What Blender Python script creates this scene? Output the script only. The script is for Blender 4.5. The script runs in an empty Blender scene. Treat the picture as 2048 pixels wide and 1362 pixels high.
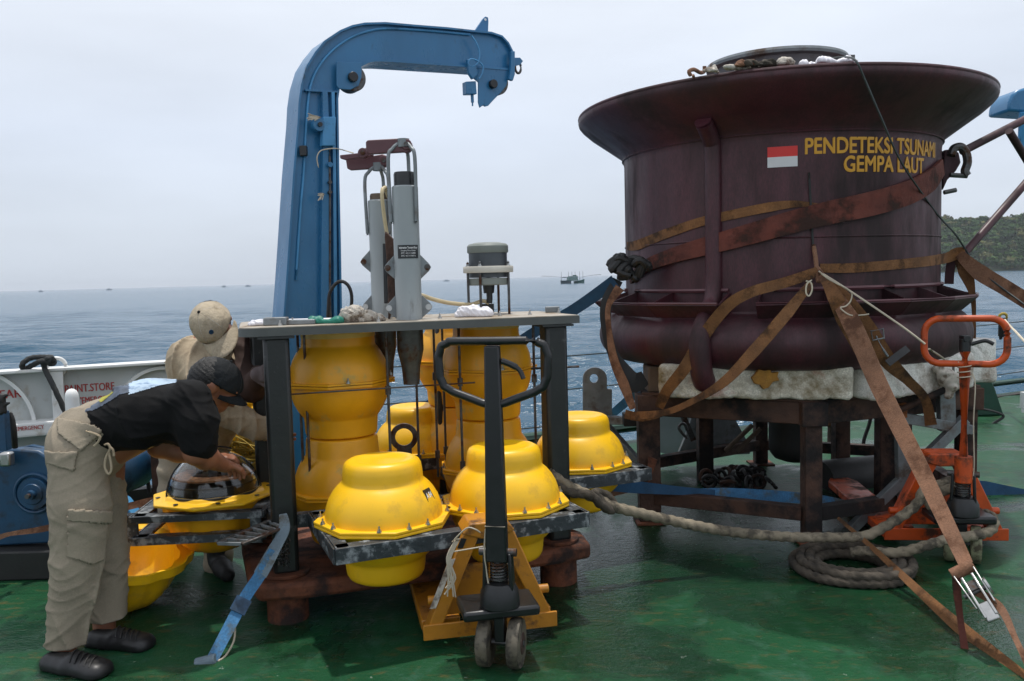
import bpy, bmesh, math, random
import numpy as np
from mathutils import Vector, Matrix

R = math.radians
V = Vector
random.seed(7)
rng = np.random.default_rng(7)
SC = bpy.context.scene
COL = SC.collection

# ------------------------------------------------------------------ camera
EYE = V((0, 0, 1.45))
CR = Matrix.Rotation(R(90 - 4.22), 3, 'X') @ Matrix.Rotation(R(-1.5), 3, 'Z')
FPX = 30.0 / 36.0 * 2048
cam = bpy.data.cameras.new('camera')
cam.lens = 30; cam.sensor_width = 36; cam.clip_start = 0.05; cam.clip_end = 60000
camo = bpy.data.objects.new('camera', cam); COL.objects.link(camo)
camo.matrix_world = Matrix.Translation(EYE) @ CR.to_4x4()
SC.camera = camo

# ------------------------------------------------------------------ sky, sun, exposure
SUNV = V((0.02, 0.155, 1.0)).normalized()
world = bpy.data.worlds.new('World'); SC.world = world; world.use_nodes = True
nt = world.node_tree; nt.nodes.clear()
N = nt.nodes.new; L = nt.links.new
wo = N('ShaderNodeOutputWorld'); bg = N('ShaderNodeBackground'); bg.inputs['Strength'].default_value = 0.1
sky = N('ShaderNodeTexSky'); sky.sky_type = 'NISHITA'; sky.sun_disc = False
sky.sun_elevation = R(81); sky.sun_rotation = R(7); sky.dust_density = 4; sky.air_density = 1.2; sky.ozone_density = 1.5
tc = N('ShaderNodeTexCoord'); sep = N('ShaderNodeSeparateXYZ'); L(tc.outputs['Generated'], sep.inputs[0])
grad = N('ShaderNodeValToRGB'); L(sep.outputs['Z'], grad.inputs[0])
cr = grad.color_ramp
cr.elements[0].position = 0.0; cr.elements[0].color = (0.63, 0.695, 0.785, 1)
cr.elements[1].position = 1.0; cr.elements[1].color = (0.82, 0.86, 0.94, 1)
for p_, c_ in ((0.06, (0.65, 0.715, 0.81, 1)), (0.16, (0.70, 0.77, 0.89, 1)), (0.33, (0.82, 0.87, 0.95, 1))):
    e = cr.elements.new(p_); e.color = c_
mapn = N('ShaderNodeMapping'); mapn.inputs['Scale'].default_value = (1.3, 1.3, 5.0); L(tc.outputs['Generated'], mapn.inputs[0])
cn = N('ShaderNodeTexNoise'); cn.inputs['Scale'].default_value = 1.6; cn.inputs['Detail'].default_value = 6; cn.inputs['Roughness'].default_value = 0.5
L(mapn.outputs[0], cn.inputs['Vector'])
cm = N('ShaderNodeMapRange'); cm.inputs[1].default_value = 0.3; cm.inputs[2].default_value = 0.7; cm.inputs[3].default_value = 10.3; cm.inputs[4].default_value = 12.3
L(cn.outputs['Fac'], cm.inputs[0])
sc_ = N('ShaderNodeVectorMath'); sc_.operation = 'SCALE'; L(grad.outputs[0], sc_.inputs[0]); L(cm.outputs[0], sc_.inputs['Scale'])
mx = N('ShaderNodeMix'); mx.data_type = 'RGBA'; mx.inputs[0].default_value = 0.9
L(sky.outputs[0], mx.inputs[6]); L(sc_.outputs[0], mx.inputs[7]); L(mx.outputs[2], bg.inputs['Color']); L(bg.outputs[0], wo.inputs[0])

sun = bpy.data.lights.new('sun', 'SUN'); sun.energy = 3.2; sun.angle = R(1.5); sun.color = (1.0, 0.96, 0.9)
suno = bpy.data.objects.new('sun', sun); COL.objects.link(suno)
suno.rotation_mode = 'QUATERNION'; suno.rotation_quaternion = SUNV.to_track_quat('Z', 'Y'); suno.location = (0, 0, 30)

vs = SC.view_settings
vs.view_transform = 'Standard'; vs.look = 'None'; vs.gamma = 1; vs.exposure = 0.0; vs.use_curve_mapping = False

# ------------------------------------------------------------------ measuring helpers (photo pixel + real distance -> place)
def ray(px, py):
    return CR @ V(((px - 1024) / FPX, -(py - 681) / FPX, -1.0))
def at(px, py, Y):
    v = ray(px, py); return EYE + v * (Y / v.y)
def gp(px, py, z=0.0):
    v = ray(px, py); return EYE + v * ((z - EYE.z) / v.z)
def onplane(px, py, P0, n):
    v = ray(px, py); return EYE + v * ((P0 - EYE).dot(n) / v.dot(n))

# ------------------------------------------------------------------ mesh builder
def frame_of(t):
    t = t.normalized(); up = V((0, 0, 1)) if abs(t.z) < 0.95 else V((1, 0, 0))
    a = t.cross(up).normalized(); b = a.cross(t).normalized(); return a, b

def smooth_path(pts, n=8, closed=False):
    P = [V(p) for p in pts]; out = []; m = len(P)
    rngi = range(m if closed else m - 1)
    for i in rngi:
        if closed: p0, p1, p2, p3 = P[(i - 1) % m], P[i], P[(i + 1) % m], P[(i + 2) % m]
        else: p0, p1, p2, p3 = P[max(i - 1, 0)], P[i], P[i + 1], P[min(i + 2, m - 1)]
        for k in range(n):
            t = k / n
            out.append(0.5 * ((2 * p1) + (p2 - p0) * t + (2 * p0 - 5 * p1 + 4 * p2 - p3) * t * t + (3 * p1 - p0 - 3 * p2 + p3) * t ** 3))
    if not closed: out.append(P[-1])
    return out

def resample(P, step, closed=False):
    P = list(P)
    if closed: P = P + [P[0]]
    out = [P[0].copy()]; acc = 0.0
    for a, b in zip(P, P[1:]):
        d = (b - a).length; pos = 0.0
        while acc + d - pos >= step:
            pos += step - acc; acc = 0.0
            out.append(a.lerp(b, pos / d))
        acc += d - pos
    return out

class MB:
    def __init__(s): s.v = []; s.f = []
    def add(s, vs_, fs):
        o = len(s.v); s.v += [tuple(x) for x in vs_]; s.f += [tuple(o + i for i in f) for f in fs]; return s
    def box(s, c, size, rot=None):
        c = V(c); x, y, z = [k / 2 for k in size]
        pts = [V((a, b, d)) for a in (-x, x) for b in (-y, y) for d in (-z, z)]
        if rot is not None: pts = [rot @ p for p in pts]
        return s.add([c + p for p in pts], [(0, 1, 3, 2), (4, 6, 7, 5), (0, 4, 5, 1), (2, 3, 7, 6), (0, 2, 6, 4), (1, 5, 7, 3)])
    def bar(s, a, b, w, h, side=None):
        a = V(a); b = V(b); t = (b - a).normalized()
        if side is None: u, w_ = frame_of(t)
        else: u = (V(side) - t * V(side).dot(t)).normalized(); w_ = u.cross(t).normalized()
        pts = [p + u * (i * w / 2) + w_ * (j * h / 2) for p in (a, b) for i in (-1, 1) for j in (-1, 1)]
        return s.add(pts, [(0, 1, 3, 2), (4, 6, 7, 5), (0, 4, 5, 1), (2, 3, 7, 6), (0, 2, 6, 4), (1, 5, 7, 3)])
    def cyl(s, a, b, r0, r1=None, n=16, caps=True):
        a = V(a); b = V(b); r1 = r0 if r1 is None else r1; u, w = frame_of(b - a)
        pts = [p + (u * math.cos(2 * math.pi * i / n) + w * math.sin(2 * math.pi * i / n)) * r for p, r in ((a, r0), (b, r1)) for i in range(n)]
        fs = [(i, (i + 1) % n, n + (i + 1) % n, n + i) for i in range(n)]
        if caps: fs += [tuple(range(n))[::-1], tuple(range(n, 2 * n))]
        return s.add(pts, fs)
    def tube(s, path, r, n=8, closed=False, caps=True, twist=None, lobes=0, depth=0.0):
        P = [V(p) for p in path]; m = len(P); pts = []; ref = None; dist = 0
        for i, p in enumerate(P):
            if closed: t = P[(i + 1) % m] - P[i - 1]
            else: t = P[min(i + 1, m - 1)] - P[max(i - 1, 0)]
            t.normalize()
            if ref is None: u, w = frame_of(t)
            else:
                u = (ref - t * ref.dot(t)).normalized(); w = t.cross(u).normalized()
            ref = u
            if i: dist += (P[i] - P[i - 1]).length
            rr = r[i] if hasattr(r, '__len__') else r
            for k in range(n):
                a = 2 * math.pi * k / n; q = rr
                if lobes: q = rr * (1 - depth + depth * 2 * abs(math.cos(lobes / 2 * a - (twist or 0) * dist)))
                pts.append(p + (u * math.cos(a) + w * math.sin(a)) * q)
        fs = []
        for i in range(m if closed else m - 1):
            j = (i + 1) % m
            fs += [(i * n + k, i * n + (k + 1) % n, j * n + (k + 1) % n, j * n + k) for k in range(n)]
        if caps and not closed: fs += [tuple(range(n))[::-1], tuple((m - 1) * n + k for k in range(n))]
        return s.add(pts, fs)
    def lathe(s, prof, o=(0, 0, 0), n=48, a0=0, a1=2 * math.pi, sq=None):
        o = V(o); full = abs(a1 - a0 - 2 * math.pi) < 1e-6; cols = n if full else n + 1; pts = []
        for (r, z) in prof:
            for k in range(cols):
                a = a0 + (a1 - a0) * k / n; q = r * (sq(a) if sq else 1)
                pts.append(o + V((q * math.cos(a), q * math.sin(a), z)))
        fs = []
        for i in range(len(prof) - 1):
            for k in range(n):
                k2 = (k + 1) % cols
                fs.append((i * cols + k, i * cols + k2, (i + 1) * cols + k2, (i + 1) * cols + k))
        return s.add(pts, fs)
    def prism(s, pts, off):
        P = [V(p) for p in pts]; off = V(off); n = len(P)
        return s.add(P + [p + off for p in P], [tuple(range(n)), tuple(range(2 * n - 1, n - 1, -1))] + [(i, n + i, n + (i + 1) % n, (i + 1) % n) for i in range(n)])
    def ribbon(s, path, side, w, t=0.003):
        P = [V(p) for p in path]; m = len(P); pts = []
        for i, p in enumerate(P):
            tg = (P[min(i + 1, m - 1)] - P[max(i - 1, 0)]).normalized()
            sd = V(side[i]) if isinstance(side, list) else V(side)
            sd = (sd - tg * sd.dot(tg)).normalized(); nn = sd.cross(tg).normalized()
            ww = w[i] if hasattr(w, '__len__') else w
            for a, b in ((-1, -1), (1, -1), (1, 1), (-1, 1)): pts.append(p + sd * (a * ww / 2) + nn * (b * t / 2))
        fs = [(0, 1, 2, 3), tuple((m - 1) * 4 + k for k in (3, 2, 1, 0))]
        for i in range(m - 1):
            fs += [(i * 4 + k, (i + 1) * 4 + k, (i + 1) * 4 + (k + 1) % 4, i * 4 + (k + 1) % 4) for k in range(4)]
        return s.add(pts, fs)
    def torus(s, c, ax, R_, r, n=24, m=10, a0=0, a1=2 * math.pi):
        u, w = frame_of(V(ax)); c = V(c); full = abs(a1 - a0 - 2 * math.pi) < 1e-6
        k = n if full else n + 1
        return s.tube([c + (u * math.cos(a0 + (a1 - a0) * i / n) + w * math.sin(a0 + (a1 - a0) * i / n)) * R_ for i in range(k)], r, m, closed=full)
    def sphere(s, c, r, n=12, m=8, sc=(1, 1, 1)):
        return s.lathe([(max(1e-4, math.sin(math.pi * i / m)) * r, -math.cos(math.pi * i / m) * r * sc[2]) for i in range(m + 1)], c, n)
    def build(s, name, mat, parent=None, origin=None, bevel=0, flat=False, ang=35, fix=True):
        o_ = V(origin) if origin is not None else (V(parent['_o']) if parent else V((0, 0, 0)))
        me = bpy.data.meshes.new(name)
        me.from_pydata([(x - o_.x, y - o_.y, z - o_.z) for x, y, z in s.v], [], s.f)
        if fix:
            bm = bmesh.new(); bm.from_mesh(me); bmesh.ops.recalc_face_normals(bm, faces=bm.faces); bm.to_mesh(me); bm.free()
        me.validate(clean_customdata=False)
        if not flat:
            me.shade_smooth(); me.set_sharp_from_angle(angle=R(ang))
        me.materials.append(mat)
        ob = bpy.data.objects.new(name, me); COL.objects.link(ob)
        if parent: ob.parent = parent
        else: ob.location = o_
        ob['_o'] = tuple(o_)
        if bevel:
            b = ob.modifiers.new('bevel', 'BEVEL'); b.width = bevel; b.segments = 2; b.limit_method = 'ANGLE'; b.angle_limit = R(40)
        return ob

def tag(o, label, cat, group=None):
    o['label'] = label; o['category'] = cat
    if group: o['group'] = group
    return o
def struct(o): o['kind'] = 'structure'; return o
def stuff(o): o['kind'] = 'stuff'; return o
def thing(name, label, cat, loc, group=None):
    o = bpy.data.objects.new(name, None); COL.objects.link(o); o.location = loc; o['_o'] = tuple(loc)
    o.empty_display_size = 0.1
    return tag(o, label, cat, group)
def dup(root, loc=None, rotz=0, label=None):
    r = root.copy(); COL.objects.link(r)
    if loc is not None: r.location = loc
    r.rotation_euler = (0, 0, rotz)
    if label: r['label'] = label
    for ch in list(root.children):
        c = ch.copy(); COL.objects.link(c); c.parent = r
        for g in list(ch.children):
            d = g.copy(); COL.objects.link(d); d.parent = c
    return r

# ------------------------------------------------------------------ materials
def mat(name, col, rough=0.5, metal=0.0, var=0.25, scale=6, dirt=None, damt=0.5, dscale=4, bump=0.0, bscale=60, coat=0, rvar=0.15, spec=0.5, fine=0.0, dsharp=0.12, streak=1.0, dirt2=None):
    m = bpy.data.materials.new(name); m.use_nodes = True; t = m.node_tree; n = t.nodes; l = t.links
    b = n['Principled BSDF']; b.inputs['Metallic'].default_value = metal; b.inputs['Specular IOR Level'].default_value = spec
    b.inputs['Coat Weight'].default_value = coat; b.inputs['Coat Roughness'].default_value = 0.12
    tc = n.new('ShaderNodeTexCoord'); mp = n.new('ShaderNodeMapping'); mp.inputs['Scale'].default_value = (1, 1, 1 / streak); l.new(tc.outputs['Object'], mp.inputs[0])
    def noise(sc, det=5, ro=0.6):
        x = n.new('ShaderNodeTexNoise'); x.inputs['Scale'].default_value = sc; x.inputs['Detail'].default_value = det; x.inputs['Roughness'].default_value = ro
        l.new(mp.outputs[0], x.inputs['Vector']); return x
    n1 = noise(scale)
    mr = n.new('ShaderNodeMapRange'); mr.inputs[1].default_value = 0.3; mr.inputs[2].default_value = 0.7; mr.inputs[3].default_value = 1 - var; mr.inputs[4].default_value = 1 + var
    l.new(n1.outputs['Fac'], mr.inputs[0])
    sc = n.new('ShaderNodeVectorMath'); sc.operation = 'SCALE'; sc.inputs[0].default_value = col; l.new(mr.outputs[0], sc.inputs['Scale'])
    out = sc.outputs[0]
    if fine:
        n4 = noise(140, 2); m4 = n.new('ShaderNodeMapRange'); m4.inputs[1].default_value = .3; m4.inputs[2].default_value = .7; m4.inputs[3].default_value = 1 - fine; m4.inputs[4].default_value = 1 + fine
        l.new(n4.outputs['Fac'], m4.inputs[0]); s4 = n.new('ShaderNodeVectorMath'); s4.operation = 'SCALE'; l.new(out, s4.inputs[0]); l.new(m4.outputs[0], s4.inputs['Scale']); out = s4.outputs[0]
    rsrc = None
    if dirt:
        n2 = noise(dscale, 8, 0.65)
        th = 0.72 - damt * 0.42
        r2 = n.new('ShaderNodeMapRange'); r2.inputs[1].default_value = th - dsharp / 2; r2.inputs[2].default_value = th + dsharp / 2; l.new(n2.outputs['Fac'], r2.inputs[0])
        m2 = n.new('ShaderNodeMix'); m2.data_type = 'RGBA'; l.new(r2.outputs[0], m2.inputs[0]); l.new(out, m2.inputs[6]); m2.inputs[7].default_value = (*dirt, 1); out = m2.outputs[2]; rsrc = r2
    if dirt2:
        n5 = noise(dscale * 0.8, 7, 0.7); n5.noise_dimensions = '4D'; n5.inputs['W'].default_value = 3.7
        r5 = n.new('ShaderNodeMapRange'); r5.inputs[1].default_value = 0.56; r5.inputs[2].default_value = 0.72; l.new(n5.outputs['Fac'], r5.inputs[0])
        m5 = n.new('ShaderNodeMix'); m5.data_type = 'RGBA'; l.new(r5.outputs[0], m5.inputs[0]); l.new(out, m5.inputs[6]); m5.inputs[7].default_value = (*dirt2, 1); out = m5.outputs[2]
    l.new(out, b.inputs['Base Color'])
    n3 = noise(scale * 2.3, 4)
    m3 = n.new('ShaderNodeMapRange'); m3.inputs[3].default_value = max(0.02, rough - rvar); m3.inputs[4].default_value = min(1, rough + rvar); l.new(n3.outputs['Fac'], m3.inputs[0])
    if rsrc:
        a = n.new('ShaderNodeMath'); a.operation = 'MULTIPLY_ADD'; a.inputs[1].default_value = 0.3; l.new(rsrc.outputs[0], a.inputs[0]); l.new(m3.outputs[0], a.inputs[2]); a.use_clamp = True
        l.new(a.outputs[0], b.inputs['Roughness'])
    else: l.new(m3.outputs[0], b.inputs['Roughness'])
    if bump:
        nb = noise(bscale, 4); bp = n.new('ShaderNodeBump'); bp.inputs['Strength'].default_value = bump; bp.inputs['Distance'].default_value = 0.01
        l.new(nb.outputs['Fac'], bp.inputs['Height']); l.new(bp.outputs[0], b.inputs['Normal'])
    return m

RUST = (0.10, 0.030, 0.012)
M = {}
M['yellow'] = mat('yellow_plastic', (0.86, 0.49, 0.008), 0.38, var=0.09, scale=3, dirt=(0.45, 0.25, 0.04), damt=0.16, dscale=5, bump=0.04, bscale=30, dsharp=0.2)
M['yellow_shaded'] = mat('yellow_plastic_shaded_chalky', (0.78, 0.37, 0.008), 0.42, var=0.12, scale=4, dirt=(0.45, 0.36, 0.12), damt=0.22, dscale=6, bump=0.05, bscale=30)  # deeper orange: shade and bounced light among the columns put into the colour
M['cream'] = mat('cream_collar', (0.62, 0.45, 0.12), 0.5, var=0.15, scale=8)
M['post'] = mat('black_post_paint', (0.012, 0.014, 0.014), 0.38, var=0.3, scale=9, dirt=(0.10, 0.10, 0.10), damt=0.08, dscale=14, bump=0.1)
M['black'] = mat('black_paint', (0.010, 0.011, 0.012), 0.35, var=0.3, scale=8, bump=0.05)
M['rubber'] = mat('black_rubber', (0.012, 0.012, 0.012), 0.6, var=0.3, bump=0.1)
M['tray'] = mat('scuffed_dark_steel', (0.030, 0.036, 0.042), 0.45, var=0.4, scale=9, dirt=(0.25, 0.27, 0.28), damt=0.34, dscale=18, bump=0.3, bscale=50)
M['rust'] = mat('rusty_steel', (0.13, 0.038, 0.014), 0.75, var=0.45, scale=7, dirt=(0.025, 0.014, 0.012), damt=0.45, dscale=5, bump=0.4, bscale=45)
M['rustdark'] = mat('dark_rusty_steel', (0.060, 0.026, 0.015), 0.7, var=0.5, scale=6, dirt=(0.012, 0.010, 0.010), damt=0.5, dscale=4, bump=0.4, bscale=45)
M['maroon'] = mat('maroon_paint', (0.060, 0.013, 0.020), 0.46, var=0.3, scale=3.5, dirt=(0.020, 0.009, 0.010), damt=0.42, dscale=3.2, bump=0.22, bscale=9, dsharp=0.2, fine=0.3, streak=3.5)
M['maroon2'] = mat('maroon_bracket_paint', (0.105, 0.038, 0.045), 0.45, var=0.2, scale=5)
M['blue'] = mat('blue_davit_paint', (0.026, 0.155, 0.32), 0.30, var=0.16, scale=3, dirt=(0.03, 0.06, 0.09), damt=0.12, dscale=6, bump=0.05, bscale=30, streak=2)
M['bluew'] = mat('blue_winch_paint', (0.010, 0.052, 0.115), 0.4, var=0.25, scale=4, dirt=(0.012, 0.02, 0.03), damt=0.35, dscale=5, bump=0.12, bscale=30)
M['bluel'] = mat('pale_blue_paint', (0.06, 0.25, 0.48), 0.45, var=0.2, scale=4, dirt=(0.03, 0.06, 0.09), damt=0.15, dscale=6)
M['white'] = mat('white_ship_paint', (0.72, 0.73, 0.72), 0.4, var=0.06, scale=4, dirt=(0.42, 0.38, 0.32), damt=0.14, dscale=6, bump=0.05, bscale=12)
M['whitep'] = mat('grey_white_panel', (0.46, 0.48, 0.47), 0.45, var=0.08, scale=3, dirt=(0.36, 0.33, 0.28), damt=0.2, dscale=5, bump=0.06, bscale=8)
M['galv'] = mat('galvanised_steel', (0.20, 0.22, 0.23), 0.5, 0.4, var=0.25, scale=10, dirt=(0.12, 0.09, 0.07), damt=0.3, dscale=6, bump=0.1)
M['grey'] = mat('grey_housing_paint', (0.30, 0.33, 0.34), 0.42, var=0.10, scale=5, dirt=(0.17, 0.17, 0.16), damt=0.16, dscale=9, streak=3)
M['plate'] = mat('top_plate_aluminium', (0.36, 0.32, 0.26), 0.5, 0.2, var=0.2, scale=8, dirt=(0.25, 0.19, 0.13), damt=0.4, dscale=9)
M['plateedge'] = mat('plate_edge_grey', (0.085, 0.092, 0.09), 0.5, var=0.2)
M['steel'] = mat('bare_steel', (0.45, 0.45, 0.44), 0.32, 0.9, var=0.2, scale=20)
M['dsteel'] = mat('dull_dark_steel', (0.10, 0.10, 0.10), 0.45, 0.7, var=0.3, scale=20, dirt=(0.09, 0.04, 0.02), damt=0.4, dscale=12)
M['orange'] = mat('orange_paint', (0.52, 0.070, 0.008), 0.42, var=0.25, scale=6, dirt=(0.08, 0.025, 0.01), damt=0.36, dscale=9, bump=0.05)
M['jyellow'] = mat('worn_yellow_orange_paint', (0.42, 0.17, 0.012), 0.42, var=0.2, scale=6, dirt=(0.07, 0.03, 0.012), damt=0.32, dscale=8, bump=0.12)
M['strap_b'] = mat('brown_webbing', (0.17, 0.075, 0.025), 0.85, var=0.35, scale=8, dirt=(0.05, 0.025, 0.012), damt=0.4, dscale=7, bump=0.3, bscale=160, fine=0.2)
M['strap_t'] = mat('tan_webbing', (0.21, 0.105, 0.060), 0.9, var=0.25, scale=8, dirt=(0.09, 0.04, 0.022), damt=0.4, dscale=7, bump=0.3, bscale=160, fine=0.2)
M['strap_blue'] = mat('blue_webbing', (0.045, 0.17, 0.34), 0.75, var=0.3, scale=9, dirt=(0.10, 0.12, 0.12), damt=0.35, dscale=8, bump=0.3, bscale=160, fine=0.2)
M['strap_dblue'] = mat('dark_blue_webbing', (0.012, 0.06, 0.13), 0.8, var=0.3, scale=9, bump=0.3, bscale=160)
M['strap_grey'] = mat('grey_blue_webbing', (0.15, 0.20, 0.24), 0.75, var=0.3, scale=9, dirt=(0.08, 0.07, 0.05), damt=0.4, dscale=9, bump=0.3, bscale=160)
M['belt'] = mat('rusty_red_belt', (0.115, 0.028, 0.018), 0.85, var=0.4, scale=7, dirt=(0.035, 0.016, 0.012), damt=0.42, dscale=6, bump=0.35, bscale=60)
M['rope'] = mat('old_hemp_rope', (0.22, 0.185, 0.13), 0.9, var=0.3, scale=10, dirt=(0.07, 0.06, 0.045), damt=0.4, dscale=12, bump=0.5, bscale=220)
M['ropedark'] = mat('dark_wet_rope', (0.070, 0.057, 0.042), 0.85, var=0.45, scale=10, dirt=(0.03, 0.026, 0.02), damt=0.4, dscale=9, bump=0.5, bscale=220)
M['cord'] = mat('pale_cord', (0.50, 0.44, 0.34), 0.8, var=0.2)
M['bcord'] = mat('charcoal_rope', (0.03, 0.032, 0.032), 0.8, var=0.3, bump=0.4, bscale=200)
M['ycord'] = mat('yellow_cord', (0.42, 0.30, 0.05), 0.8, var=0.3)
M['wire'] = mat('rail_wire', (0.06, 0.07, 0.07), 0.5, 0.5)
M['foam'] = mat('dirty_white_foam', (0.80, 0.78, 0.73), 0.9, var=0.12, scale=6, dirt=(0.20, 0.12, 0.06), damt=0.30, dscale=4.5, bump=0.7, bscale=70, dsharp=0.22, fine=0.18)
M['foam2'] = mat('rotting_yellowed_foam', (0.74, 0.70, 0.60), 0.9, var=0.2, scale=6, dirt=(0.16, 0.11, 0.04), damt=0.40, dscale=5, bump=0.9, bscale=45, dsharp=0.25, fine=0.25, dirt2=(0.34, 0.07, 0.045))
M['redstain'] = mat('red_lead_smear', (0.20, 0.03, 0.02), 0.8)
M['glass'] = None
M['skin'] = mat('brown_skin', (0.27, 0.105, 0.055), 0.5, var=0.12, scale=8, bump=0.06, bscale=90)
M['khaki'] = mat('khaki_trouser_cloth', (0.285, 0.24, 0.178), 0.95, var=0.16, scale=5, bump=0.25, bscale=240, dirt=(0.28, 0.24, 0.18), damt=0.22, dscale=5, dsharp=0.3, fine=0.08)
M['khaki2'] = mat('tan_shirt_cloth', (0.40, 0.32, 0.22), 0.95, var=0.10, scale=5, bump=0.25, bscale=240, dirt=(0.19, 0.14, 0.09), damt=0.25, dscale=6, dsharp=0.3, fine=0.08)
M['cap'] = mat('khaki_cap_cloth', (0.36, 0.30, 0.215), 0.95, var=0.22, scale=14, bump=0.6, bscale=38, fine=0.12, dirt=(0.22, 0.18, 0.12), damt=0.3, dscale=10)
M['brownsl'] = mat('dark_brown_sleeve', (0.055, 0.03, 0.024), 0.9, var=0.2, bump=0.2, bscale=200)
M['tee'] = mat('black_tshirt_cloth', (0.0045, 0.0045, 0.005), 0.9, var=0.2, bump=0.2, bscale=240, spec=0.25)
M['capb'] = mat('black_cap_cloth', (0.009, 0.011, 0.013), 0.9, var=0.3, bump=0.5, bscale=40, spec=0.3)
M['glove'] = mat('grey_wool_glove', (0.13, 0.10, 0.10), 0.9, var=0.2, bump=0.4, bscale=200)
M['clog'] = mat('black_rubber_clog', (0.010, 0.010, 0.011), 0.45, var=0.2, bump=0.05)
M['hair'] = mat('black_hair', (0.008, 0.007, 0.006), 0.6, var=0.3, bump=0.6, bscale=120)
M['cloth_w'] = mat('white_rag_cloth', (0.75, 0.74, 0.78), 0.9, var=0.06, bump=0.1)
M['rag'] = mat('stained_rag_cloth', (0.50, 0.46, 0.40), 0.9, var=0.25, scale=20, dirt=(0.18, 0.14, 0.11), damt=0.4, dscale=18)
M['green_rag'] = mat('green_glove_rubber', (0.01, 0.17, 0.12), 0.5, var=0.2)
M['gold'] = mat('yellow_lettering', (0.62, 0.30, 0.015), 0.5, var=0.08)
M['red'] = mat('red_flag_paint', (0.62, 0.025, 0.02), 0.5, var=0.05)
M['flagw'] = mat('white_flag_paint', (0.62, 0.62, 0.63), 0.5, var=0.05)
M['redtext'] = mat('red_stencil_paint', (0.36, 0.035, 0.03), 0.6, var=0.3, scale=40)
M['label'] = mat('black_label_film', (0.01, 0.012, 0.014), 0.4, var=0.1)
M['labelw'] = mat('white_print', (0.7, 0.7, 0.7), 0.5, var=0.05)
M['bollard_g'] = mat('dark_green_paint', (0.008, 0.05, 0.030), 0.45, var=0.3, bump=0.1)
M['rustor'] = mat('orange_rust', (0.28, 0.09, 0.02), 0.8, var=0.5, scale=14, dirt=(0.05, 0.02, 0.01), damt=0.4, dscale=10, bump=0.4)
M['plyw'] = mat('weathered_wood', (0.12, 0.085, 0.06), 0.85, var=0.3, scale=6, bump=0.3, bscale=40)
M['foamchip'] = mat('brown_stained_patch', (0.30, 0.14, 0.02), 0.8, var=0.4, scale=14, bump=0.5)
M['wheel'] = mat('worn_wheel_tread', (0.10, 0.085, 0.06), 0.6, var=0.4, scale=20, dirt=(0.03, 0.025, 0.02), damt=0.4, dscale=15)
M['wheelp'] = mat('pale_worn_wheel_tread', (0.22, 0.22, 0.13), 0.6, var=0.3, scale=20, dirt=(0.06, 0.05, 0.03), damt=0.4, dscale=15)
M['hubr'] = mat('wheel_hub', (0.05, 0.025, 0.02), 0.6, var=0.3)
M['tubec'] = mat('cream_hose', (0.55, 0.45, 0.27), 0.5, var=0.2)
M['antd'] = mat('dark_antenna_plastic', (0.06, 0.07, 0.08), 0.4, var=0.2)
M['antg'] = mat('grey_antenna_dome', (0.20, 0.22, 0.20), 0.45, var=0.15)
M['antw'] = mat('off_white_ring', (0.60, 0.57, 0.50), 0.5, var=0.12)
M['elec'] = mat('brown_circuit_parts', (0.22, 0.10, 0.04), 0.5, var=0.6, scale=40)
def glassmat():
    m = bpy.data.materials.new('clear_glass'); m.use_nodes = True; b = m.node_tree.nodes['Principled BSDF']
    b.inputs['Transmission Weight'].default_value = 1.0; b.inputs['Roughness'].default_value = 0.02; b.inputs['IOR'].default_value = 1.45
    b.inputs['Base Color'].default_value = (0.9, 0.93, 0.95, 1); return m
M['glass'] = glassmat()

# ------------------------------------------------------------------ sculpting: smooth unions on a grid -> one continuous surface
def fold(p, f, d, seed=0, amp=1.0):
    r = np.random.default_rng(seed); out = 0
    lo = sum(np.sin(p @ (r.normal(size=3) * f * 0.55) + r.uniform(0, 6)) for _ in range(3))
    d = np.array(d, dtype=float)
    for k in range(3):
        dd = d + r.normal(size=3) * 0.35
        out = out + np.sin(p @ (dd * f * (1 + 0.6 * k)) * 2 * math.pi + lo * 1.4 + r.uniform(0, 6)) / (1 + k)
    return out * amp / 1.8

def crease(p, f, d, seed=0, amp=1.0, sharp=3.0):
    r = np.random.default_rng(seed); d = np.array(d, dtype=float); out = 0
    for k in range(3):
        lo = sum(np.sin(p @ (r.normal(size=3) * f * 2.2) + r.uniform(0, 6)) for _ in range(3)); msk = np.clip(0.35 + 0.45 * sum(np.sin(p @ (r.normal(size=3) * f * 2.6) + r.uniform(0, 6)) for _ in range(2)), 0, 1)
        dd = d + r.normal(size=3) * 0.45; ph = p @ (dd * f * (1 + 0.5 * k)) * math.pi + lo * 0.55 + r.uniform(0, 6)
        out = out - ((1 - np.abs(np.sin(ph))) ** sharp) * msk / (1 + 0.35 * k)
    return out * amp

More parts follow.
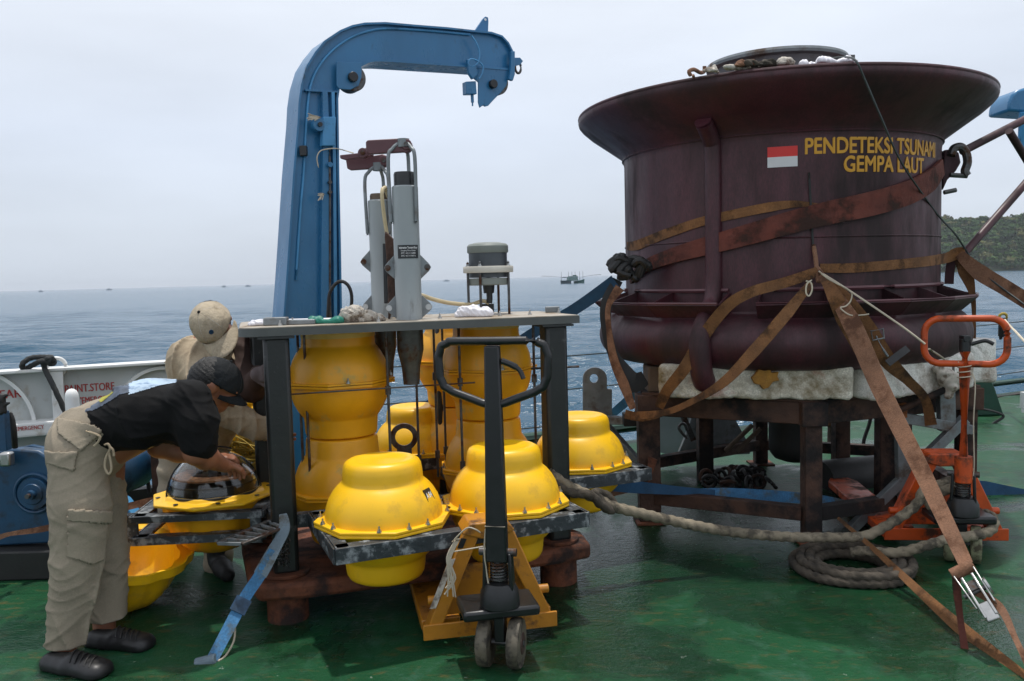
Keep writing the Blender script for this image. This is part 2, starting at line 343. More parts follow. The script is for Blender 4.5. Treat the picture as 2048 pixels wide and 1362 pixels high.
def sculpt(prims, res=0.008, k=0.03, disp=None, clip=None):
    lo = np.full(3, 1e9); hi = np.full(3, -1e9)
    for p in prims:
        if p[0] == 'cap': pts = [(p[1], p[3]), (p[2], p[4])]
        else: pts = [(p[1], max(p[2]))]
        for c, r in pts:
            lo = np.minimum(lo, np.array(c) - r); hi = np.maximum(hi, np.array(c) + r)
    pad = k + 3 * res + 0.01; lo -= pad; hi += pad
    n = np.ceil((hi - lo) / res).astype(int) + 1
    ax = [lo[i] + res * np.arange(n[i]) for i in range(3)]
    D = np.full(tuple(n), 1.0, dtype=np.float32)
    for p in prims:
        if p[0] == 'cap':
            a, b = np.array(p[1], float), np.array(p[2], float); l2 = np.minimum(a - p[3], b - p[4]); h2 = np.maximum(a + p[3], b + p[4])
        else:
            rr = max(p[2]); a = np.array(p[1], float); l2 = a - rr; h2 = a + rr
        i0 = np.maximum(((l2 - lo - pad - 0.02) / res).astype(int), 0); i1 = np.minimum(((h2 - lo + pad + 0.02) / res).astype(int) + 2, n)
        X, Y, Z = np.meshgrid(*[ax[i][i0[i]:i1[i]] for i in range(3)], indexing='ij')
        if p[0] == 'cap':
            ab = b - a; L2 = max(ab @ ab, 1e-9)
            t = np.clip(((X - a[0]) * ab[0] + (Y - a[1]) * ab[1] + (Z - a[2]) * ab[2]) / L2, 0, 1)
            d = np.sqrt((X - a[0] - t * ab[0]) ** 2 + (Y - a[1] - t * ab[1]) ** 2 + (Z - a[2] - t * ab[2]) ** 2) - (p[3] + (p[4] - p[3]) * t)
        else:
            rad = np.array(p[2], float); Rm = np.array(p[3]) if len(p) > 3 and p[3] is not None else np.eye(3)
            q = np.stack([X - a[0], Y - a[1], Z - a[2]], -1) @ Rm
            if p[0] == 'ell':
                k0 = np.sqrt(((q / rad) ** 2).sum(-1)); k1 = np.sqrt(((q / rad ** 2) ** 2).sum(-1)) + 1e-9; d = k0 * (k0 - 1) / k1
            else:  # rounded box
                e = np.abs(q) - (rad - p[4]); d = np.sqrt((np.maximum(e, 0) ** 2).sum(-1)) + np.minimum(e.max(-1), 0) - p[4]
        sl = tuple(slice(i0[i], i1[i]) for i in range(3)); o = D[sl]
        kk = p[5] if len(p) > 5 and p[0] == 'cap' else k
        h = np.clip(0.5 + 0.5 * (o - d) / kk, 0, 1)
        D[sl] = o * (1 - h) + d * h - kk * h * (1 - h)
    if disp or clip:
        P = np.stack(np.meshgrid(*ax, indexing='ij'), -1).reshape(-1, 3); near = np.abs(D.reshape(-1)) < 0.06
        Df = D.reshape(-1).copy()
        if disp: Df[near] += disp(P[near])
        if clip: Df = np.maximum(Df, clip(P))
        D = Df.reshape(D.shape)
    return surfnet(D, lo, res)

def surfnet(D, lo, res):
    s = D < 0; nx, ny, nz = D.shape; cn_ = (nx - 1, ny - 1, nz - 1)
    acc = np.zeros((cn_[0] * cn_[1] * cn_[2], 3)); cnt = np.zeros(cn_[0] * cn_[1] * cn_[2]); quads = []
    for axn in range(3):
        a = [slice(None)] * 3; b = [slice(None)] * 3; a[axn] = slice(0, -1); b[axn] = slice(1, None)
        A = D[tuple(a)]; B = D[tuple(b)]; ii = np.argwhere((A < 0) != (B < 0))
        o1, o2 = (axn + 1) % 3, (axn + 2) % 3
        ok = (ii[:, o1] > 0) & (ii[:, o2] > 0) & (ii[:, o1] < D.shape[o1] - 1) & (ii[:, o2] < D.shape[o2] - 1); ii = ii[ok]
        da = A[tuple(ii.T)]; db = B[tuple(ii.T)]; t = da / (da - db); pos = ii.astype(float); pos[:, axn] += t
        ids = []
        for (u, v) in ((0, 0), (-1, 0), (-1, -1), (0, -1)):
            c = ii.copy(); c[:, o1] += u; c[:, o2] += v; fid = (c[:, 0] * cn_[1] + c[:, 1]) * cn_[2] + c[:, 2]
            np.add.at(acc, fid, pos); np.add.at(cnt, fid, 1); ids.append(fid)
        q = np.stack(ids, 1); fl = da > 0; q[fl] = q[fl][:, ::-1]; quads.append(q)
    q = np.concatenate(quads); used = np.unique(q); mp_ = np.full(len(cnt), -1); mp_[used] = np.arange(len(used))
    return (acc[used] / cnt[used][:, None]) * res + lo, mp_[q]

def obj_np(name, vf, m, parent=None, origin=None, ang=60):
    v, f = vf; o_ = V(origin) if origin is not None else (V(parent['_o']) if parent else V((0, 0, 0)))
    v = np.asarray(v, dtype=np.float64) - np.array(o_); f = np.asarray(f)
    me = bpy.data.meshes.new(name); me.vertices.add(len(v)); me.vertices.foreach_set('co', v.astype(np.float32).ravel())
    k = f.shape[1]; me.loops.add(f.size); me.loops.foreach_set('vertex_index', f.astype(np.int32).ravel())
    me.polygons.add(len(f)); me.polygons.foreach_set('loop_start', np.arange(0, f.size, k, dtype=np.int32)); me.polygons.foreach_set('loop_total', np.full(len(f), k, dtype=np.int32))
    me.update(calc_edges=True); me.shade_smooth(); me.materials.append(m)
    ob = bpy.data.objects.new(name, me); COL.objects.link(ob)
    if parent: ob.parent = parent
    else: ob.location = o_
    ob['_o'] = tuple(o_); return ob

def textmesh(body, size, offset=0.0, align='LEFT'):
    cu = bpy.data.curves.new('lettering', 'FONT'); cu.body = body; cu.size = size; cu.offset = offset; cu.align_x = align; cu.resolution_u = 4; cu.space_line = 0.95
    ob = bpy.data.objects.new('lettering', cu); COL.objects.link(ob); dg = bpy.context.evaluated_depsgraph_get()
    me = bpy.data.meshes.new_from_object(ob.evaluated_get(dg)); vs_ = [v.co.copy() for v in me.vertices]; fs = [tuple(p.vertices) for p in me.polygons]
    bpy.data.objects.remove(ob); bpy.data.curves.remove(cu); bpy.data.meshes.remove(me); return vs_, fs

# ================================================================== SETTING
WZ = -2.5
def sea_mat():
    m = bpy.data.materials.new('sea_water'); m.use_nodes = True; t = m.node_tree; n = t.nodes; l = t.links; b = n['Principled BSDF']
    b.inputs['Base Color'].default_value = (0.018, 0.070, 0.120, 1); b.inputs['Roughness'].default_value = 0.16; b.inputs['IOR'].default_value = 1.33
    tc = n.new('ShaderNodeTexCoord'); prev = None
    mp = n.new('ShaderNodeMapping'); mp.inputs['Scale'].default_value = (0.7, 1.5, 1); mp.inputs['Rotation'].default_value = (0, 0, R(-14)); l.new(tc.outputs['Object'], mp.inputs[0])
    for s, st in ((0.9, 0.9), (3.2, 0.55), (9.0, 0.35)):
        x = n.new('ShaderNodeTexNoise'); x.inputs['Scale'].default_value = s; x.inputs['Detail'].default_value = 4; x.inputs['Roughness'].default_value = 0.55; l.new(mp.outputs[0], x.inputs['Vector'])
        bp = n.new('ShaderNodeBump'); bp.inputs['Strength'].default_value = st; bp.inputs['Distance'].default_value = 0.35 / s
        l.new(x.outputs['Fac'], bp.inputs['Height'])
        if prev: l.new(prev.outputs[0], bp.inputs['Normal'])
        prev = bp
    l.new(prev.outputs[0], b.inputs['Normal'])
    return m
M['sea'] = sea_mat()
def build_sea():
    nr, na = 620, 620
    r = 3.0 * (9000 / 3.0) ** (np.arange(nr) / (nr - 1)); a = np.linspace(R(-72), R(72), na)
    Rg, A = np.meshgrid(r, a, indexing='ij'); X = Rg * np.sin(A); Y = Rg * np.cos(A); Z = np.zeros_like(X)
    spacing = np.maximum(Rg * (r[1] / r[0] - 1), Rg * (a[1] - a[0]))
    g = np.random.default_rng(3)
    for k in range(46):
        lam = 0.5 * (9 / 0.5) ** g.random(); th = R(-100) + g.normal() * 0.55; amp = 0.0105 * lam ** 0.85
        fade = np.clip((lam / spacing - 2.2) / 3, 0, 1); kk = 2 * math.pi / lam
        ph = kk * (X * math.cos(th) + Y * math.sin(th)) + g.random() * 6.3
        Z += fade * amp * (np.sin(ph) + 0.25 * np.sin(2 * ph + 1.3))
    v = np.stack([X, Y, Z], -1).reshape(-1, 3); i = np.arange(nr - 1)[:, None] * na + np.arange(na - 1)[None]; i = i.ravel()
    o = obj_np('sea', (v + [0, 0, WZ], np.stack([i, i + 1, i + na + 1, i + na], 1)), M['sea'], origin=(0, 0, WZ)); struct(o)
build_sea()

# ship side runs along E0 + e*s, outward normal m
E0 = V((0, 6.92, 0)); eD = V((0.902, 0.432, 0)).normalized(); mD = V((-eD.y, eD.x, 0))
def W(s, off, z): return E0 + eD * s + mD * off + V((0, 0, z))
def side(px, py, off=0.0):
    p = onplane(px, py, E0 + mD * off, mD); return (p - E0).dot(eD), p.z

def deck_mat():
    m = bpy.data.materials.new('green_deck_paint'); m.use_nodes = True; t = m.node_tree; n = t.nodes; l = t.links; b = n['Principled BSDF']
    tc = n.new('ShaderNodeTexCoord')
    def noise(s, d=6, r=0.6, dist=0, vec=None):
        x = n.new('ShaderNodeTexNoise'); x.inputs['Scale'].default_value = s; x.inputs['Detail'].default_value = d; x.inputs['Roughness'].default_value = r; x.inputs['Distortion'].default_value = dist
        l.new(vec or tc.outputs['Object'], x.inputs['Vector']); return x.outputs['Fac']
    def rng_(src, a, b_, c=0, d=1):
        x = n.new('ShaderNodeMapRange'); x.inputs[1].default_value = a; x.inputs[2].default_value = b_; x.inputs[3].default_value = c; x.inputs[4].default_value = d; l.new(src, x.inputs[0]); return x.outputs[0]
    def mix(f, a, bb):
        x = n.new('ShaderNodeMix'); x.data_type = 'RGBA'; l.new(f, x.inputs[0])
        if isinstance(a, tuple): x.inputs[6].default_value = (*a, 1)
        else: l.new(a, x.inputs[6])
        x.inputs[7].default_value = (*bb, 1); return x.outputs[2]
    c = mix(rng_(noise(1.1), 0.35, 0.65), (0.007, 0.050, 0.019), (0.012, 0.070, 0.028))
    c = mix(rng_(noise(5, 8, 0.7, 0.6), 0.53, 0.66, 0, 0.75), c, (0.030, 0.090, 0.055))
    mp = n.new('ShaderNodeMapping'); mp.inputs['Rotation'].default_value = (0, 0, R(35)); mp.inputs['Scale'].default_value = (1, 3.2, 1); l.new(tc.outputs['Object'], mp.inputs[0])
    c = mix(rng_(noise(7, 9, 0.75, 0.4, mp.outputs[0]), 0.55, 0.66, 0, 0.8), c, (0.085, 0.068, 0.022))
    c = mix(rng_(noise(3.6, 9, 0.72), 0.64, 0.67, 0, 0.9), c, (0.14, 0.060, 0.018))
    c = mix(rng_(noise(17, 4, 0.6), 0.70, 0.73, 0, 0.8), c, (0.28, 0.32, 0.27))
    c = mix(rng_(noise(2.2, 8, 0.7, 1.0), 0.52, 0.66, 0, 0.8), c, (0.006, 0.024, 0.013))
    c = mix(rng_(noise(26, 6, 0.75), 0.60, 0.70, 0, 0.7), c, (0.055, 0.060, 0.022))
    # wet, shiny and darker in patches, most of all where water stands between the rack and the stand
    vm = n.new('ShaderNodeVectorMath'); vm.operation = 'DISTANCE'; vm.inputs[1].default_value = (0.75, 4.35, 0); l.new(tc.outputs['Object'], vm.inputs[0])
    blob = rng_(vm.outputs['Value'], 0.3, 1.7, 0.16, -0.03)
    ad = n.new('ShaderNodeMath'); ad.operation = 'ADD'; l.new(noise(0.9, 6, 0.6, 0.5), ad.inputs[0]); l.new(blob, ad.inputs[1])
    wet = rng_(ad.outputs[0], 0.50, 0.56)
    wc = n.new('ShaderNodeVectorMath'); wc.operation = 'SCALE'; l.new(c, wc.inputs[0]); l.new(rng_(wet, 0, 1, 1.0, 0.55), wc.inputs['Scale'])
    l.new(wc.outputs[0], b.inputs['Base Color'])
    rr = rng_(noise(14, 6), 0.3, 0.7, 0.10, 0.30); r1 = n.new('ShaderNodeMix'); r1.data_type = 'FLOAT'; l.new(wet, r1.inputs[0]); r1.inputs[2].default_value = 0.44; l.new(rr, r1.inputs[3]); l.new(r1.outputs[0], b.inputs['Roughness'])
    sp = n.new('ShaderNodeMapRange'); sp.inputs[3].default_value = 0.16; sp.inputs[4].default_value = 0.5; l.new(wet, sp.inputs[0]); l.new(sp.outputs[0], b.inputs['Specular IOR Level'])
    mp2 = n.new('ShaderNodeMapping'); mp2.inputs['Rotation'].default_value = (0, 0, R(-12)); mp2.inputs['Scale'].default_value = (1, 2.4, 1); l.new(tc.outputs['Object'], mp2.inputs[0])
    b1 = n.new('ShaderNodeBump'); b1.inputs['Strength'].default_value = 0.34; b1.inputs['Distance'].default_value = 0.012; l.new(noise(11, 4, 0.6, 1.2, mp2.outputs[0]), b1.inputs['Height'])
    b2 = n.new('ShaderNodeBump'); b2.inputs['Strength'].default_value = 0.35; b2.inputs['Distance'].default_value = 0.01; l.new(noise(60, 5), b2.inputs['Height']); l.new(b1.outputs[0], b2.inputs['Normal'])
    l.new(b2.outputs[0], b.inputs['Normal'])
    return m
M['deck'] = deck_mat()
def build_deck():
    # slightly uneven plating
    ns, no = 150, 100; v = []; 
    S = np.linspace(-11, 24, ns); O = np.linspace(-12.0, 0.0, no)
    for s in S:
        for o in O:
            p = W(s, o, 0); h = 0.003 * math.sin(s * 2.1 + o) * math.sin(o * 1.7 - s * 0.6)
            v.append((p.x, p.y, h))
    f = [(i * no + j, i * no + j + 1, (i + 1) * no + j + 1, (i + 1) * no + j) for i in range(ns - 1) for j in range(no - 1)]
    o = MB(); o.v = v; o.f = f; struct(o.build('deck', M['deck']))
    h = MB(); h.prism([W(-11, 0.0, -0.006), W(24, 0.0, -0.006), W(24, -12, -0.006), W(-11, -12, -0.006)], (0, 0, -3.4))
    struct(h.build('ship_hull', M['bollard_g']))
build_deck()

# deck-edge gunwale bar + wire guard rail (right part)
g = MB(); g.tube([W(-1.9, -0.05, 0.13), W(24, -0.05, 0.13)], 0.055, 10)
gun = thing('wire_guard_rail', 'three thin wires on posts above the dark green edge bar behind the buoy stand', 'railing', W(-1.9, -0.05, 0))
g.build('edge_bar', M['bollard_g'], gun)
for z in (0.25, 0.54, 0.82):
    w = MB(); pts = []
    posts = [-1.9, 2.6, 7.0, 11.5, 16, 20]
    for a, b in zip(posts, posts[1:]):
        for k in range(9):
            t = k / 8; pts.append(W(a + (b - a) * t, -0.05, z - 0.035 * 4 * t * (1 - t)))
    w.tube(pts, 0.006, 6); w.build('wire', M['wire'], gun)
for s in (-1.9, 7.0, 11.5, 16, 20):
    p = MB(); p.cyl(W(s, -0.05, 0.0), W(s, -0.05, 0.86), 0.02); p.build('post', M['bollard_g'], gun)

# bulwark on the left
sA, _ = side(-60, 745); sA = -5.6; sB = -2.35
bw = thing('bulwark', 'white steel ship side wall with flat top rail, arched rims and red stencil lettering', 'ship wall', W(sA, 0, 0))
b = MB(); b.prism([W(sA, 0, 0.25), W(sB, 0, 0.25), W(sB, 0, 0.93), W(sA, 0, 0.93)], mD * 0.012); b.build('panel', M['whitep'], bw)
b = MB(); b.prism([W(sA, -0.10, 0.93), W(sB, -0.10, 0.93), W(sB, 0.03, 0.93), W(sA, 0.03, 0.93)], (0, 0, 0.022)); b.build('top_rail', M['white'], bw, bevel=0.006)
s1, z1 = side(0, 878, -0.14); s2, z2 = side(107, 870, -0.14)
zl = (z1 + z2) / 2
b = MB(); b.prism([W(sA, -0.16, zl), W(-3.1, -0.16, zl), W(-3.1, 0, zl), W(sA, 0, zl)], (0, 0, 0.09)); b.build('ledge', M['white'], bw, bevel=0.008)
b = MB(); b.prism([W(sA, -0.02, 0.235), W(sB, -0.02, 0.235), W(sB, 0.02, 0.235), W(sA, 0.02, 0.235)], (0, 0, 0.02)); b.build('bottom_rim', M['white'], bw)
for px in (117, 365):
    s, _ = side(px, 800, -0.06)
    b = MB(); b.prism([W(s - 0.035, -0.001, 0.30), W(s - 0.035, -0.09, 0.36), W(s - 0.035, -0.09, 0.928), W(s - 0.035, -0.001, 0.928)], eD * 0.07); b.build('stiffener', M['white'], bw, bevel=0.004)
def arc(pa, pb, pc, nm):
    # raised arched rim through three photo points on the wall
    pts = [side(*p) for p in (pa, pb, pc)]
    (x1, y1), (x2, y2), (x3, y3) = pts
    a = np.array([[x2 - x1, y2 - y1], [x3 - x1, y3 - y1]]); c = np.linalg.solve(a, [(x2**2 - x1**2 + y2**2 - y1**2) / 2, (x3**2 - x1**2 + y3**2 - y1**2) / 2])
    r = math.hypot(x1 - c[0], y1 - c[1]); b = MB(); P = []
    for k in range(25):
        t = math.pi * k / 24; P.append(W(c[0] + r * math.cos(t), -0.025, c[1] + r * math.sin(t)))
    P = [W(c[0] + r, -0.025, zl + 0.09)] + P + [W(c[0] - r, -0.025, zl + 0.09)]
    b.ribbon(P, mD, 0.05, 0.022); b.build(nm, M['white'], bw)
arc((0, 752), (48, 790), (70, 845), 'arched_rim'); arc((255, 768), (290, 742), (335, 735), 'arched_rim')
# sill below the gap
b = MB(); b.prism([W(sA, -0.08, 0.0), W(sB + .5, -0.08, 0.0), W(sB + .5, 0.03, 0.0), W(sA, 0.03, 0.0)], (0, 0, 0.10)); b.build('sill', M['rubber'], bw)
def sidetext(body, px, py, h, name='stencil_lettering', off=-0.004, sx=1.0, mt='redtext', rise=1.0):
    vs_, fs = textmesh(body, h / 0.72, 0.0008); s, z = side(px, py); b = MB()
    b.add([W(s + p.x * sx, off - p.z, z + p.y * rise) for p in vs_], fs); b.build(name, M[mt], bw, flat=True)
# stencil bridges give the dotted look: letters with tracking
def fittext(body, pxa, pxb, py, h, off=-0.004, parent=None, name='stencil_lettering'):
    vs_, fs = textmesh(body, 1.0, 0.0); x0 = min(v.x for v in vs_); x1 = max(v.x for v in vs_); s0, z = side(pxa, py, off); s1_, z1_ = side(pxb, py, off)
    for q, dx in enumerate((0.0, 0.05)):
        b = MB(); b.add([W(s0 + (s1_ - s0) * (v.x + dx - x0) / (x1 - x0), off - 0.0006 * q, z + v.y * h / 0.72) for v in vs_], fs); b.build(name, M['redtext'], parent or bw, flat=True)
fittext('GEAR', -20, 43, 799, 0.056); fittext('PAINT.STORE', 130, 229, 786, 0.052); fittext("'EMERGENCY", 161, 240, 808, 0.046)
nm = MB(); sa_, z = side(26, 865, -0.163); sb_, z = side(112, 858, -0.163); nm.prism([W(sa_, -0.163, zl + 0.015), W(sb_, -0.163, zl + 0.015), W(sb_, -0.163, zl + 0.078), W(sa_, -0.163, zl + 0.078)], mD * 0.003)
nm.build('notice_strip', M['white'], bw)
fittext('EMERGENCY', 32, 88, 862, 0.026, -0.1665, None, 'notice_lettering')
# arch fitting, dark rope on top
s, z = side(113, 735, -0.03)
b = MB(); b.torus(W(s, -0.04, 0.955), mD, 0.055, 0.013, 20, 8); o = b.build('mooring_ring', M['white'], origin=W(s, -0.04, 0.94)); tag(o, 'small white steel hoop standing on the bulwark top rail', 'steel ring')
Yr = W(s, 0, 0).y - 0.12
pp = [(96, 728), (104, 716), (90, 714), (62, 716), (45, 728), (48, 738), (66, 730), (84, 722), (104, 728), (108, 722), (100, 716), (88, 724), (90, 738), (108, 775), (131, 825)]
P = [at(x, y, Yr - 0.03 - 0.02 * math.sin(i * 2)) for i, (x, y) in enumerate(pp)]
b = MB(); b.tube(smooth_path(P, 8), 0.016, 10, lobes=3, twist=90, depth=0.1); o = b.build('knotted_rope', M['bcord'], origin=P[0]); tag(o, 'dark charcoal rope knotted in a loop on the white hoop and hanging down', 'rope')
# white capped vent pipe
p = at(146, 830, 5.0); b = MB(); b.lathe([(0.0385, 0.0), (0.0385, p.z + 0.10), (0.036, p.z + 0.125), (0.027, p.z + 0.145), (0.012, p.z + 0.155), (0.001, p.z + 0.157)], (p.x, p.y, 0), 24)
tag(b.build('vent_pipe', M['white'], origin=(p.x, p.y, 0)), 'short white round-topped pipe standing before the bulwark', 'vent pipe')

# sea air: one closed box of thin haze round everything
def haze():
    m = bpy.data.materials.new('sea_haze'); m.use_nodes = True; t = m.node_tree; t.nodes.clear(); o = t.nodes.new('ShaderNodeOutputMaterial'); v = t.nodes.new('ShaderNodeVolumePrincipled')
    v.inputs['Color'].default_value = (0.86, 0.92, 1.0, 1); v.inputs['Density'].default_value = 0.00016; v.inputs['Anisotropy'].default_value = 0.2; t.links.new(v.outputs[0], o.inputs['Volume'])
    b = MB(); b.box((0, 4500, 23), (18200, 9200, 56)); h = b.build('haze', m, flat=True); h['kind'] = 'stuff'; h.display_type = 'WIRE'
haze()

# ------------------------------------------------------------------ far things
def hill():
    g = np.random.default_rng(5); nx, ny = 120, 30; v = []
    def top(x):
        t = (x - 120) / 130; return 34 * max(0, min(1, t)) ** 0.6 * (1 + 0.10 * math.sin(x * 0.021) + 0.05 * math.sin(x * 0.06 + 1)) 
    for i in range(nx):
        for j in range(ny):
            x = 90 + i * 11; u = j / (ny - 1); y = 560 + 22 * math.sin(x * 0.012) + u * 260
            h = top(x) * math.sin(min(1, u * 1.7) * math.pi / 2) ** 0.8 
            v.append((x, y, WZ - 0.3 + h))
    b = MB(); b.v = v; b.f = [(i * ny + j, (i + 1) * ny + j, (i + 1) * ny + j + 1, i * ny + j + 1) for i in range(nx - 1) for j in range(ny - 1)]
    hm = mat('hill_earth', (0.035, 0.055, 0.02), 0.9, var=0.4, scale=0.05); struct(b.build('hill', hm))
    # woodland: leafy crown shells scattered over the slope
    base = []
    for c in range(3):
        q = []
        for k in range(210):
            d = g.normal(size=3); d /= np.linalg.norm(d); 
            if d[2] < -0.35: d[2] = -d[2]
            p = d * (0.72 + 0.3 * g.random()) * np.array([1, 1, 0.85]) + 0.18 * np.sin(d * 5 + c)
            t = g.normal(size=3); t -= d * (t @ d) * 0.6; t /= np.linalg.norm(t); u = np.cross(d, t) + 0.4 * g.normal(size=3); s = 0.16 + 0.10 * g.random()
            q.append([p - t * s, p + u * s * 0.8, p + t * s, p - u * s * 0.8])
        base.append(np.array(q))
    mats = [mat('leaves_' + n_, c_, 0.8, var=0.45, scale=0.12, spec=0.2) for n_, c_ in (('deep', (0.024, 0.058, 0.014)), ('mid', (0.045, 0.090, 0.020)), ('dry', (0.10, 0.105, 0.035)))]
    Q = [[], [], []]
    for k in range(1900):
        x = 215 + 330 * g.random() ** 1.2; u = g.random() * 0.62; y = 560 + 22 * math.sin(x * 0.012) + u * 260
        z = WZ + top(x) * math.sin(min(1, u * 1.7) * math.pi / 2) ** 0.8; r = 2.0 + 3.2 * g.random() ** 1.6
        a = g.random() * 6.3; ca, sa = math.cos(a), math.sin(a); B = base[g.integers(3)] * np.array([r, r, r * (0.8 + 0.5 * g.random())])
        B = B @ np.array([[ca, -sa, 0], [sa, ca, 0], [0, 0, 1]]).T + np.array([x, y, z + r * 0.45])
        Q[int(g.choice(3, p=[0.45, 0.38, 0.17]))].append(B)
    for i, nme in enumerate(('dark_woodland', 'woodland', 'dry_scrub')):
        A = np.concatenate(Q[i]).reshape(-1, 3); o = obj_np(nme, (A, np.arange(len(A)).reshape(-1, 4)), mats[i])
        stuff(o); tag(o, ('deep green tree crowns covering the far hillside', 'mid green tree crowns over the far shore hill', 'yellow-green dry bushes scattered on the far hill')[i], 'trees')
        for p in o.data.polygons: pass
    p = at(2036, 524, 566); b = MB(); b.box((p.x, p.y, p.z), (9, 5, 3.4)); h = thing('shore_house', 'small white house among trees near the waterline', 'house', (p.x, p.y, p.z - 1.7))
    b.build('wall', M['white'], h); b = MB(); b.prism([p + V((-5, -3, 1.7)), p + V((5, -3, 1.7)), p + V((5, 0, 3.2)), p + V((-5, 0, 3.2))], (0, 0, 0.25)); b.build('roof', M['galv'], h)
hill()

# fishing boat with outriggers
def boat():
    c = at(1146, 566, 450); x0, y0 = c.x, c.y; bt = thing('fishing_boat', 'green wooden fishing boat with masts and long outrigger poles near the horizon', 'boat', (x0, y0, WZ))
    gm = mat('boat_green_paint', (0.012, 0.10, 0.085), 0.5, var=0.2, scale=0.8); dm = mat('boat_dark_paint', (0.02, 0.045, 0.055), 0.5, var=0.3, scale=0.8)
    lg = mat('boat_house_paint', (0.12, 0.20, 0.19), 0.6, var=0.5, scale=0.8)
    def hullm(xa, xb, h0, h1, y):
        b = MB(); n = 9; P = []
        for i in range(n):
            t = i / (n - 1); x = xa + (xb - xa) * t; w = 1.5 * math.sin(math.pi * (0.12 + 0.80 * t)) ** 0.5; z = h0 + (h1 - h0) * t ** 2
            P.append([(x0 + x, y - w, WZ + z), (x0 + x * 0.97, y - w * 0.7, WZ - 0.3), (x0 + x * 0.97, y + w * 0.7, WZ - 0.3), (x0 + x, y + w, WZ + z)])
        b.add([p for q in P for p in q], [(4 * i + k, 4 * i + 4 + k, 4 * i + 4 + (k + 1) % 4, 4 * i + (k + 1) % 4) for i in range(n - 1) for k in range(4)] + [(0, 1, 2, 3), tuple(4 * (n - 1) + k for k in (3, 2, 1, 0))]); return b
    hullm(-6.6, -1.0, 1.7, 1.5, y0).build('hull', dm, bt); hullm(0.6, 6.3, 1.2, 2.2, y0 + 3).build('hull', gm, bt)
    b = MB(); b.box((x0 - 0.2, y0 + 1.5, WZ + 1.7), (6, 5, 0.5)); b.build('deck_platform', gm, bt)
    b = MB(); b.box((x0 - 0.2, y0 + 1.5, WZ + 2.75), (5.6, 3.4, 1.5)); b.build('deckhouse', lg, bt)
    b = MB(); b.box((x0 + 0.1, y0 + 1.5, WZ + 3.75), (4.8, 3.8, 0.3)); b.box((x0 + 1.0, y0 + 1.5, WZ + 4.15), (1.8, 2.4, 0.55)); b.build('roof', gm, bt)
    b = MB(); b.box((x0 - 4.4, y0 + 1, WZ + 3.3), (2.2, 3, 0.4)); b.build('awning', dm, bt)
    for x in (-6, -2.2, -0.4, 1.3, 3.7, 5.4):
        b = MB(); b.cyl((x0 + x, y0 + 1.2, WZ + 1.4), (x0 + x, y0 + 1.2, WZ + 6.3), 0.12, 0.07, 6); b.build('mast', dm, bt)
    for sgn, xe in ((-1, -16.5), (1, 15)):
        b = MB(); P = [(x0 + sgn * 5.6, y0 + 1.2, WZ + 3.4), (x0 + xe * 0.65, y0 + 1.2, WZ + 4.05), (x0 + xe, y0 + 1.2, WZ + 4.3)]; b.tube(P, 0.10, 5); b.build('outrigger_pole', dm, bt)
boat()
for px, py, w, lab in ((80, 579, 8, 'faint tiny boat on the horizon at the far left'), (217, 575, 12, 'faint tiny boat on the horizon above the white bulwark'), (447, 569, 9, 'tiny boat on the horizon just above the khaki cap'), (495, 567.5, 12, 'tiny boat on the horizon between the khaki cap and the blue mast'), (893, 556, 14, 'faint boat on the horizon just left of the antenna')):
    Y = 1500; k = Y / FPX; hz = at(px, py, Y); c = V((hz.x, Y, WZ)); b = MB(); ww = w * k
    b.prism([c + V((-ww / 2, 0, 1.6 * k)), c + V((ww / 2, 0, 2.0 * k)), c + V((ww * 0.38, 0, 0)), c + V((-ww * 0.40, 0, 0))], (0, 4, 0))
    b.box(c + V((-ww * 0.05, 2, 2.6 * k)), (ww * 0.4, 3, 2.0 * k)); b.cyl(c + V((ww * 0.1, 2, 2 * k)), c + V((ww * 0.1, 2, 5 * k)), 0.25 * k, n=5)
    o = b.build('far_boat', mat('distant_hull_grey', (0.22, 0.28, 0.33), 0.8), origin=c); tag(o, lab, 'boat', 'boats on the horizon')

# ================================================================== FLOATS AND THEIR RACK
ZT = 0.47
def oct_flange(b, r, z0, z1, sq=1.0, n=8, rot=0.3):
    pts = [V((r * math.cos(2 * math.pi * k / n + rot) , r * math.sin(2 * math.pi * k / n + rot), z0)) for k in range(n)]
    b.prism(pts, (0, 0, z1 - z0))
CAPPROF = [(0.243, 0.008), (0.242, 0.025), (0.237, 0.055), (0.226, 0.088), (0.210, 0.116), (0.192, 0.138), (0.180, 0.149), (0.172, 0.155), (0.167, 0.163), (0.166, 0.175), (0.164, 0.20), (0.160, 0.224), (0.152, 0.239), (0.136, 0.248), (0.116, 0.250), (0.098, 0.245), (0.08, 0.238), (0.05, 0.236), (0.001, 0.236)]
BALLPROF = [(0.232, 0.008), (0.231, 0.03), (0.225, 0.07), (0.213, 0.105), (0.197, 0.135), (0.182, 0.157), (0.175, 0.165), (0.172, 0.174), (0.168, 0.235), (0.165, 0.250), (0.156, 0.256), (0.001, 0.256)]
def bolt_mesh():
    b = MB(); b.cyl((0, 0, 0), (0, 0, 0.006), 0.013, n=10); b.cyl((0, 0, 0.006), (0, 0, 0.015), 0.009, n=6); b.cyl((0, 0, 0.015), (0, 0, 0.030), 0.0045, n=8); return b
_bolt = bolt_mesh().build('bolt', M['steel']); BOLT = _bolt.data; bpy.data.objects.remove(_bolt)
def put_bolt(parent, x, y, z, rot=0):
    o = bpy.data.objects.new('bolt', BOLT); COL.objects.link(o); o.parent = parent; o.location = (x, y, z); o.rotation_euler = (0, 0, rot); o.scale = (0.82, 0.82, 0.8); return o

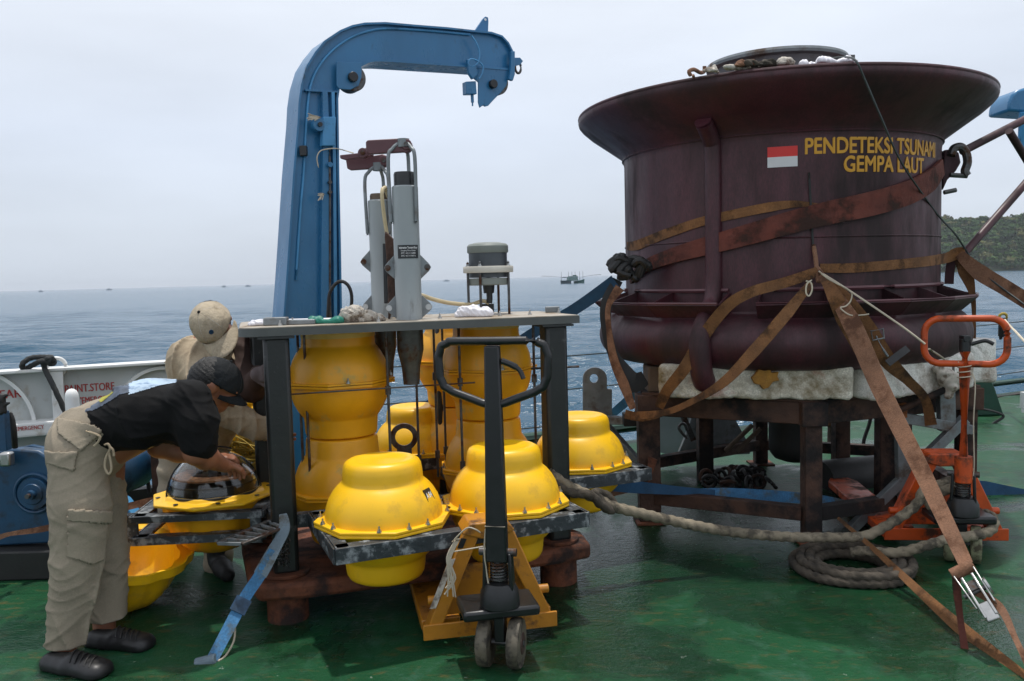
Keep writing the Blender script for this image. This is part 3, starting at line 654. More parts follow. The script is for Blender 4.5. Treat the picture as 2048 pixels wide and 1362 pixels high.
def make_float(mt='yellow', stub=False):
    t = thing('float_unit', 'yellow domed float', 'float', (0, 0, 0), 'yellow floats on the rack')
    b = MB(); oct_flange(b, 0.288, 0.001, 0.013); b.lathe(CAPPROF, (0, 0, 0), 64); b.build('upper_shell', M[mt], t, bevel=0.003)
    b = MB(); oct_flange(b, 0.287, -0.013, -0.001); b.lathe([(r, -z) for r, z in CAPPROF], (0, 0, 0), 64); b.build('lower_shell', M[mt], t, bevel=0.003)
    for k in range(8):
        a = 2 * math.pi * k / 8 + 0.3
        for q in (-0.14, 0.14):
            aa = a + math.pi / 8 + q * 1.2
            if k % 2 == 0 or q > 0: put_bolt(t, 0.262 * math.cos(aa), 0.262 * math.sin(aa), 0.013, k)
    return t
F0 = make_float()
# photo-measured spots on the tray
fl = [((768, 1022), 3.49, 0.0, 'big yellow domed float at front left of the tray with a small black tag'),
      ((1010, 1003), 3.70, 0.25, 'big yellow domed float right behind the black jack handle'),
      ((1158, 930), 4.47, 0.1, 'yellow domed float at the far right of the rack beside the thick rope'),
      ((832, 905), 4.95, 0.2, 'yellow domed float at the back seen through the ring-ended lifting eye')]
FL = []
for i, ((px, py), Y, rz, lab) in enumerate(fl):
    p = at(px, py, Y); o = F0 if i == 0 else dup(F0)
    o.location = (p.x, p.y, ZT); o.rotation_euler = (0, 0, rz); o['label'] = lab; FL.append(o)
# tag on the first float's shoulder, scuff on the second
b = MB(); a = R(-22)
for k in range(2): pass
pts = [V((0.219 * math.cos(a + t), 0.219 * math.sin(a + t), 0.112 - u)) for t, u in ((-0.10, 0.0), (0.10, -0.006), (0.10, 0.0), (-0.10, 0.0))]
Pt = []
for t in (-0.13, 0.13):
    for r_, z_ in ((0.1995, 0.132), (0.2235, 0.086)): Pt.append(V((r_ * math.cos(a + t), r_ * math.sin(a + t), z_)))
b.prism([Pt[0], Pt[2], Pt[3], Pt[1]], V((math.cos(a), math.sin(a), 0.5)) * 0.003)
tg = b.build('tag', M['label'], FL[0])
vs_, fs = textmesh('A B4', 0.04, 0.001); b = MB(); ux = (Pt[2] - Pt[0]).normalized(); uy = (Pt[0] - Pt[1]).normalized(); nn = V((math.cos(a), math.sin(a), 0.5)).normalized()
b.add([Pt[1] + ux * (0.004 + v.x * 0.55) + uy * (0.014 + v.y * 0.8) + nn * 0.0045 for v in vs_], fs); b.build('tag_print', M['labelw'], tg, flat=True)

def make_column(x, y, lab, rz=0):
    t = thing('float_column', lab, 'float', (x, y, ZT), 'stacked yellow float columns inside the rack')
    o = V((x, y, ZT))
    b = MB(); oct_flange(b, 0.268, 0.001, 0.012, rot=0.3 + rz); b.lathe(BALLPROF, (0, 0, 0), 56); b.v = [tuple(V(v) + o) for v in b.v]; b.build('lower_float', M['yellow_shaded'], t, bevel=0.002)
    b = MB(); b.lathe([(r, -z) for r, z in CAPPROF], (0, 0, 0), 56); oct_flange(b, 0.268, -0.012, -0.001, rot=0.3 + rz); b.v = [tuple(V(v) + o) for v in b.v]; b.build('base_shell', M['yellow_shaded'], t, bevel=0.002)
    zc = 0.516
    b = MB(); b.lathe([(r, -z + zc) for r, z in BALLPROF[::-1]], (0, 0, 0), 56); b.v = [tuple(V(v) + o) for v in b.v]; b.build('middle_shell', M['yellow_shaded'], t)
    top = ZT + zc; rem = 1.232 - top
    b = MB(); pr = [(r, z + zc) for r, z in BALLPROF[:8]] + [(0.170, zc + 0.215)]; b.lathe(pr, (0, 0, 0), 56); b.v = [tuple(V(v) + o) for v in b.v]; b.build('upper_shell', M['yellow_shaded'], t)
    b = MB(); b.lathe([(0.173, zc + 0.208), (0.173, zc + 0.228), (0.180, zc + 0.230), (0.180, zc + rem + 0.0)], (0, 0, 0), 56); b.v = [tuple(V(v) + o) for v in b.v]; b.build('top_collar', M['cream'], t)
    b = MB(); b.lathe([(0.228, zc - 0.012), (0.262, zc - 0.012), (0.262, zc - 0.002), (0.228, zc - 0.002)], (0, 0, 0), 8); b.lathe([(0.228, zc + 0.001), (0.262, zc + 0.001), (0.262, zc + 0.010), (0.228, zc + 0.010)], (0, 0, 0), 8)
    b.v = [tuple(V(v) + o) for v in b.v]; b.build('equator_flange', M['yellow_shaded'], t)
    for k in range(4):
        aa = k * math.pi / 2 + 0.35; put_bolt(t, 0.245 * math.cos(aa), 0.245 * math.sin(aa), zc + 0.010)
        put_bolt(t, 0.248 * math.cos(aa), 0.248 * math.sin(aa), 0.012)
    return t
CL = at(683, 850, 4.02); CRt = at(977, 850, 4.42); CB = at(916, 850, 4.92)
make_column(CL.x, CL.y, 'yellow float column under the left half of the grey plate, nearest the men')
make_column(CRt.x, CRt.y, 'yellow float column under the right half of the plate, seen through the jack handle', 0.2)
make_column(CB.x, CB.y, 'shaded yellow float column at the back between the other two', 0.1)

# rack
PL = at(574, 1165, 3.62); PR = at(1116, 1100, 3.98); rl = V((PL.x, PL.y, 0)); rr = V((PR.x, PR.y, 0))
u = (rr - rl).normalized(); w = V((-u.y, u.x, 0))
rack = thing('float_rack', 'tall float rack of black posts with a flat grey top plate and rusty base', 'steel rack', rl)
def RK(a, b_, z): return rl + u * a + w * b_ + V((0, 0, z))
LW = (rr - rl).length
bl = at(533, 900, 4.15); blc = (V((bl.x, bl.y, 0)) - rl); BLa, BLb = blc.dot(u), blc.dot(w)
ZP = 1.232
for a, b_ in ((0, 0), (LW, 0), (BLa, BLb), (LW * 0.75, 0.98)):
    m = MB(); m.bar(RK(a, b_, 0.205), RK(a, b_, ZP), 0.108, 0.108, side=u); m.build('post', M['post'], rack, bevel=0.018)
    m = MB(); m.prism([RK(a - .075, b_ - .075, ZP - 0.012), RK(a + .075, b_ - .075, ZP - 0.012), RK(a + .075, b_ + .075, ZP - 0.012), RK(a - .075, b_ + .075, ZP - 0.012)], (0, 0, 0.010)); m.build('post_cap', M['post'], rack)
    m = MB(); m.cyl(RK(a, b_, 0.199), RK(a, b_, 0.215), 0.10, n=24); m.build('post_flange', M['rust'], rack, bevel=0.003)
    m = MB(); m.cyl(RK(a, b_, 0.0), RK(a, b_, 0.122), 0.088, n=28); m.build('foot', M['rust'], rack)
# top plate: rounded left end, straight right end
xl = -0.15; xr = LW + 0.105; yf = -0.075; yb = 0.62; ol = []
ol += [RK(xr, yf, ZP), RK(xr, yb - 0.1, ZP), RK(xr - 0.25, yb, ZP), RK(-0.05, yb, ZP)]
for k in range(9):
    t = math.pi / 2 + math.pi / 2 * k / 8; ol.append(RK(xl + 0.12 + 0.12 * math.cos(t), yb - 0.12 + 0.12 * math.sin(t), ZP))
for k in range(9):
    t = math.pi + math.pi / 2 * k / 8; ol.append(RK(xl + 0.07 + 0.07 * math.cos(t), yf + 0.07 + 0.07 * math.sin(t), ZP))
m = MB(); m.prism(ol, (0, 0, 0.034)); m.build('top_plate_edge', M['plateedge'], rack)
m = MB(); m.prism([p + (RK(LW / 2, 0.28, ZP) - p) * 0.006 + V((0, 0, 0.0345)) for p in ol], (0, 0, 0.0035)); m.build('top_plate', M['plate'], rack)
# rusty base slab
def slab(pts, z0, h, nm, mt='rust', bev=0.02):
    m = MB(); m.prism([RK(a, b_, z0) for a, b_ in pts], (0, 0, h)); return m.build(nm, M[mt], rack, bevel=bev)
slab([(-0.12, -0.12), (0.06, -0.15), (LW - 0.05, -0.13), (LW + 0.13, -0.10), (LW + 0.16, 0.10), (LW * .75 + 0.16, 1.05), (LW * .75 - 0.1, 1.16), (BLa - 0.02, BLb + 0.13), (BLa - 0.14, BLb), (-0.16, 0.02)], 0.122, 0.076, 'base_slab')
m = MB(); m.box(RK(LW / 2 - 0.1, 0.5, 0.095), (0.62, 0.5, 0.05), Matrix.Rotation(math.atan2(u.y, u.x), 3, 'Z')); m.build('base_weight', M['rustdark'], rack, bevel=0.01)
# trays of angle steel (one open frame round each outer float)
def tray(cx, cy, yaw, half, nm='tray', zt=ZT - 0.014, h=0.062, depth_b=None):
    c, s = math.cos(yaw), math.sin(yaw); e = V((c, s, 0)); f = V((-s, c, 0)); o = V((cx, cy, 0))
    hx, hy = half
    for (p, q) in (((-hx, -hy), (hx, -hy)), ((hx, -hy), (hx, hy)), ((hx, hy), (-hx, hy)), ((-hx, hy), (-hx, -hy))):
        a = o + e * p[0] + f * p[1]; b_ = o + e * q[0] + f * q[1]; dd = (b_ - a).normalized(); inn = V((-dd.y, dd.x, 0))
        m = MB(); m.bar(a + V((0, 0, zt - h / 2)) + dd * 0.004, b_ + V((0, 0, zt - h / 2)) - dd * 0.004, 0.008, h, side=inn)
        m.bar(a + inn * 0.034 + V((0, 0, zt - 0.004)) + dd * 0.012, b_ + inn * 0.034 + V((0, 0, zt - 0.004)) - dd * 0.012, 0.054, 0.006, side=inn)
        m.bar(a + inn * 0.022 + V((0, 0, zt - h + 0.003)) + dd * 0.012, b_ + inn * 0.022 + V((0, 0, zt - h + 0.003)) - dd * 0.012, 0.030, 0.006, side=inn)
        m.build(nm + '_rail', M['tray'], rack, bevel=0.0015)
p0, p1 = at(768, 1022, 3.49), at(1010, 1003, 3.70)
d = (p1 - p0); yaw = math.atan2(d.y, d.x); mid = (p0 + p1) / 2
tray(mid.x, mid.y, yaw, ((d.length) / 2 + 0.265, 0.29))
p2 = at(1158, 930, 4.47); tray(p2.x, p2.y, yaw, (0.275, 0.28)); p3 = at(832, 905, 4.95); tray(p3.x, p3.y, yaw, (0.275, 0.28))
OP = at(430, 1000, 3.93); tray(OP.x - 0.01, OP.y, 0.08, (0.285, 0.27), h=0.03)
tray(OP.x - 0.01, OP.y, 0.08, (0.284, 0.26), zt=ZT - 0.11, h=0.035)
for sx, sy in ((-1, -1), (1, -1), (-1, 1), (1, 1)):
    m = MB(); c = V((OP.x - 0.01 + sx * 0.272, OP.y + sy * 0.245, ZT - 0.085)); m.box(c, (0.05, 0.012, 0.14)); m.box(c + V((-sx * 0.0, -sy * 0.012, 0)), (0.045, 0.008, 0.15)); m.build('corner_plate', M['tray'], rack, bevel=0.003)
# arms that tie the trays to the posts
for a, b_ in ((V((OP.x + 0.27, OP.y - .05, ZT - 0.05)), RK(-0.03, 0.03, ZT - 0.05)), (V((OP.x + 0.27, OP.y + .1, ZT - 0.05)), RK(BLa, BLb, ZT - 0.05)), (RK(LW, 0.02, ZT - 0.06), V((p2.x - 0.1, p2.y - 0.26, ZT - 0.06))),
              (RK(0, 0.04, ZT - 0.055), RK(LW, 0.04, ZT - 0.055)), (RK(BLa, BLb, ZT - 0.055), RK(LW * .75, 0.98, ZT - 0.055)), (RK(0.45, -0.2, ZT - 0.09), RK(0.45, 1.1, ZT - 0.09)), (RK(0.9, -0.2, ZT - 0.09), RK(0.9, 1.2, ZT - 0.09))):
    m = MB(); m.bar(a, b_, 0.05, 0.06); m.build('tray_arm', M['tray'], rack, bevel=0.004)
# thin tie rods
for px, Y, y0, y1 in ((608, 3.86, 675, 1003), (772, 3.88, 668, 890), (833, 4.3, 770, 890), (867, 4.4, 660, 935), (884, 4.5, 660, 920), (917, 4.12, 655, 945), (1066, 4.2, 650, 880), (597, 3.95, 720, 1000)):
    a = at(px, y0, Y); zt_ = ZP - 0.001; x = a.x
    m = MB(); q = at(px + 4, y1, Y); m.cyl((x, Y, ZT - 0.05), (x, Y, zt_), 0.0065, n=8); m.build('tie_rod', M['dsteel'], rack)
    for zz in (0.93, 0.52):
        m = MB(); m.cyl((x, Y, zz), (x, Y, zz + 0.04), 0.013, n=8); m.build('rod_coupler', M['dsteel'], rack)
m = MB(); a = at(700, 783, 3.72); b_ = at(1105, 752, 3.9); m.cyl(at(560, 790, 3.68), at(950, 765, 3.95), 0.004, n=6); m.build('cross_wire', M['dsteel'], rack); m = MB(); m.cyl(at(1062, 737, 4.1), at(1158, 733, 4.15), 0.006, n=6); m.build('cross_wire', M['dsteel'], rack)
# bolts, clips and a flat bar on the plate top
for px, Y in ((560, 3.66), (757, 3.75), (880, 3.95), (1000, 4.05), (1060, 4.1), (585, 3.9), (1118, 4.2)):
    q = at(px, 640, Y); put_bolt(rack, q.x - rl.x, q.y - rl.y, ZP + 0.038)
for px, Y, sx, sy, sz in ((552, 3.70, .10, .05, .035), (600, 3.72, .14, .05, .022), (1105, 4.28, .07, .05, .03), (975, 4.35, .07, .05, .05)):
    q = at(px, 640, Y); m = MB(); m.box((q.x, q.y, ZP + 0.038 + sz / 2), (sx, sy, sz)); m.build('clamp_block', M['galv'] if sz < .04 else M['black'], rack, bevel=0.004)

# white rag, crumpled cloth, green glove on the plate
ZZ = ZP + 0.038
def rag(name, c, size, mt, lab, cat, seed, amp=0.02, res=0.0045, n=9):
    g = np.random.default_rng(seed); pr = []
    for k in range(n):
        o = (g.random(3) - 0.5) * np.array([size[0], size[1], 0]) ; r = size[2] * (0.5 + 0.5 * g.random())
        e = o + (g.random(3) - 0.5) * np.array([size[0] * .7, size[1] * .7, 0])
        pr.append(('cap', (c[0] + o[0], c[1] + o[1], c[2] + r * 0.6), (c[0] + e[0], c[1] + e[1], c[2] + r * 0.35), r, r * 0.55))
    z0 = c[2]
    vf = sculpt(pr, res, 0.012, disp=lambda p: fold(p, 1 / (size[0] * 0.35), (0.4, 1, 0.5), seed, amp) + fold(p, 1 / (size[0] * 0.12), (1, .3, 0.5), seed + 1, amp * 0.35), clip=lambda p: (z0 + 0.001) - p[:, 2])
    o = obj_np(name, vf, M[mt], origin=c); tag(o, lab, cat); return o
q = at(945, 640, 4.02); rag('white_rag', (q.x, q.y, ZZ), (0.17, 0.07, 0.035), 'cloth_w', 'bright white rag lying on the plate just left of the antenna legs', 'rag', 1, 0.008)
q = at(745, 648, 3.83); rag('crumpled_cloth', (q.x, q.y, ZZ), (0.12, 0.06, 0.032), 'rag', 'greyish crumpled cloth on the plate at the foot of the grey cylinders', 'rag', 2, 0.010)
q = at(702, 640, 3.80); rag('paper_wad', (q.x, q.y, ZZ), (0.04, 0.03, 0.05), 'rag', 'upright greyish paper wad beside the green glove', 'rag', 3, 0.008, n=5)
q = at(645, 655, 3.74); rag('rubber_glove', (q.x, q.y, ZZ), (0.15, 0.04, 0.022), 'green_rag', 'dark green rubber glove lying on the plate before the blue mast', 'glove', 4, 0.004)
q = at(525, 658, 3.72); rag('white_paper', (q.x, q.y, ZZ), (0.07, 0.06, 0.02), 'cloth_w', 'white paper bunched on the rounded left end of the plate', 'paper', 5, 0.004)
q = at(575, 650, 4.0); m = MB(); m.box((q.x + .1, q.y, ZZ + .006), (0.38, 0.09, 0.012)); m.box((q.x - .05, q.y, ZZ + .017), (0.07, 0.05, 0.01)); tag(m.build('flat_bar', M['cloth_w'], origin=(q.x, q.y, ZZ), bevel=0.002), 'white flat strip lying along the back of the plate near the mast', 'strip')

# lifting eye (ring-ended rusty bar)
c = at(808, 873, 4.35); cc = V((c.x, 4.35, c.z)); e = V((1, 0.1, 0)).normalized(); m = MB()
n_ = 28; ro, ri = 0.071, 0.045; pts = []
for k in range(n_):
    a = 2 * math.pi * k / n_
    rx = ro
    pts.append((cc + e * (rx * math.cos(a)) + V((0, 0, rx * math.sin(a))), cc + e * (ri * math.cos(a)) + V((0, 0, ri * math.sin(a)))))
vv = [p for q_ in pts for p in q_]; off = V((0.002, -0.02, 0)); base_n = len(vv); vv += [p + off for p in vv]
ff = []
for k in range(n_):
    a0, a1 = 2 * k, 2 * ((k + 1) % n_); ff += [(a0, a1, a1 + 1, a0 + 1), (base_n + a0, base_n + a0 + 1, base_n + a1 + 1, base_n + a1), (a0, base_n + a0, base_n + a1, a1), (a0 + 1, a1 + 1, base_n + a1 + 1, base_n + a0 + 1)]
m.add(vv, ff); m.bar(cc + V((0, -0.01, -0.05)), V((cc.x + .01, 4.34, 0.42)), 0.075, 0.018, side=e); tag(m.build('lifting_eye', M['dsteel'], origin=(cc.x, 4.34, 0.42), bevel=0.002), 'rusty steel lifting eye with a big round hole between the float columns', 'lifting eye')

# ------------------------------------------------------------------ grey release cylinders standing through the plate
def release(px, pyt, pyb, Y, wpx, lab, capm, caph, hose=False):
    c = at(px, pyb, Y); r = wpx / FPX * Y / 2; top = at(px - 3, pyt, Y).z; x, y = c.x, c.y
    t = thing('acoustic_release', lab, 'instrument', (x, y, ZZ), 'grey release cylinders on the plate')
    m = MB(); m.lathe([(0.001, ZZ), (r, ZZ), (r, top - 0.006), (r - 0.006, top), (0.001, top)], (x, y, 0), 40); m.build('housing', M['grey'], t)
    m = MB(); m.lathe([(r * 0.82, top - 0.002), (r * 0.82, top + caph - 0.01), (r * 0.75, top + caph), (0.001, top + caph)], (x, y, 0), 32); m.build('end_cap', M[capm], t)
    # lower body hanging below the plate
    m = MB(); m.lathe([(0.001, ZZ - 0.30), (r * 0.62, ZZ - 0.30), (r * 0.72, ZZ - 0.22), (r * 0.98, ZZ - 0.15), (r * 1.02, ZZ - 0.14), (r * 1.02, ZZ - 0.001)], (x, y, 0), 32); m.build('lower_body', M['dsteel'], t)
    zy = top + caph + 0.13
    for a in (200, 320, 80):
        a = R(a); dx, dy = math.cos(a), math.sin(a)
        P = [(x + dx * (r + 0.008), y + dy * (r + 0.008), top - 0.17), (x + dx * (r + 0.010), y + dy * (r + 0.010), top - 0.1), (x + dx * (r + 0.012), y + dy * (r + 0.012), zy - 0.07), (x + dx * (r * 0.85), y + dy * (r * 0.85), zy - 0.025), (x + dx * r * 0.4, y + dy * r * 0.4, zy)]
        m = MB(); m.tube(smooth_path(P, 5), 0.0085, 8); m.build('cage_rod', M['galv'], t)
    m = MB(); m.cyl((x, y, zy - 0.018), (x, y, zy + 0.02), 0.028, n=16); m.build('cage_collar', M['galv'], t)
    for z in (ZZ + 0.055, top - 0.37 if pyt < 380 else top - 0.30):
        for sg in (-1, 1):
            ex = V((1, 0.25, 0)).normalized() * sg; o = V((x, y, z)) + ex * (r - 0.004); h = 0.062; ww = 0.050
            m = MB(); m.prism([o + V((0, 0, h)), o + ex * ww * 0.85 + V((0, 0, 0.017)), o + ex * ww * 1.05, o + ex * ww * 0.85 - V((0, 0, 0.017)), o - V((0, 0, h * (0.9 if z > ZZ + .1 else 0.85)))], V((0.0, 0.012, 0))); m.build('lug', M['galv'], t, bevel=0.002)
            m = MB(); q = o + ex * ww * 0.70; m.cyl(q + V((0, -0.004, 0)), q + V((0, 0.0, 0)), 0.014, n=14); m.build('lug_pin', M['steel'] if z < ZZ + .1 else M['dsteel'], t)
    return t, V((x, y, 0)), r, top, zy
t2, c2, r2, top2, zy2 = release(768, 400, 640, 4.22, 46, 'rear grey release cylinder with rusty top and cream hose looped over it', 'plyw', 0.03)
t1, c1, r1, top1, zy1 = release(819, 372, 645, 3.93, 52, 'front grey release cylinder with black cap and black printed label', 'black', 0.062)
# black label on the front cylinder
zl1 = at(820, 503, 3.87).z; m = MB(); P = [V((c1.x + (r1 + 0.0015) * math.cos(a), c1.y + (r1 + 0.0015) * math.sin(a), zl1)) for a in np.linspace(R(-125), R(-30), 14)]
m.ribbon(P, (0, 0, 1), 0.060, 0.0015); lb = m.build('label', M['label'], t1)
def wraptext(body, size, a0, z, c, r, parent, mt, off=0.0025, sx=1.0, embold=0.0, align='LEFT', name='lettering'):
    vs_, fs = textmesh(body, size, embold, align); m = MB(); pts = []
    for v in vs_:
        a = a0 + v.x * sx / r; pts.append(V((c.x + (r + off) * math.cos(a), c.y + (r + off) * math.sin(a), z + v.y)))
    m.add(pts, fs); return m.build(name, M[mt], parent, flat=True)
wraptext('Indonesian Tsunami Buoy', 0.0135, R(-77), zl1 + 0.014, c1, r1, lb, 'labelw', sx=0.62, embold=0.0003, align='CENTER')
wraptext('Emergency Phone Number', 0.010, R(-77), zl1 + 0.002, c1, r1, lb, 'labelw', sx=0.62, align='CENTER')
wraptext('BPPT: +62 21 3168800', 0.010, R(-77), zl1 - 0.010, c1, r1, lb, 'labelw', sx=0.7, align='CENTER')
wraptext('BMG: +62 21 6546316', 0.010, R(-77), zl1 - 0.022, c1, r1, lb, 'labelw', sx=0.7, align='CENTER')
# maroon hook bars on top
def hookbar(pts_px, Y, lab, pin_px, thick=0.03):
    P = [at(x, y, Y) for x, y in pts_px]; t = thing('release_hook', lab, 'hook', P[-1])
    m = MB(); m.prism(P, (0.004, thick, 0)); m.build('hook_arm', M['maroon2'], t, bevel=0.004)
    q = at(*pin_px, Y); m = MB(); m.cyl(q + V((0, -0.008, 0)), q + V((0, thick + .008, 0)), 0.024, n=16); m.build('washer', M['maroon2'], t, bevel=0.002); m = MB(); m.cyl(q + V((0, -0.016, 0)), q + V((0, -.007, 0)), 0.012, n=6); m.build('pin', M['dsteel'], t); return t
Ya = c1.y - 0.015
hookbar([(731, 284), (735, 280), (806, 276), (818, 279), (823, 290), (820, 302), (812, 307), (806, 304), (738, 308), (732, 303)], Ya, 'upper maroon hook bar on top of the front grey cylinder', (813, 289))
hookbar([(691, 318), (735, 313), (765, 308), (774, 312), (777, 322), (773, 332), (764, 336), (700, 340), (694, 337)], c2.y - 0.015, 'lower maroon hook bar on top of the rear grey cylinder', (768, 321))
hookbar([(679, 310), (715, 306), (731, 295), (745, 300), (745, 312), (716, 316), (690, 320), (680, 317)], c2.y - 0.10, 'small pointed maroon hook tip sticking out to the left', (726, 306), 0.02)
m = MB(); P = [at(765, 378, 4.13), at(764, 392, 4.12), at(768, 430, 4.13), at(774, 470, 4.14), at(780, 520, 4.13), at(783, 560, 4.1)]
m.tube([at(775, 395, 4.2), at(770, 374, 4.17)] + smooth_path(P, 6), 0.0095, 8); tag(m.build('cream_hose', M['tubec'], origin=P[0]), 'cream hose running down between the two grey cylinders', 'hose')
m = MB(); m.prism([at(x, y, 4.02) for x, y in ((770, 462), (786, 478), (790, 520), (793, 605), (776, 640), (776, 600), (773, 520), (769, 475))], (0.0, 0.05, 0)); m.v = [tuple(V(v)) for v in m.v]
tag(m.build('rusty_hinge_bar', M['rustdark'], origin=at(780, 640, 4.02), bevel=0.004), 'rusty brown bar standing between the grey cylinders', 'steel bar')
m = MB(); m.prism([at(x, y, 4.10) for x, y in ((765, 487), (772, 487), (776, 607), (768, 607))], (0.0, 0.03, 0)); tag(m.build('black_side_bar', M['black'], origin=at(770, 607, 4.1), bevel=0.003), 'thin black bar just left of the rusty bar', 'steel bar')

# antenna on four legs
Y = 4.28; ac = at(977, 560, Y); ax, ay = ac.x, ac.y; zd0 = at(973, 559, Y).z; k_ = Y / FPX
an = thing('antenna', 'round dark antenna with grey lid held by an off-white ring on four thin legs', 'antenna', (ax, ay, ZZ))
zt = at(973, 486, Y).z; rl_ = 41 * k_
m = MB(); m.lathe([(0.001, zt + .004), (rl_ * 0.6, zt + 0.002), (rl_ * 0.92, zt - 0.006), (rl_, zt - 0.016), (rl_, zt - 0.045), (rl_ * 0.97, zt - 0.05), (rl_ * .9, zt - .05)], (ax, ay, 0), 48); m.build('dome', M['antg'], an)
m = MB(); m.lathe([(rl_ * 0.93, zt - 0.05), (rl_ * 0.93, zt - 0.172), (0.001, zt - 0.172)], (ax, ay, 0), 40); m.build('body', M['antd'], an)
zr = at(975, 539, Y).z
m = MB(); m.lathe([(rl_ * 0.94, zr - 0.016), (49 * k_, zr - 0.016), (50 * k_, zr - 0.012), (50 * k_, zr + 0.012), (49 * k_, zr + 0.016), (rl_ * 0.94, zr + 0.016)], (ax, ay, 0), 48); m.build('clamp_ring', M['antw'], an)
m = MB(); m.lathe([(0.001, zt - 0.21), (rl_ * 0.95, zt - 0.21), (rl_ * 1.0, zt - 0.205), (rl_ * 1.0, zt - 0.175), (0.001, zt - 0.172)], (ax, ay, 0), 40); m.build('bottom_flange', M['antg'], an)
m = MB(); m.cyl((ax, ay, zt - 0.25), (ax, ay, zt - 0.21), 0.026, 0.03, n=16); P = smooth_path([(ax, ay, zt - 0.22), (ax + 0.003, ay, zt - 0.27), (ax, ay, zt - 0.30)], 4); m.tube(P, 0.016, 10); m.build('connector', M['black'], an)
for a in (205, 250, 335, 65):
    a = R(a); rr_ = 44 * k_; q = V((ax + rr_ * math.cos(a), ay + rr_ * math.sin(a), 0))
    m = MB(); m.cyl(q + V((0, 0, ZZ)), q + V((0, 0, zr + 0.035)), 0.0065, n=8); m.build('leg', M['dsteel'], an); put_bolt(an, q.x - ax, q.y - ay, zr + 0.016 - ZZ)
P = [V((ax, ay, zt - 0.30)), at(965, 602, Y), at(940, 609, Y - .05), at(900, 606, 4.15), at(868, 599, 4.05), at(848, 592, 4.0), V((c1.x + .05, c1.y, at(840, 590, 3.95).z))]
m = MB(); m.tube(smooth_path(P, 8), 0.010, 8); tag(m.build('antenna_hose', M['tubec'], origin=P[0]), 'cream hose sagging from the antenna to the front grey cylinder', 'hose')

# ------------------------------------------------------------------ open float unit with a glass dome (being worked on)
opn = thing('open_float', 'opened yellow float with ribbed underside and upturned rim under the glass dome', 'float', (OP.x, OP.y, ZT))
o = V((OP.x, OP.y, ZT))
def rib(a, r=0.05, n=10): return 1 - r * (0.5 + 0.5 * math.cos(a * n)) ** 3
b = MB(); b.lathe([(0.232, -0.005), (0.230, -0.04), (0.222, -0.09), (0.200, -0.15), (0.165, -0.20), (0.12, -0.235), (0.06, -0.255), (0.001, -0.26)], (0, 0, 0), 80, sq=lambda a: rib(a)); b.v = [tuple(V(v) + o) for v in b.v]; b.build('ribbed_shell', M['yellow_shaded'], opn)
b = MB(); n8 = 8
pr = [(0.20, 0.0), (0.285, 0.0), (0.287, 0.012), (0.25, 0.020), (0.235, 0.018), (0.22, 0.035), (0.205, 0.035), (0.20, 0.015)]
b.lathe(pr, (0, 0, 0), 8); b.v = [tuple(V(v) + o) for v in b.v]; b.build('rim', M['yellow'], opn, bevel=0.004)
for k in range(8):
    a = 2 * math.pi * (k + .5) / 8; b = MB(); b.cyl(o + V((0.245 * math.cos(a), 0.245 * math.sin(a), 0.0195)), o + V((0.245 * math.cos(a), 0.245 * math.sin(a), 0.0215)), 0.011, n=10); b.build('bolt_hole', M['label'], opn)
gl = thing('glass_dome', 'clear glass dome full of dark instruments, gripped by the bending man', 'glass dome', o + V((0, 0, 0.03)))
rs = 0.205; b = MB(); pr = [(rs * math.cos(t), 0.02 + rs * 0.98 * math.sin(t)) for t in np.linspace(0.0, math.pi / 2 - 0.001, 20)]
pr2 = [((rs - 0.009) * math.cos(t), 0.02 + (rs * 0.98 - 0.009) * math.sin(t)) for t in np.linspace(math.pi / 2 - 0.001, 0.0, 20)]
b.lathe(pr + pr2 + [pr[0]], (0, 0, 0), 64); b.v = [tuple(V(v) + o) for v in b.v]; b.build('glass_shell', M['glass'], gl)
b = MB(); b.lathe([(0.001, 0.022), (0.19, 0.022), (0.19, 0.075), (0.15, 0.08), (0.001, 0.08)], (0, 0, 0), 48); b.v = [tuple(V(v) + o) for v in b.v]; b.build('instrument_drum', M['black'], gl)
b = MB(); b.lathe([(0.10, 0.10), (0.178, 0.10), (0.178, 0.108), (0.10, 0.108)], (0, 0, 0), 40); b.v = [tuple(V(v) + o) for v in b.v]; b.build('circuit_plate', M['elec'], gl)
g = random.Random(4)
for k in range(14):
    a = g.random() * 6.28; r_ = 0.03 + 0.11 * g.random(); b = MB(); b.box(o + V((r_ * math.cos(a), r_ * math.sin(a), 0.115 + 0.012 * g.random())), (0.02 + 0.03 * g.random(), 0.02, 0.02 + 0.03 * g.random())); b.build('component', M[g.choice(['elec', 'black', 'dsteel', 'galv', 'rubber'])], gl)
b = MB(); b.lathe([(0.200, 0.012), (0.212, 0.012), (0.212, 0.034), (0.2075, 0.036), (0.2065, 0.020), (0.200, 0.020)], (0, 0, 0), 56); b.v = [tuple(V(v) + o) for v in b.v]; b.build('seal_band', M['rubber'], gl)
b = MB(); P = [o + V((0.214 * math.cos(a) * math.cos(t), 0.214 * math.sin(a) * math.cos(t), 0.02 + 0.21 * math.sin(t))) for t in np.linspace(0.05, 2.0, 14) for a in (R(215),)]; b.tube(P, 0.004, 6); b.build('cable', M['rubber'], gl)

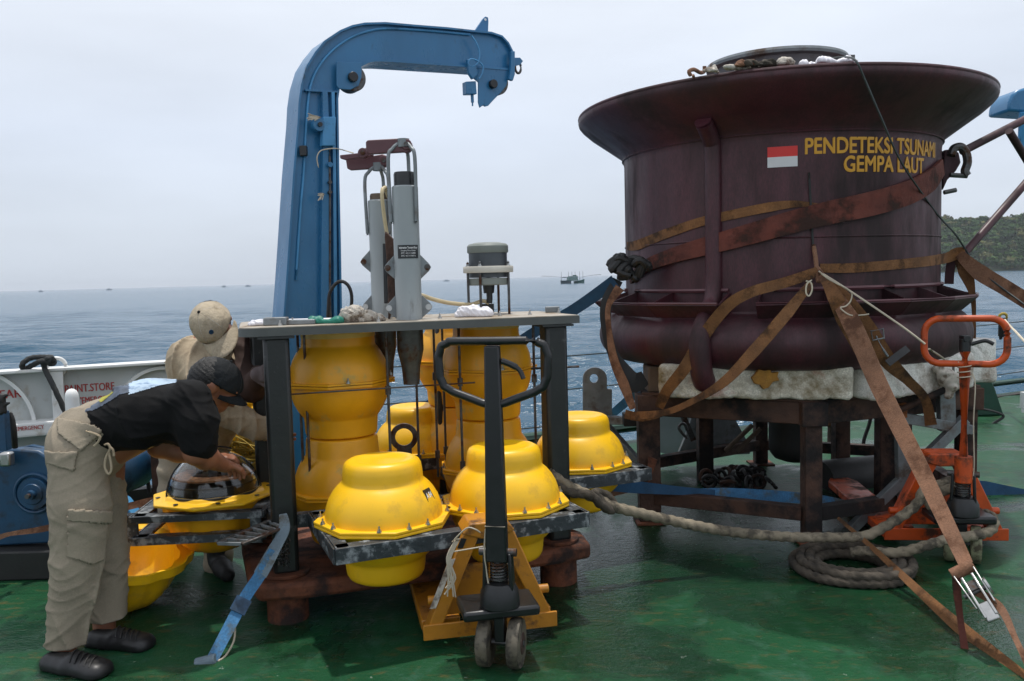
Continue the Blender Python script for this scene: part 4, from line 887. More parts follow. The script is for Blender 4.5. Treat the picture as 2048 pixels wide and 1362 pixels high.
# upturned ribbed shell on the deck, tilted
cpos = at(235, 1125, 3.80); sh_r = Matrix.Rotation(R(14), 3, 'Y') @ Matrix.Rotation(R(8), 3, 'X')
uz = V((cpos.x, cpos.y, 0.0)); b = MB()
outer = [(0.001, 0.0), (0.06, 0.004), (0.12, 0.025), (0.165, 0.06), (0.20, 0.11), (0.222, 0.17), (0.230, 0.22), (0.232, 0.255), (0.285, 0.257), (0.288, 0.30), (0.278, 0.30), (0.272, 0.268), (0.225, 0.262), (0.215, 0.17), (0.19, 0.11), (0.15, 0.06), (0.10, 0.03), (0.001, 0.012)]
b.lathe(outer, (0, 0, 0), 80, sq=lambda a: rib(a, 0.04)); vv = [sh_r @ V(v) for v in b.v]; zm = min(v.z for v in vv); b.v = [tuple(v + uz - V((0, 0, zm - 0.002))) for v in vv]
tag(b.build('empty_float_shell', M['yellow'], origin=uz), 'empty yellow ribbed half shell lying mouth up on the deck behind the man', 'float shell')

# ================================================================== BLUE DAVIT
DP = at(640, 400, 6.0); psi = R(33); dD = V((math.cos(psi), math.sin(psi), 0)); nD = V((math.sin(psi), -math.cos(psi), 0))   # nD faces the camera
def dv(px, py, off=0.0): return onplane(px, py, DP + nD * off, nD)
DBK = -nD * 0.24
foot = dv(625, 900); dav = thing('davit', 'tall blue gooseneck davit crane arching over the rack, tip pointing right', 'davit', (foot.x, foot.y, 0))
face = [(569, 655), (575, 575), (581, 490), (590, 350), (599, 246), (601, 205), (606, 170), (617, 133), (633, 107), (652, 84), (682, 64), (706, 54), (731, 49), (772, 48), (830, 53), (895, 58), (950, 64), (983, 67), (1004, 74), (1016, 87), (1024, 103), (1028, 120), (1021, 137),
        (931, 130), (870, 126), (813, 122), (770, 119), (750, 119), (735, 122), (722, 129), (700, 145), (684, 160), (676, 176), (673, 197), (674, 260), (675, 350), (678, 480), (681, 655)]
P = [dv(x, y) for x, y in face]
low = [V((foot.x + dD.x * t, foot.y + dD.y * t, 0.0)) for t in (0.26, -0.27)]
Pf = P + [low[0], low[1]]
# box girder: front web set back, flange strips proud all round
m = MB(); m.prism([p - nD * 0.035 for p in Pf], DBK + nD * 0.06); m.build('girder_web', M['blue'], dav)
def strip(idx, nm, th=0.014):
    path = [Pf[i] for i in idx]; m = MB(); n = len(path); pts = []
    for i, p in enumerate(path):
        a = path[max(i - 1, 0)]; b_ = path[min(i + 1, n - 1)]; t = (b_ - a).normalized(); inn = t.cross(nD)
        pts += [p, p + inn * th, p + inn * th + DBK, p + DBK]
    fs = [(4 * i + k, 4 * i + 4 + k, 4 * i + 4 + (k + 1) % 4, 4 * i + (k + 1) % 4) for i in range(n - 1) for k in range(4)] + [(0, 1, 2, 3), tuple(4 * (n - 1) + k for k in (3, 2, 1, 0))]
    m.add(pts, fs); return m.build(nm, M['blue'], dav)
nf = len(face)
strip([nf + 1] + list(range(0, 23)), 'outer_flange', -0.014); strip(list(range(22, nf)) + [nf], 'inner_flange', -0.014)
m = MB(); pp = [(592, 560), (601, 420), (607, 350), (612, 260), (616, 205), (623, 165), (640, 130), (666, 100), (700, 76), (737, 62), (775, 57), (850, 61), (940, 69)]
m.tube(smooth_path([dv(x, y, -0.025) for x, y in pp], 5), 0.009, 8); m.build('conduit', M['bluel'], dav)
# column channel on the lower mast
m = MB(); m.prism([dv(x, y, -0.034) for x, y in ((637, 655), (638, 480), (641, 300), (640, 186), (650, 186), (655, 300), (654, 480), (655, 655))], nD * 0.05); m.build('cable_channel', M['blue'], dav)
m = MB(); m.prism([dv(x, y, -0.034) for x, y in ((664, 655), (663, 480), (662, 320), (659, 186), (665, 186), (668, 320), (669, 480), (670, 655))], nD * 0.04); m.build('edge_channel', M['bluel'], dav)
m = MB(); m.prism([dv(x, y, -0.034) for x, y in ((608, 180), (673, 184), (673, 187), (608, 184))], nD * 0.035); m.build('cross_stiffener', M['blue'], dav)
m = MB(); m.prism([dv(x, y, 0.0) for x, y in ((641, 236), (666, 236), (664, 294), (639, 294))], nD * 0.06); m.build('junction_box', M['bluel'], dav, bevel=0.006)
m = MB(); q = dv(633, 252, 0.0); m.cyl(q, q + nD * 0.06, 0.045, n=24); m.build('pulley', M['blue'], dav, bevel=0.004); m = MB(); m.cyl(q + nD * 0.06, q + nD * 0.08, 0.016, n=10); m.build('pulley_bolt', M['black'], dav)
for x, y in ((606, 299), (607, 306)):
    pass
m = MB(); m.box(dv(607, 302, 0.0), (0.05, 0.04, 0.07)); m.build('bracket_clamp', M['black'], dav, bevel=0.005)
for y in (330, 365, 385):
    m = MB(); q = dv(658, y, 0.02); m.cyl(q, q + nD * 0.03, 0.018 if y < 340 else 0.012, n=12); m.build('fitting', M['blue'] if y < 340 else M['dsteel'], dav)
m = MB(); m.tube(smooth_path([dv(x, y, 0.02) for x, y in ((659, 300), (660, 380), (660, 500), (660, 600), (662, 640))], 4), 0.008, 6); m.build('hydraulic_line', M['dsteel'], dav)
# inner sheave
m = MB(); m.prism([dv(x, y, 0.004) for x, y in ((672, 124), (722, 125), (722, 155), (716, 172), (700, 180), (677, 178), (672, 172))], nD * 0.012); m.build('sheave_cheek', M['blue'], dav, bevel=0.003)
q = dv(705, 156, -0.02); m = MB(); m.cyl(q - nD * 0.08, q + nD * 0.018, 0.096, n=40); m.build('sheave', M['dsteel'], dav, bevel=0.006)
q = dv(704, 155, 0.016); m = MB(); m.cyl(q, q + nD * 0.035, 0.035, n=14); m.build('sheave_pin', M['black'], dav, bevel=0.004)
# top lug
m = MB(); lug = [(947, 66), (966, 38), (971, 33), (976, 35), (977, 42), (976, 67)]; m.prism([dv(x, y, -0.10) for x, y in lug], -nD * 0.02); m.build('top_lug', M['blue'], dav); q = dv(971, 39, -0.095); m = MB(); m.cyl(q, q - nD * 0.03, 0.010, n=12); m.build('lug_hole', M['labelw'], dav)
# hanging head block
blk = thing('head_block', 'blue pulley block hanging under the tip of the davit arm', 'pulley block', dv(975, 170))
m = MB(); m.prism([dv(x, y, -0.02) for x, y in ((942, 130), (1020, 137), (1018, 150), (1011, 172), (1000, 186), (986, 200), (975, 212), (968, 214), (966, 210), (958, 216), (955, 205), (955, 165), (944, 156))], nD * 0.014); m.build('front_cheek', M['blue'], blk, bevel=0.004)
m = MB(); m.prism([dv(x, y, -0.12) for x, y in ((942, 130), (1020, 137), (1018, 150), (1011, 172), (1000, 186), (986, 200), (975, 212), (958, 212), (955, 165), (944, 156))], nD * 0.014); m.build('rear_cheek', M['blue'], blk, bevel=0.004)
q = dv(984, 168, -0.105); m = MB(); m.cyl(q, q + nD * 0.085, 0.10, n=36); m.build('sheave', M['dsteel'], blk, bevel=0.005)
q = dv(984, 169, -0.006); m = MB(); m.cyl(q, q + nD * 0.035, 0.034, n=14); m.build('sheave_pin', M['black'], blk, bevel=0.004)
m = MB(); m.prism([dv(x, y, 0.0) for x, y in ((932, 163), (952, 162), (954, 188), (933, 188))], -nD * 0.06); m.build('side_bracket', M['blue'], blk, bevel=0.004)
m = MB(); m.cyl(dv(944, 187, -.03), dv(945, 205, -.03), 0.012, n=8); m.cyl(dv(945, 205, -.03), dv(945, 212, -.03), 0.006, n=8); m.build('side_bolt', M['blue'], blk)
for pts in ([(931, 120), (945, 120), (952, 150), (942, 160), (934, 148)], [(1019, 104), (1026, 104), (1026, 150), (1022, 163), (1014, 160), (1018, 140)]):
    m = MB(); m.prism([dv(x, y, 0.004) for x, y in pts], nD * 0.03); m.build('hanger', M['blue'], dav, bevel=0.004)
m = MB(); m.prism([dv(x, y, -0.08) for x, y in ((1024, 117), (1036, 117), (1042, 124), (1036, 131), (1024, 134))], nD * 0.03); m.build('tip_lug', M['blue'], dav)
q = dv(1036, 135, -0.065); m = MB(); ring = [dv(1031 + 5 * math.cos(t), 0, 0) for t in (0,)]
m.tube([q + dD * (0.028 * math.cos(t)) + V((0, 0, 0.045 * math.sin(t))) for t in np.linspace(0, 2 * math.pi, 21)[:-1]], 0.010, 8, closed=True); tag(m.build('shackle', M['dsteel'], origin=q), 'small dark shackle at the very tip of the blue davit arm', 'shackle')
m = MB(); m.tube(smooth_path([dv(x, y, 0.03) for x, y in ((942, 70), (952, 85), (959, 105), (956, 125), (944, 133), (936, 126), (942, 118), (955, 122), (966, 133), (963, 150), (957, 158))], 6), 0.006, 6); tag(m.build('davit_hose', M['bluel'], origin=dv(942, 70)), 'thin light blue hose looping down from the davit arm to its block', 'hose')
# frayed string ties on the mast
g = random.Random(2)
def strings(px, py, n, spread, lab, Yo=0.07, mt='cord', ln=25):
    m = MB()
    for k in range(n):
        a = g.uniform(*spread); l_ = ln * g.uniform(0.5, 1.1)
        m.tube(smooth_path([dv(px, py, Yo), dv(px + l_ * .5 * math.cos(a) + g.uniform(-2, 2), py + l_ * .5 * math.sin(a), Yo), dv(px + l_ * math.cos(a), py + l_ * math.sin(a) + g.uniform(0, 3), Yo)], 3), 0.0035, 5)
    o = m.build('string_tie', M[mt], origin=dv(px, py, Yo)); tag(o, lab, 'string'); stuff(o)
strings(641, 235, 12, (2.7, 3.5), 'frayed pale string bundle tied high on the blue mast'); strings(648, 388, 9, (1.2, 3.6), 'small frayed string knot lower down on the blue mast', ln=16)
m = MB(); m.tube(smooth_path([dv(x, y, 0.07) for x, y in ((637, 335), (634, 315), (641, 302), (656, 298), (672, 297), (690, 301))] + [at(706, 306, 4.6)], 5), 0.004, 6); tag(m.build('lashing_line', M['cord'], origin=dv(656, 298)), 'pale cord wound on the mast and running right to the maroon hook', 'cord')
# black cable hoop at mast foot
m = MB(); m.tube(smooth_path([at(x, y, 4.9) for x, y in ((655, 648), (657, 610), (660, 585), (672, 567), (685, 563), (697, 572), (703, 590), (702, 615), (693, 640), (690, 652))], 6), 0.010, 8); tag(m.build('black_hose', M['rubber'], origin=at(655, 648, 4.9)), 'black rubber hose bent in a hoop in front of the mast foot', 'hose')

# ================================================================== BUOY HULL
BC = V((1.672, 5.4, 0)); RB = 0.934
def oncyl(px, py, r, C=BC):
    v = ray(px, py); ox, oy = EYE.x - C.x, EYE.y - C.y; a = v.x**2 + v.y**2; b_ = 2 * (ox * v.x + oy * v.y); c = ox * ox + oy * oy - r * r
    d = b_ * b_ - 4 * a * c
    t = (-b_ - math.sqrt(max(d, 0))) / (2 * a); return EYE + v * t
buoy = thing('tsunami_buoy', 'huge dark maroon flared steel buoy hull with yellow lettering and small flag', 'buoy', (BC.x, BC.y, 0.95))
prof = [(0.25, 0.955), (0.75, 0.93)]
for k in range(15):
    t = R(-100 + 190 * k / 14); prof.append((0.965 + 0.145 * math.cos(t), 1.07 + 0.148 * math.sin(t)))
prof += [(0.945, 1.222), (0.935, 1.235), (0.934, 1.6), (0.934, 2.13), (0.939, 2.16), (0.955, 2.19), (1.06, 2.265), (1.15, 2.328), (1.20, 2.372), (1.216, 2.392), (1.220, 2.408), (1.217, 2.424), (1.207, 2.432), (1.193, 2.427), (1.14, 2.38), (0.93, 2.27), (0.46, 2.36), (0.001, 2.38)]
b = MB(); b.lathe(prof, BC, 128); b.build('hull', M['maroon'], buoy)
# shallow dents / weld seams as real proud beads
for z, r_ in ((1.62, 0.935), (2.165, 0.944)):
    b = MB(); b.tube([V((BC.x + r_ * math.cos(a), BC.y + r_ * math.sin(a), z)) for a in np.linspace(0, 2 * math.pi, 97)[:-1]], 0.005, 6, closed=True); b.build('weld_seam', M['maroon'], buoy)
b = MB(); b.tube([V((BC.x + 1.211 * math.cos(a), BC.y + 1.211 * math.sin(a), 2.430)) for a in np.linspace(0, 2 * math.pi, 97)[:-1]], 0.011, 8, closed=True); b.build('rim_bead', M['maroon'], buoy)
# top hatch flange
hc = at(1552, 108, 5.4); hx, hz = hc.x, 2.755
b = MB(); b.lathe([(0.30, 2.35), (0.31, 2.60), (0.36, 2.67), (0.375, 2.695), (0.42, 2.70), (0.425, 2.715), (0.42, 2.73), (0.36, 2.733), (0.001, 2.735)], (hx, 5.4, 0), 64); b.build('hatch', M['galv'], buoy)
q = V((hx + 0.40, 5.32, 2.725)); b = MB(); b.box(q + V((0, 0, 0.012)), (0.10, 0.04, 0.02)); b.cyl(q + V((-0.03, 0, 0)), q + V((-0.03, 0, 0.05)), 0.014, n=10); b.build('hatch_clamp', M['dsteel'], buoy)
# ring gutter made of flat plates with open compartments
def zr_(a, r, z): return V((BC.x + r * math.cos(a), BC.y + r * math.sin(a), z))
segs = [(-166, -122), (-112, -72), (-72, -38), (-38, -5), (-5, 40), (40, 85), (85, 130), (130, 180)]
for a0, a1 in segs:
    a0, a1 = R(a0), R(a1); ns = 2; ks = np.linspace(a0, a1, ns + 1)
    b = MB(); 
    for i in range(ns):
        p = [zr_(ks[i], 1.055, 1.212), zr_(ks[i + 1], 1.055, 1.212), zr_(ks[i + 1], 1.135, 1.283), zr_(ks[i], 1.135, 1.283)]
        nn = (p[1] - p[0]).cross(p[3] - p[0]).normalized() * 0.010
        b.prism(p, nn)
    b.build('gutter_plate', M['maroon'], buoy)
    b = MB(); b.tube([zr_(k, 1.132, 1.285) for k in ks], 0.008, 6); b.build('gutter_lip', M['maroon2'], buoy)
    for a in (a0, (a0 + a1) / 2, a1):
        b = MB(); b.prism([zr_(a, 0.928, 1.20), zr_(a, 1.05, 1.212), zr_(a, 1.130, 1.278), zr_(a, 0.928, 1.345)], V((-math.sin(a), math.cos(a), 0)) * 0.010); b.build('gutter_rib', M['maroon'], buoy)
    b = MB(); b.tube([zr_(k, 0.942, 1.350) for k in np.linspace(a0, a1, 9)], 0.012, 6); b.build('inner_lip', M['maroon2'], buoy)
# vertical chine pipe with rounded foot
pa = oncyl(1427, 400, RB); aa = math.atan2(pa.y - BC.y, pa.x - BC.x)
def pr_(r, z, da=0): return zr_(aa + da, r, z)
b = MB(); b.tube(smooth_path([pr_(1.06, 2.245), pr_(0.965, 2.16), pr_(0.938, 2.08), pr_(0.936, 1.7), pr_(0.945, 1.35), pr_(1.02, 1.24), pr_(1.10, 1.15), pr_(1.125, 1.05), pr_(1.11, 0.93), pr_(1.08, 0.875)], 6), [0.046] * 31 + list(np.linspace(0.046, 0.060, 12)) + [0.060] * 12, 20); b.build('side_pipe', M['maroon'], buoy)
b = MB(); b.sphere(pr_(1.078, 0.872), 0.061, 20, 12); b.build('pipe_end', M['maroon'], buoy)
for sg in (-1,):
    b = MB(); b.tube(smooth_path([at(1382, 152, 4.28), at(1378, 143, 4.28), at(1388, 139, 4.32), at(1400, 145, 4.4), at(1408, 143, 4.45), at(1409, 132, 4.45)], 5), 0.010, 8); b.build('bent_rod', M['strap_t'], buoy)
    b = MB(); b.tube([oncyl(1386, 150, 1.232), oncyl(1398, 190, 1.14), oncyl(1410, 232, 1.01)], 0.008, 6); b.build('rim_rod', M['strap_t'], buoy)
# flag and lettering painted as thin raised films on the curved side
def curved_patch(px0, py0, px1, py1, mt, nm, off=0.003):
    a0 = oncyl(px0, (py0 + py1) / 2, RB); a1 = oncyl(px1, (py0 + py1) / 2, RB); A0 = math.atan2(a0.y - BC.y, a0.x - BC.x); A1 = math.atan2(a1.y - BC.y, a1.x - BC.x)
    zt = oncyl((px0 + px1) / 2, py0, RB).z; zb = oncyl((px0 + px1) / 2, py1, RB).z
    m = MB(); m.ribbon([zr_(a, RB + off, (zt + zb) / 2) for a in np.linspace(A0, A1, 10)], (0, 0, 1), zt - zb, 0.0016); return m.build(nm, M[mt], buoy)
curved_patch(1535, 293, 1595, 313.5, 'red', 'flag_red_stripe'); curved_patch(1535, 313.5, 1595, 334, 'flagw', 'flag_white_stripe')
def buoytext(body, pxa, pya, pxb, hpx, nm):
    a0 = oncyl(pxa, pya, RB); a1 = oncyl(pxb, pya, RB); A0 = math.atan2(a0.y - BC.y, a0.x - BC.x); A1 = math.atan2(a1.y - BC.y, a1.x - BC.x)
    z = a0.z; h = hpx / FPX * (a0 - EYE).dot(CR @ V((0, 0, -1)))
    vs_, fs = textmesh(body, h * 1.06 / 0.72, 0.0); wmax = max(v.x for v in vs_); sx = (A1 - A0) / wmax
    m = MB()
    for q, (dx, dy) in enumerate(((0, 0), (0.006, 0.0), (0.003, 0.003), (0.006, 0.005))):
        m.add([zr_(A0 + (v.x + dx) * sx, RB + 0.0030 + 0.0005 * q, z + v.y + dy) for v in vs_], fs)
    m.build(nm, M['gold'], buoy, flat=True)
buoytext('PENDETEKSI TSUNAMI', 1607, 309, 1868, 30, 'upper_lettering'); buoytext('GEMPA LAUT', 1685, 344, 1845, 30, 'lower_lettering')
# side lug with shackle on the right, knobby fenders on the left
e1 = at(1905, 305, 5.02)
b = MB(); b.prism([at(x, y, 5.05) for x, y in ((1888, 300), (1905, 298), (1918, 305), (1922, 325), (1912, 342), (1895, 360), (1886, 380))], (0.01, 0.05, 0)); b.build('side_lug', M['maroon'], buoy, bevel=0.006)
b = MB(); b.cyl(at(1888, 385, 5.0), at(1912, 380, 5.0), 0.013, n=8); b.build('stub_pin', M['dsteel'], buoy)
b = MB(); P = [at(x, y, 4.98) for x, y in ((1902, 312), (1908, 297), (1922, 294), (1932, 306), (1935, 325), (1930, 342), (1934, 351))]; b.tube(smooth_path(P, 5), 0.024, 10); b.cyl(at(1900, 350, 4.98), at(1934, 352, 4.98), 0.014, n=8)
tag(b.build('big_shackle', M['dsteel'], origin=P[0]), 'heavy dark shackle hooked on the right side of the buoy at lettering height', 'shackle')
g2 = np.random.default_rng(11); b = MB()
for (px, py, r_, Yk) in ((1234, 527, .055, 4.92), (1248, 517, .045, 4.93), (1246, 545, .055, 4.92), (1270, 535, .06, 4.90), (1284, 528, .045, 4.88), (1258, 552, .045, 4.93)):
    c = at(px, py, Yk); P = []
    for k in range(7):
        d = g2.normal(size=3); d /= np.linalg.norm(d); P.append(c + V(d * np.array([1, .7, 1])) * r_)
    b.tube(smooth_path(P, 6, True), 0.021, 8, closed=True)
o = b.build('rubber_knot', M['rubber'], origin=at(1250, 540, 4.95)); stuff(o); tag(o, 'black bundle of knotted belt ends at the left side of the buoy', 'bundle')
# rags lying in the flared top
for c, sz, mt, lab, sd in (((1465, 134), (0.18, 0.08, 0.022), 'rag', 'dirty pale rags in the buoy top, left of the hatch', 21), ((1515, 128), (0.18, 0.08, 0.026), 'ropedark', 'dark rope scraps in the buoy top before the hatch', 22), ((1568, 124), (0.06, 0.05, 0.025), 'rag', 'small grey crumpled bag in the buoy top, under the hatch', 23), ((1655, 122), (0.26, 0.1, 0.028), 'cloth_w', 'white cloth draped on the buoy rim beside the hatch', 24), ((1493, 128), (0.08, 0.05, 0.024), 'strap_t', 'reddish cloth scrap between pale rags and dark rope', 25)):
    p = at(c[0], c[1], 4.32); rag('cloth_heap', (p.x, p.y, p.z - 0.02), sz, mt, lab, 'rag', sd, 0.008, 0.006)
# thin dark cable from the top down over the front to the right
P = [at(1655, 118, 4.4), at(1690, 114, 4.3), at(1712, 122, 4.15), oncyl(1730, 160, 1.24), at(1760, 230, 4.20), at(1800, 320, 4.32), oncyl(1850, 395, RB + .012), oncyl(1880, 435, RB + .01), at(1910, 468, 4.85), at(1935, 505, 5.0), at(1965, 545, 4.9), at(2050, 610, 4.7)]
b = MB(); b.tube(smooth_path(P, 8), 0.0055, 6); tag(b.build('dark_cable', M['wire'], origin=P[0]), 'thin dark cable hanging from the buoy rim across the yellow lettering', 'cable')

# ------------------------------------------------------------------ webbing round the buoy
def strap(name, path, w, mt, lab, side=None, t=0.004, n=8, cat='strap', facing=True, group=None, twist=0):
    P = smooth_path(path, n); S = []
    for i, p in enumerate(P):
        tg = (P[min(i + 1, len(P) - 1)] - P[max(i - 1, 0)]).normalized()
        if side is not None: sd = V(side)
        else: sd = tg.cross(p - EYE).normalized()
        if twist: sd = Matrix.Rotation(twist * math.sin(math.pi * i / (len(P) - 1)), 3, tg) @ sd
        S.append(sd)
    ww = w
    if hasattr(w, '__len__'): ww = list(np.interp(np.linspace(0, 1, len(P)), np.linspace(0, 1, len(w)), w))
    m = MB(); m.ribbon(P, S, ww, t); o = m.build(name, M[mt], origin=P[0]); tag(o, lab, cat, group); return o
Z3 = (0, 0, 1)
strap('webbing_strap', [oncyl(x, y, RB + 0.006) for x, y in ((1254, 492), (1275, 490), (1330, 468), (1400, 444), (1470, 428), (1540, 414), (1592, 408))] + [oncyl(1640, 410, RB + 0.003)], [.05, .06, .055, .05, .05, .05, .035, .01], 'strap_b', 'yellowish brown strap slanting up across the buoy front, ending under the red belt', Z3)
strap('fabric_belt', [oncyl(x, y, RB + 0.016) for x, y in ((1262, 560), (1290, 533), (1350, 510), (1420, 490), (1500, 468), (1580, 445), (1660, 425), (1740, 408), (1815, 386), (1862, 360), (1884, 334))], [.05, .07, .085, .10, .11, .115, .12, .125, .125, .12, .09], 'belt', 'wide rusty red belt wrapped slanting up to the right across the buoy', Z3, t=0.02, cat='belt')
strap('webbing_strap', [oncyl(x, y, RB + 0.006) for x, y in ((1640, 536), (1700, 536), (1780, 530), (1850, 523), (1892, 516))] + [at(1912, 508, 5.0), at(1930, 506, 4.98)], [.045, .05, .05, .055, .06, .07, .07], 'strap_b', 'ochre strap running level from the front knot to the right edge of the buoy', Z3)
KN = oncyl(1634, 543, RB + 0.05)
b = MB(); b.tube(smooth_path([oncyl(1627, 490, RB + .01), oncyl(1631, 515, RB + .03), KN, KN + V((0, -.02, -.05)), KN + V((.02, -.02, -.02)), KN + V((0.0, 0, .02))], 5), 0.012, 8); tag(b.build('cord_knot', M['strap_t'], origin=KN), 'knotted cord where the brown straps meet on the buoy front', 'knot')
b = MB(); b.tube(smooth_path([oncyl(x, y, RB + .008) for x, y in ((1618, 345), (1622, 420), (1626, 492))], 4), 0.006, 6); tag(b.build('lashing_line', M['bcord'], origin=KN), 'thin dark cord hanging straight down to the front knot', 'cord')
# from the knot down left
strap('webbing_strap', [KN + V((0, -.01, 0)), oncyl(1570, 565, 1.02), oncyl(1500, 585, 1.14), oncyl(1452, 615, 1.145), oncyl(1405, 675, 1.135), at(1370, 735, 4.50), at(1335, 780, 4.58), at(1318, 815, 4.65)], [.05, .055, .055, .06, .065, .065, .06, .05], 'strap_b', 'dark brown strap curving from the knot down left over the rounded hull edge')
strap('webbing_strap', [at(1622, 565, 4.25), at(1575, 625, 4.2), at(1510, 700, 4.2), at(1450, 762, 4.27), at(1390, 800, 4.42), at(1330, 825, 4.6), at(1262, 832, 4.78)], [.03, .06, .065, .055, .035, .035, .05], 'strap_b', 'tan brown strap pulled tight from the knot down to the left table corner', twist=0.5)
# long front strap to the ratchet
RT = at(1935, 1132, 3.72)
strap('webbing_strap', [KN + V((.01, -.03, -.02)), at(1700, 640, 4.16), at(1760, 775, 4.05), at(1840, 935, 3.9), RT + V((0, 0, 0.0))], [.03, .095, .10, .098, .075], 'strap_t', 'broad reddish tan strap running from the knot to the silver ratchet', n=10)
strap('webbing_strap', [KN + V((.02, -.03, -.03)), at(1668, 590, 4.20), at(1690, 640, 4.19), at(1718, 700, 4.19), at(1745, 760, 4.24)], [.03, .07, .08, .05, .01], 'strap_b', 'second yellowish strap fanning out behind the broad tan strap', side=(0.9, -0.3, 0.4))
strap('webbing_strap', [KN + V((.03, -.02, -.02)), at(1690, 595, 4.23), at(1735, 655, 4.21), at(1775, 720, 4.2), at(1815, 760, 4.3), at(1850, 798, 4.42), at(1862, 850, 4.5)], [.02, .06, .075, .08, .05, .045, .06], 'strap_b', 'dark brown strap with steel buckle crossing down to the right table edge')
q = at(1752, 672, 4.17); b = MB(); 
b.tube([q + V((-.03, -.01, .025)), q + V((.03, -.01, .035)), q + V((.035, -.01, -.01)), q + V((-.02, -.01, -.02))], 0.005, 6, closed=True); b.tube([q, q + V((.03, -.02, -.07)), q + V((.05, -.02, -.10))], 0.006, 6); tag(b.build('wire_buckle', M['galv'], origin=q), 'small bent steel buckle on the dark strap right of the broad one', 'buckle')
strap('ratchet_lever', [at(1775, 727, 4.15), at(1800, 708, 4.15), at(1815, 697, 4.16)], 0.035, 'black', 'short black ratchet lever sticking out at the lower edge of the buoy', t=0.012, cat='ratchet')
# left side loops
strap('webbing_strap', [at(1236, 560, 4.98), at(1214, 605, 4.96), at(1212, 650, 4.95), at(1225, 705, 4.93), at(1248, 745, 4.9), at(1268, 765, 4.88), at(1290, 755, 4.9)], [.06, .07, .06, .06, .10, .12, .08], 'rubber', 'wide black strap hanging in a loop down the left side of the buoy')
strap('webbing_strap', [at(1240, 575, 4.90), at(1217, 612, 4.88), at(1218, 660, 4.87), at(1228, 720, 4.86), at(1248, 770, 4.84), at(1266, 818, 4.80)], [.06, .03, .03, .05, .06, .035], 'strap_t', 'thin reddish strap hanging beside the black loop at the buoy left edge')
strap('webbing_strap', [at(1230, 562, 4.95), at(1150, 618, 5.25), at(1060, 670, 5.6), at(950, 745, 6.0), at(780, 862, 6.55)], [.075, .07, .07, .065, .06], 'strap_dblue', 'dark blue strap stretched from the buoy down left behind the rack')
strap('webbing_strap', [at(1285, 770, 5.2), at(1262, 795, 5.6), at(1222, 830, 6.3), at(1200, 848, 6.7)], 0.06, 'strap_blue', 'short blue strap stretched behind the grey lug plate')
# right side tail straps
strap('webbing_strap', [at(1918, 508, 4.98), at(1960, 545, 4.9), at(2010, 575, 4.8), at(2070, 612, 4.7)], [.05, .09, .085, .085], 'strap_t', 'tan strap stretched from the buoy right edge out of the picture')
strap('webbing_strap', [at(1918, 512, 5.0), at(1932, 545, 4.98), at(1945, 590, 4.97), at(1948, 640, 4.96), at(1945, 700, 4.94), at(1935, 740, 4.9)], [.06, .08, .03, .02, .03, .04], 'strap_b', 'narrow brown strap hanging down the right side of the buoy')
strap('webbing_strap', [at(1905, 512, 5.02), at(1900, 540, 5.04), at(1898, 568, 5.05)], .05, 'maroon', 'short dark strap piece under the level ochre strap at right')
# cords
b = MB(); b.tube(smooth_path([KN + V((0, -.03, 0)), at(1700, 582, 4.1), at(1800, 650, 4.0), at(1850, 688, 3.98)], 4), 0.0048, 6); b.tube(smooth_path([at(1858, 698, 4.0), at(1880, 712, 4.2), at(1890, 720, 4.3)], 3), 0.0048, 6); tag(b.build('lashing_line', M['cord'], origin=KN), 'thin white cord stretched from the knot down right behind the orange handle', 'cord')
b = MB(); b.tube(smooth_path([at(x, y, 4.1) for x, y in ((1640, 545), (1660, 560), (1700, 582), (1702, 600), (1692, 612), (1681, 616), (1700, 630), (1725, 630), (1738, 628))], 5), 0.0035, 6); tag(b.build('lashing_line', M['cord'], origin=KN), 'thin loose white cord curled over the broad strap below the knot', 'cord')
b = MB(); b.tube(smooth_path([at(x, y, 4.18) for x, y in ((1624, 560), (1614, 568), (1612, 585), (1618, 592), (1624, 580), (1622, 566), (1612, 562))], 5), 0.004, 6); tag(b.build('cord_loop', M['cord'], origin=at(1620, 570, 4.2)), 'small white cord loop tied at the top of the left tan strap', 'cord')

# ================================================================== STAND UNDER THE BUOY
Lp = [at(1290, 1050, 4.9), at(1625, 1090, 4.48), at(1945, 1085, 4.80)]
C3 = [V((0.78, 4.92, 0)), V((1.575, 4.48, 0)), V((2.60, 4.86, 0)), V((2.74, 5.95, 0)), V((1.85, 6.35, 0)), V((0.92, 5.80, 0))]
stand = thing('buoy_stand', 'rusty brown steel table frame carrying the maroon buoy', 'steel stand', (1.6, 5.2, 0))
for i, p in enumerate(C3):
    n = C3[(i + 1) % 6]; d = (n - p).normalized(); zt = 0.755
    b = MB(); b.bar(p + V((0, 0, 0.70)) + d * 0.052, n + V((0, 0, 0.70)) - d * 0.052, 0.09, 0.105, side=(0, 0, 1)); 
    b = MB(); b.bar(p + V((0, 0, 0.695)) + d * 0.045, n + V((0, 0, 0.695)) - d * 0.045, 0.12, 0.085, side=(0, 0, 1)); b.build('top_beam', M['rustdark'], stand, bevel=0.006)
    b = MB(); b.bar(p + V((0, 0, 0.15)) + d * 0.045, n + V((0, 0, 0.15)) - d * 0.045, 0.075, 0.07, side=(0, 0, 1)); b.build('low_beam', M['rustdark'], stand, bevel=0.004)
    b = MB(); b.bar(p + V((0, 0, 0.012)), p + V((0, 0, 0.63)), 0.09 if i != 0 else 0.125, 0.09, side=(1, 0, 0)); b.build('leg', M['rustdark'], stand, bevel=0.004)
    b = MB(); b.box(p + V((0, 0, 0.006)), (0.17, 0.17, 0.012)); b.build('foot_plate', M['rust'], stand, bevel=0.002)
    b = MB(); b.box(p + V((0, 0, 0.693)), (0.135, 0.135, 0.126)); b.build('corner_block', M['rustdark'], stand, bevel=0.004)
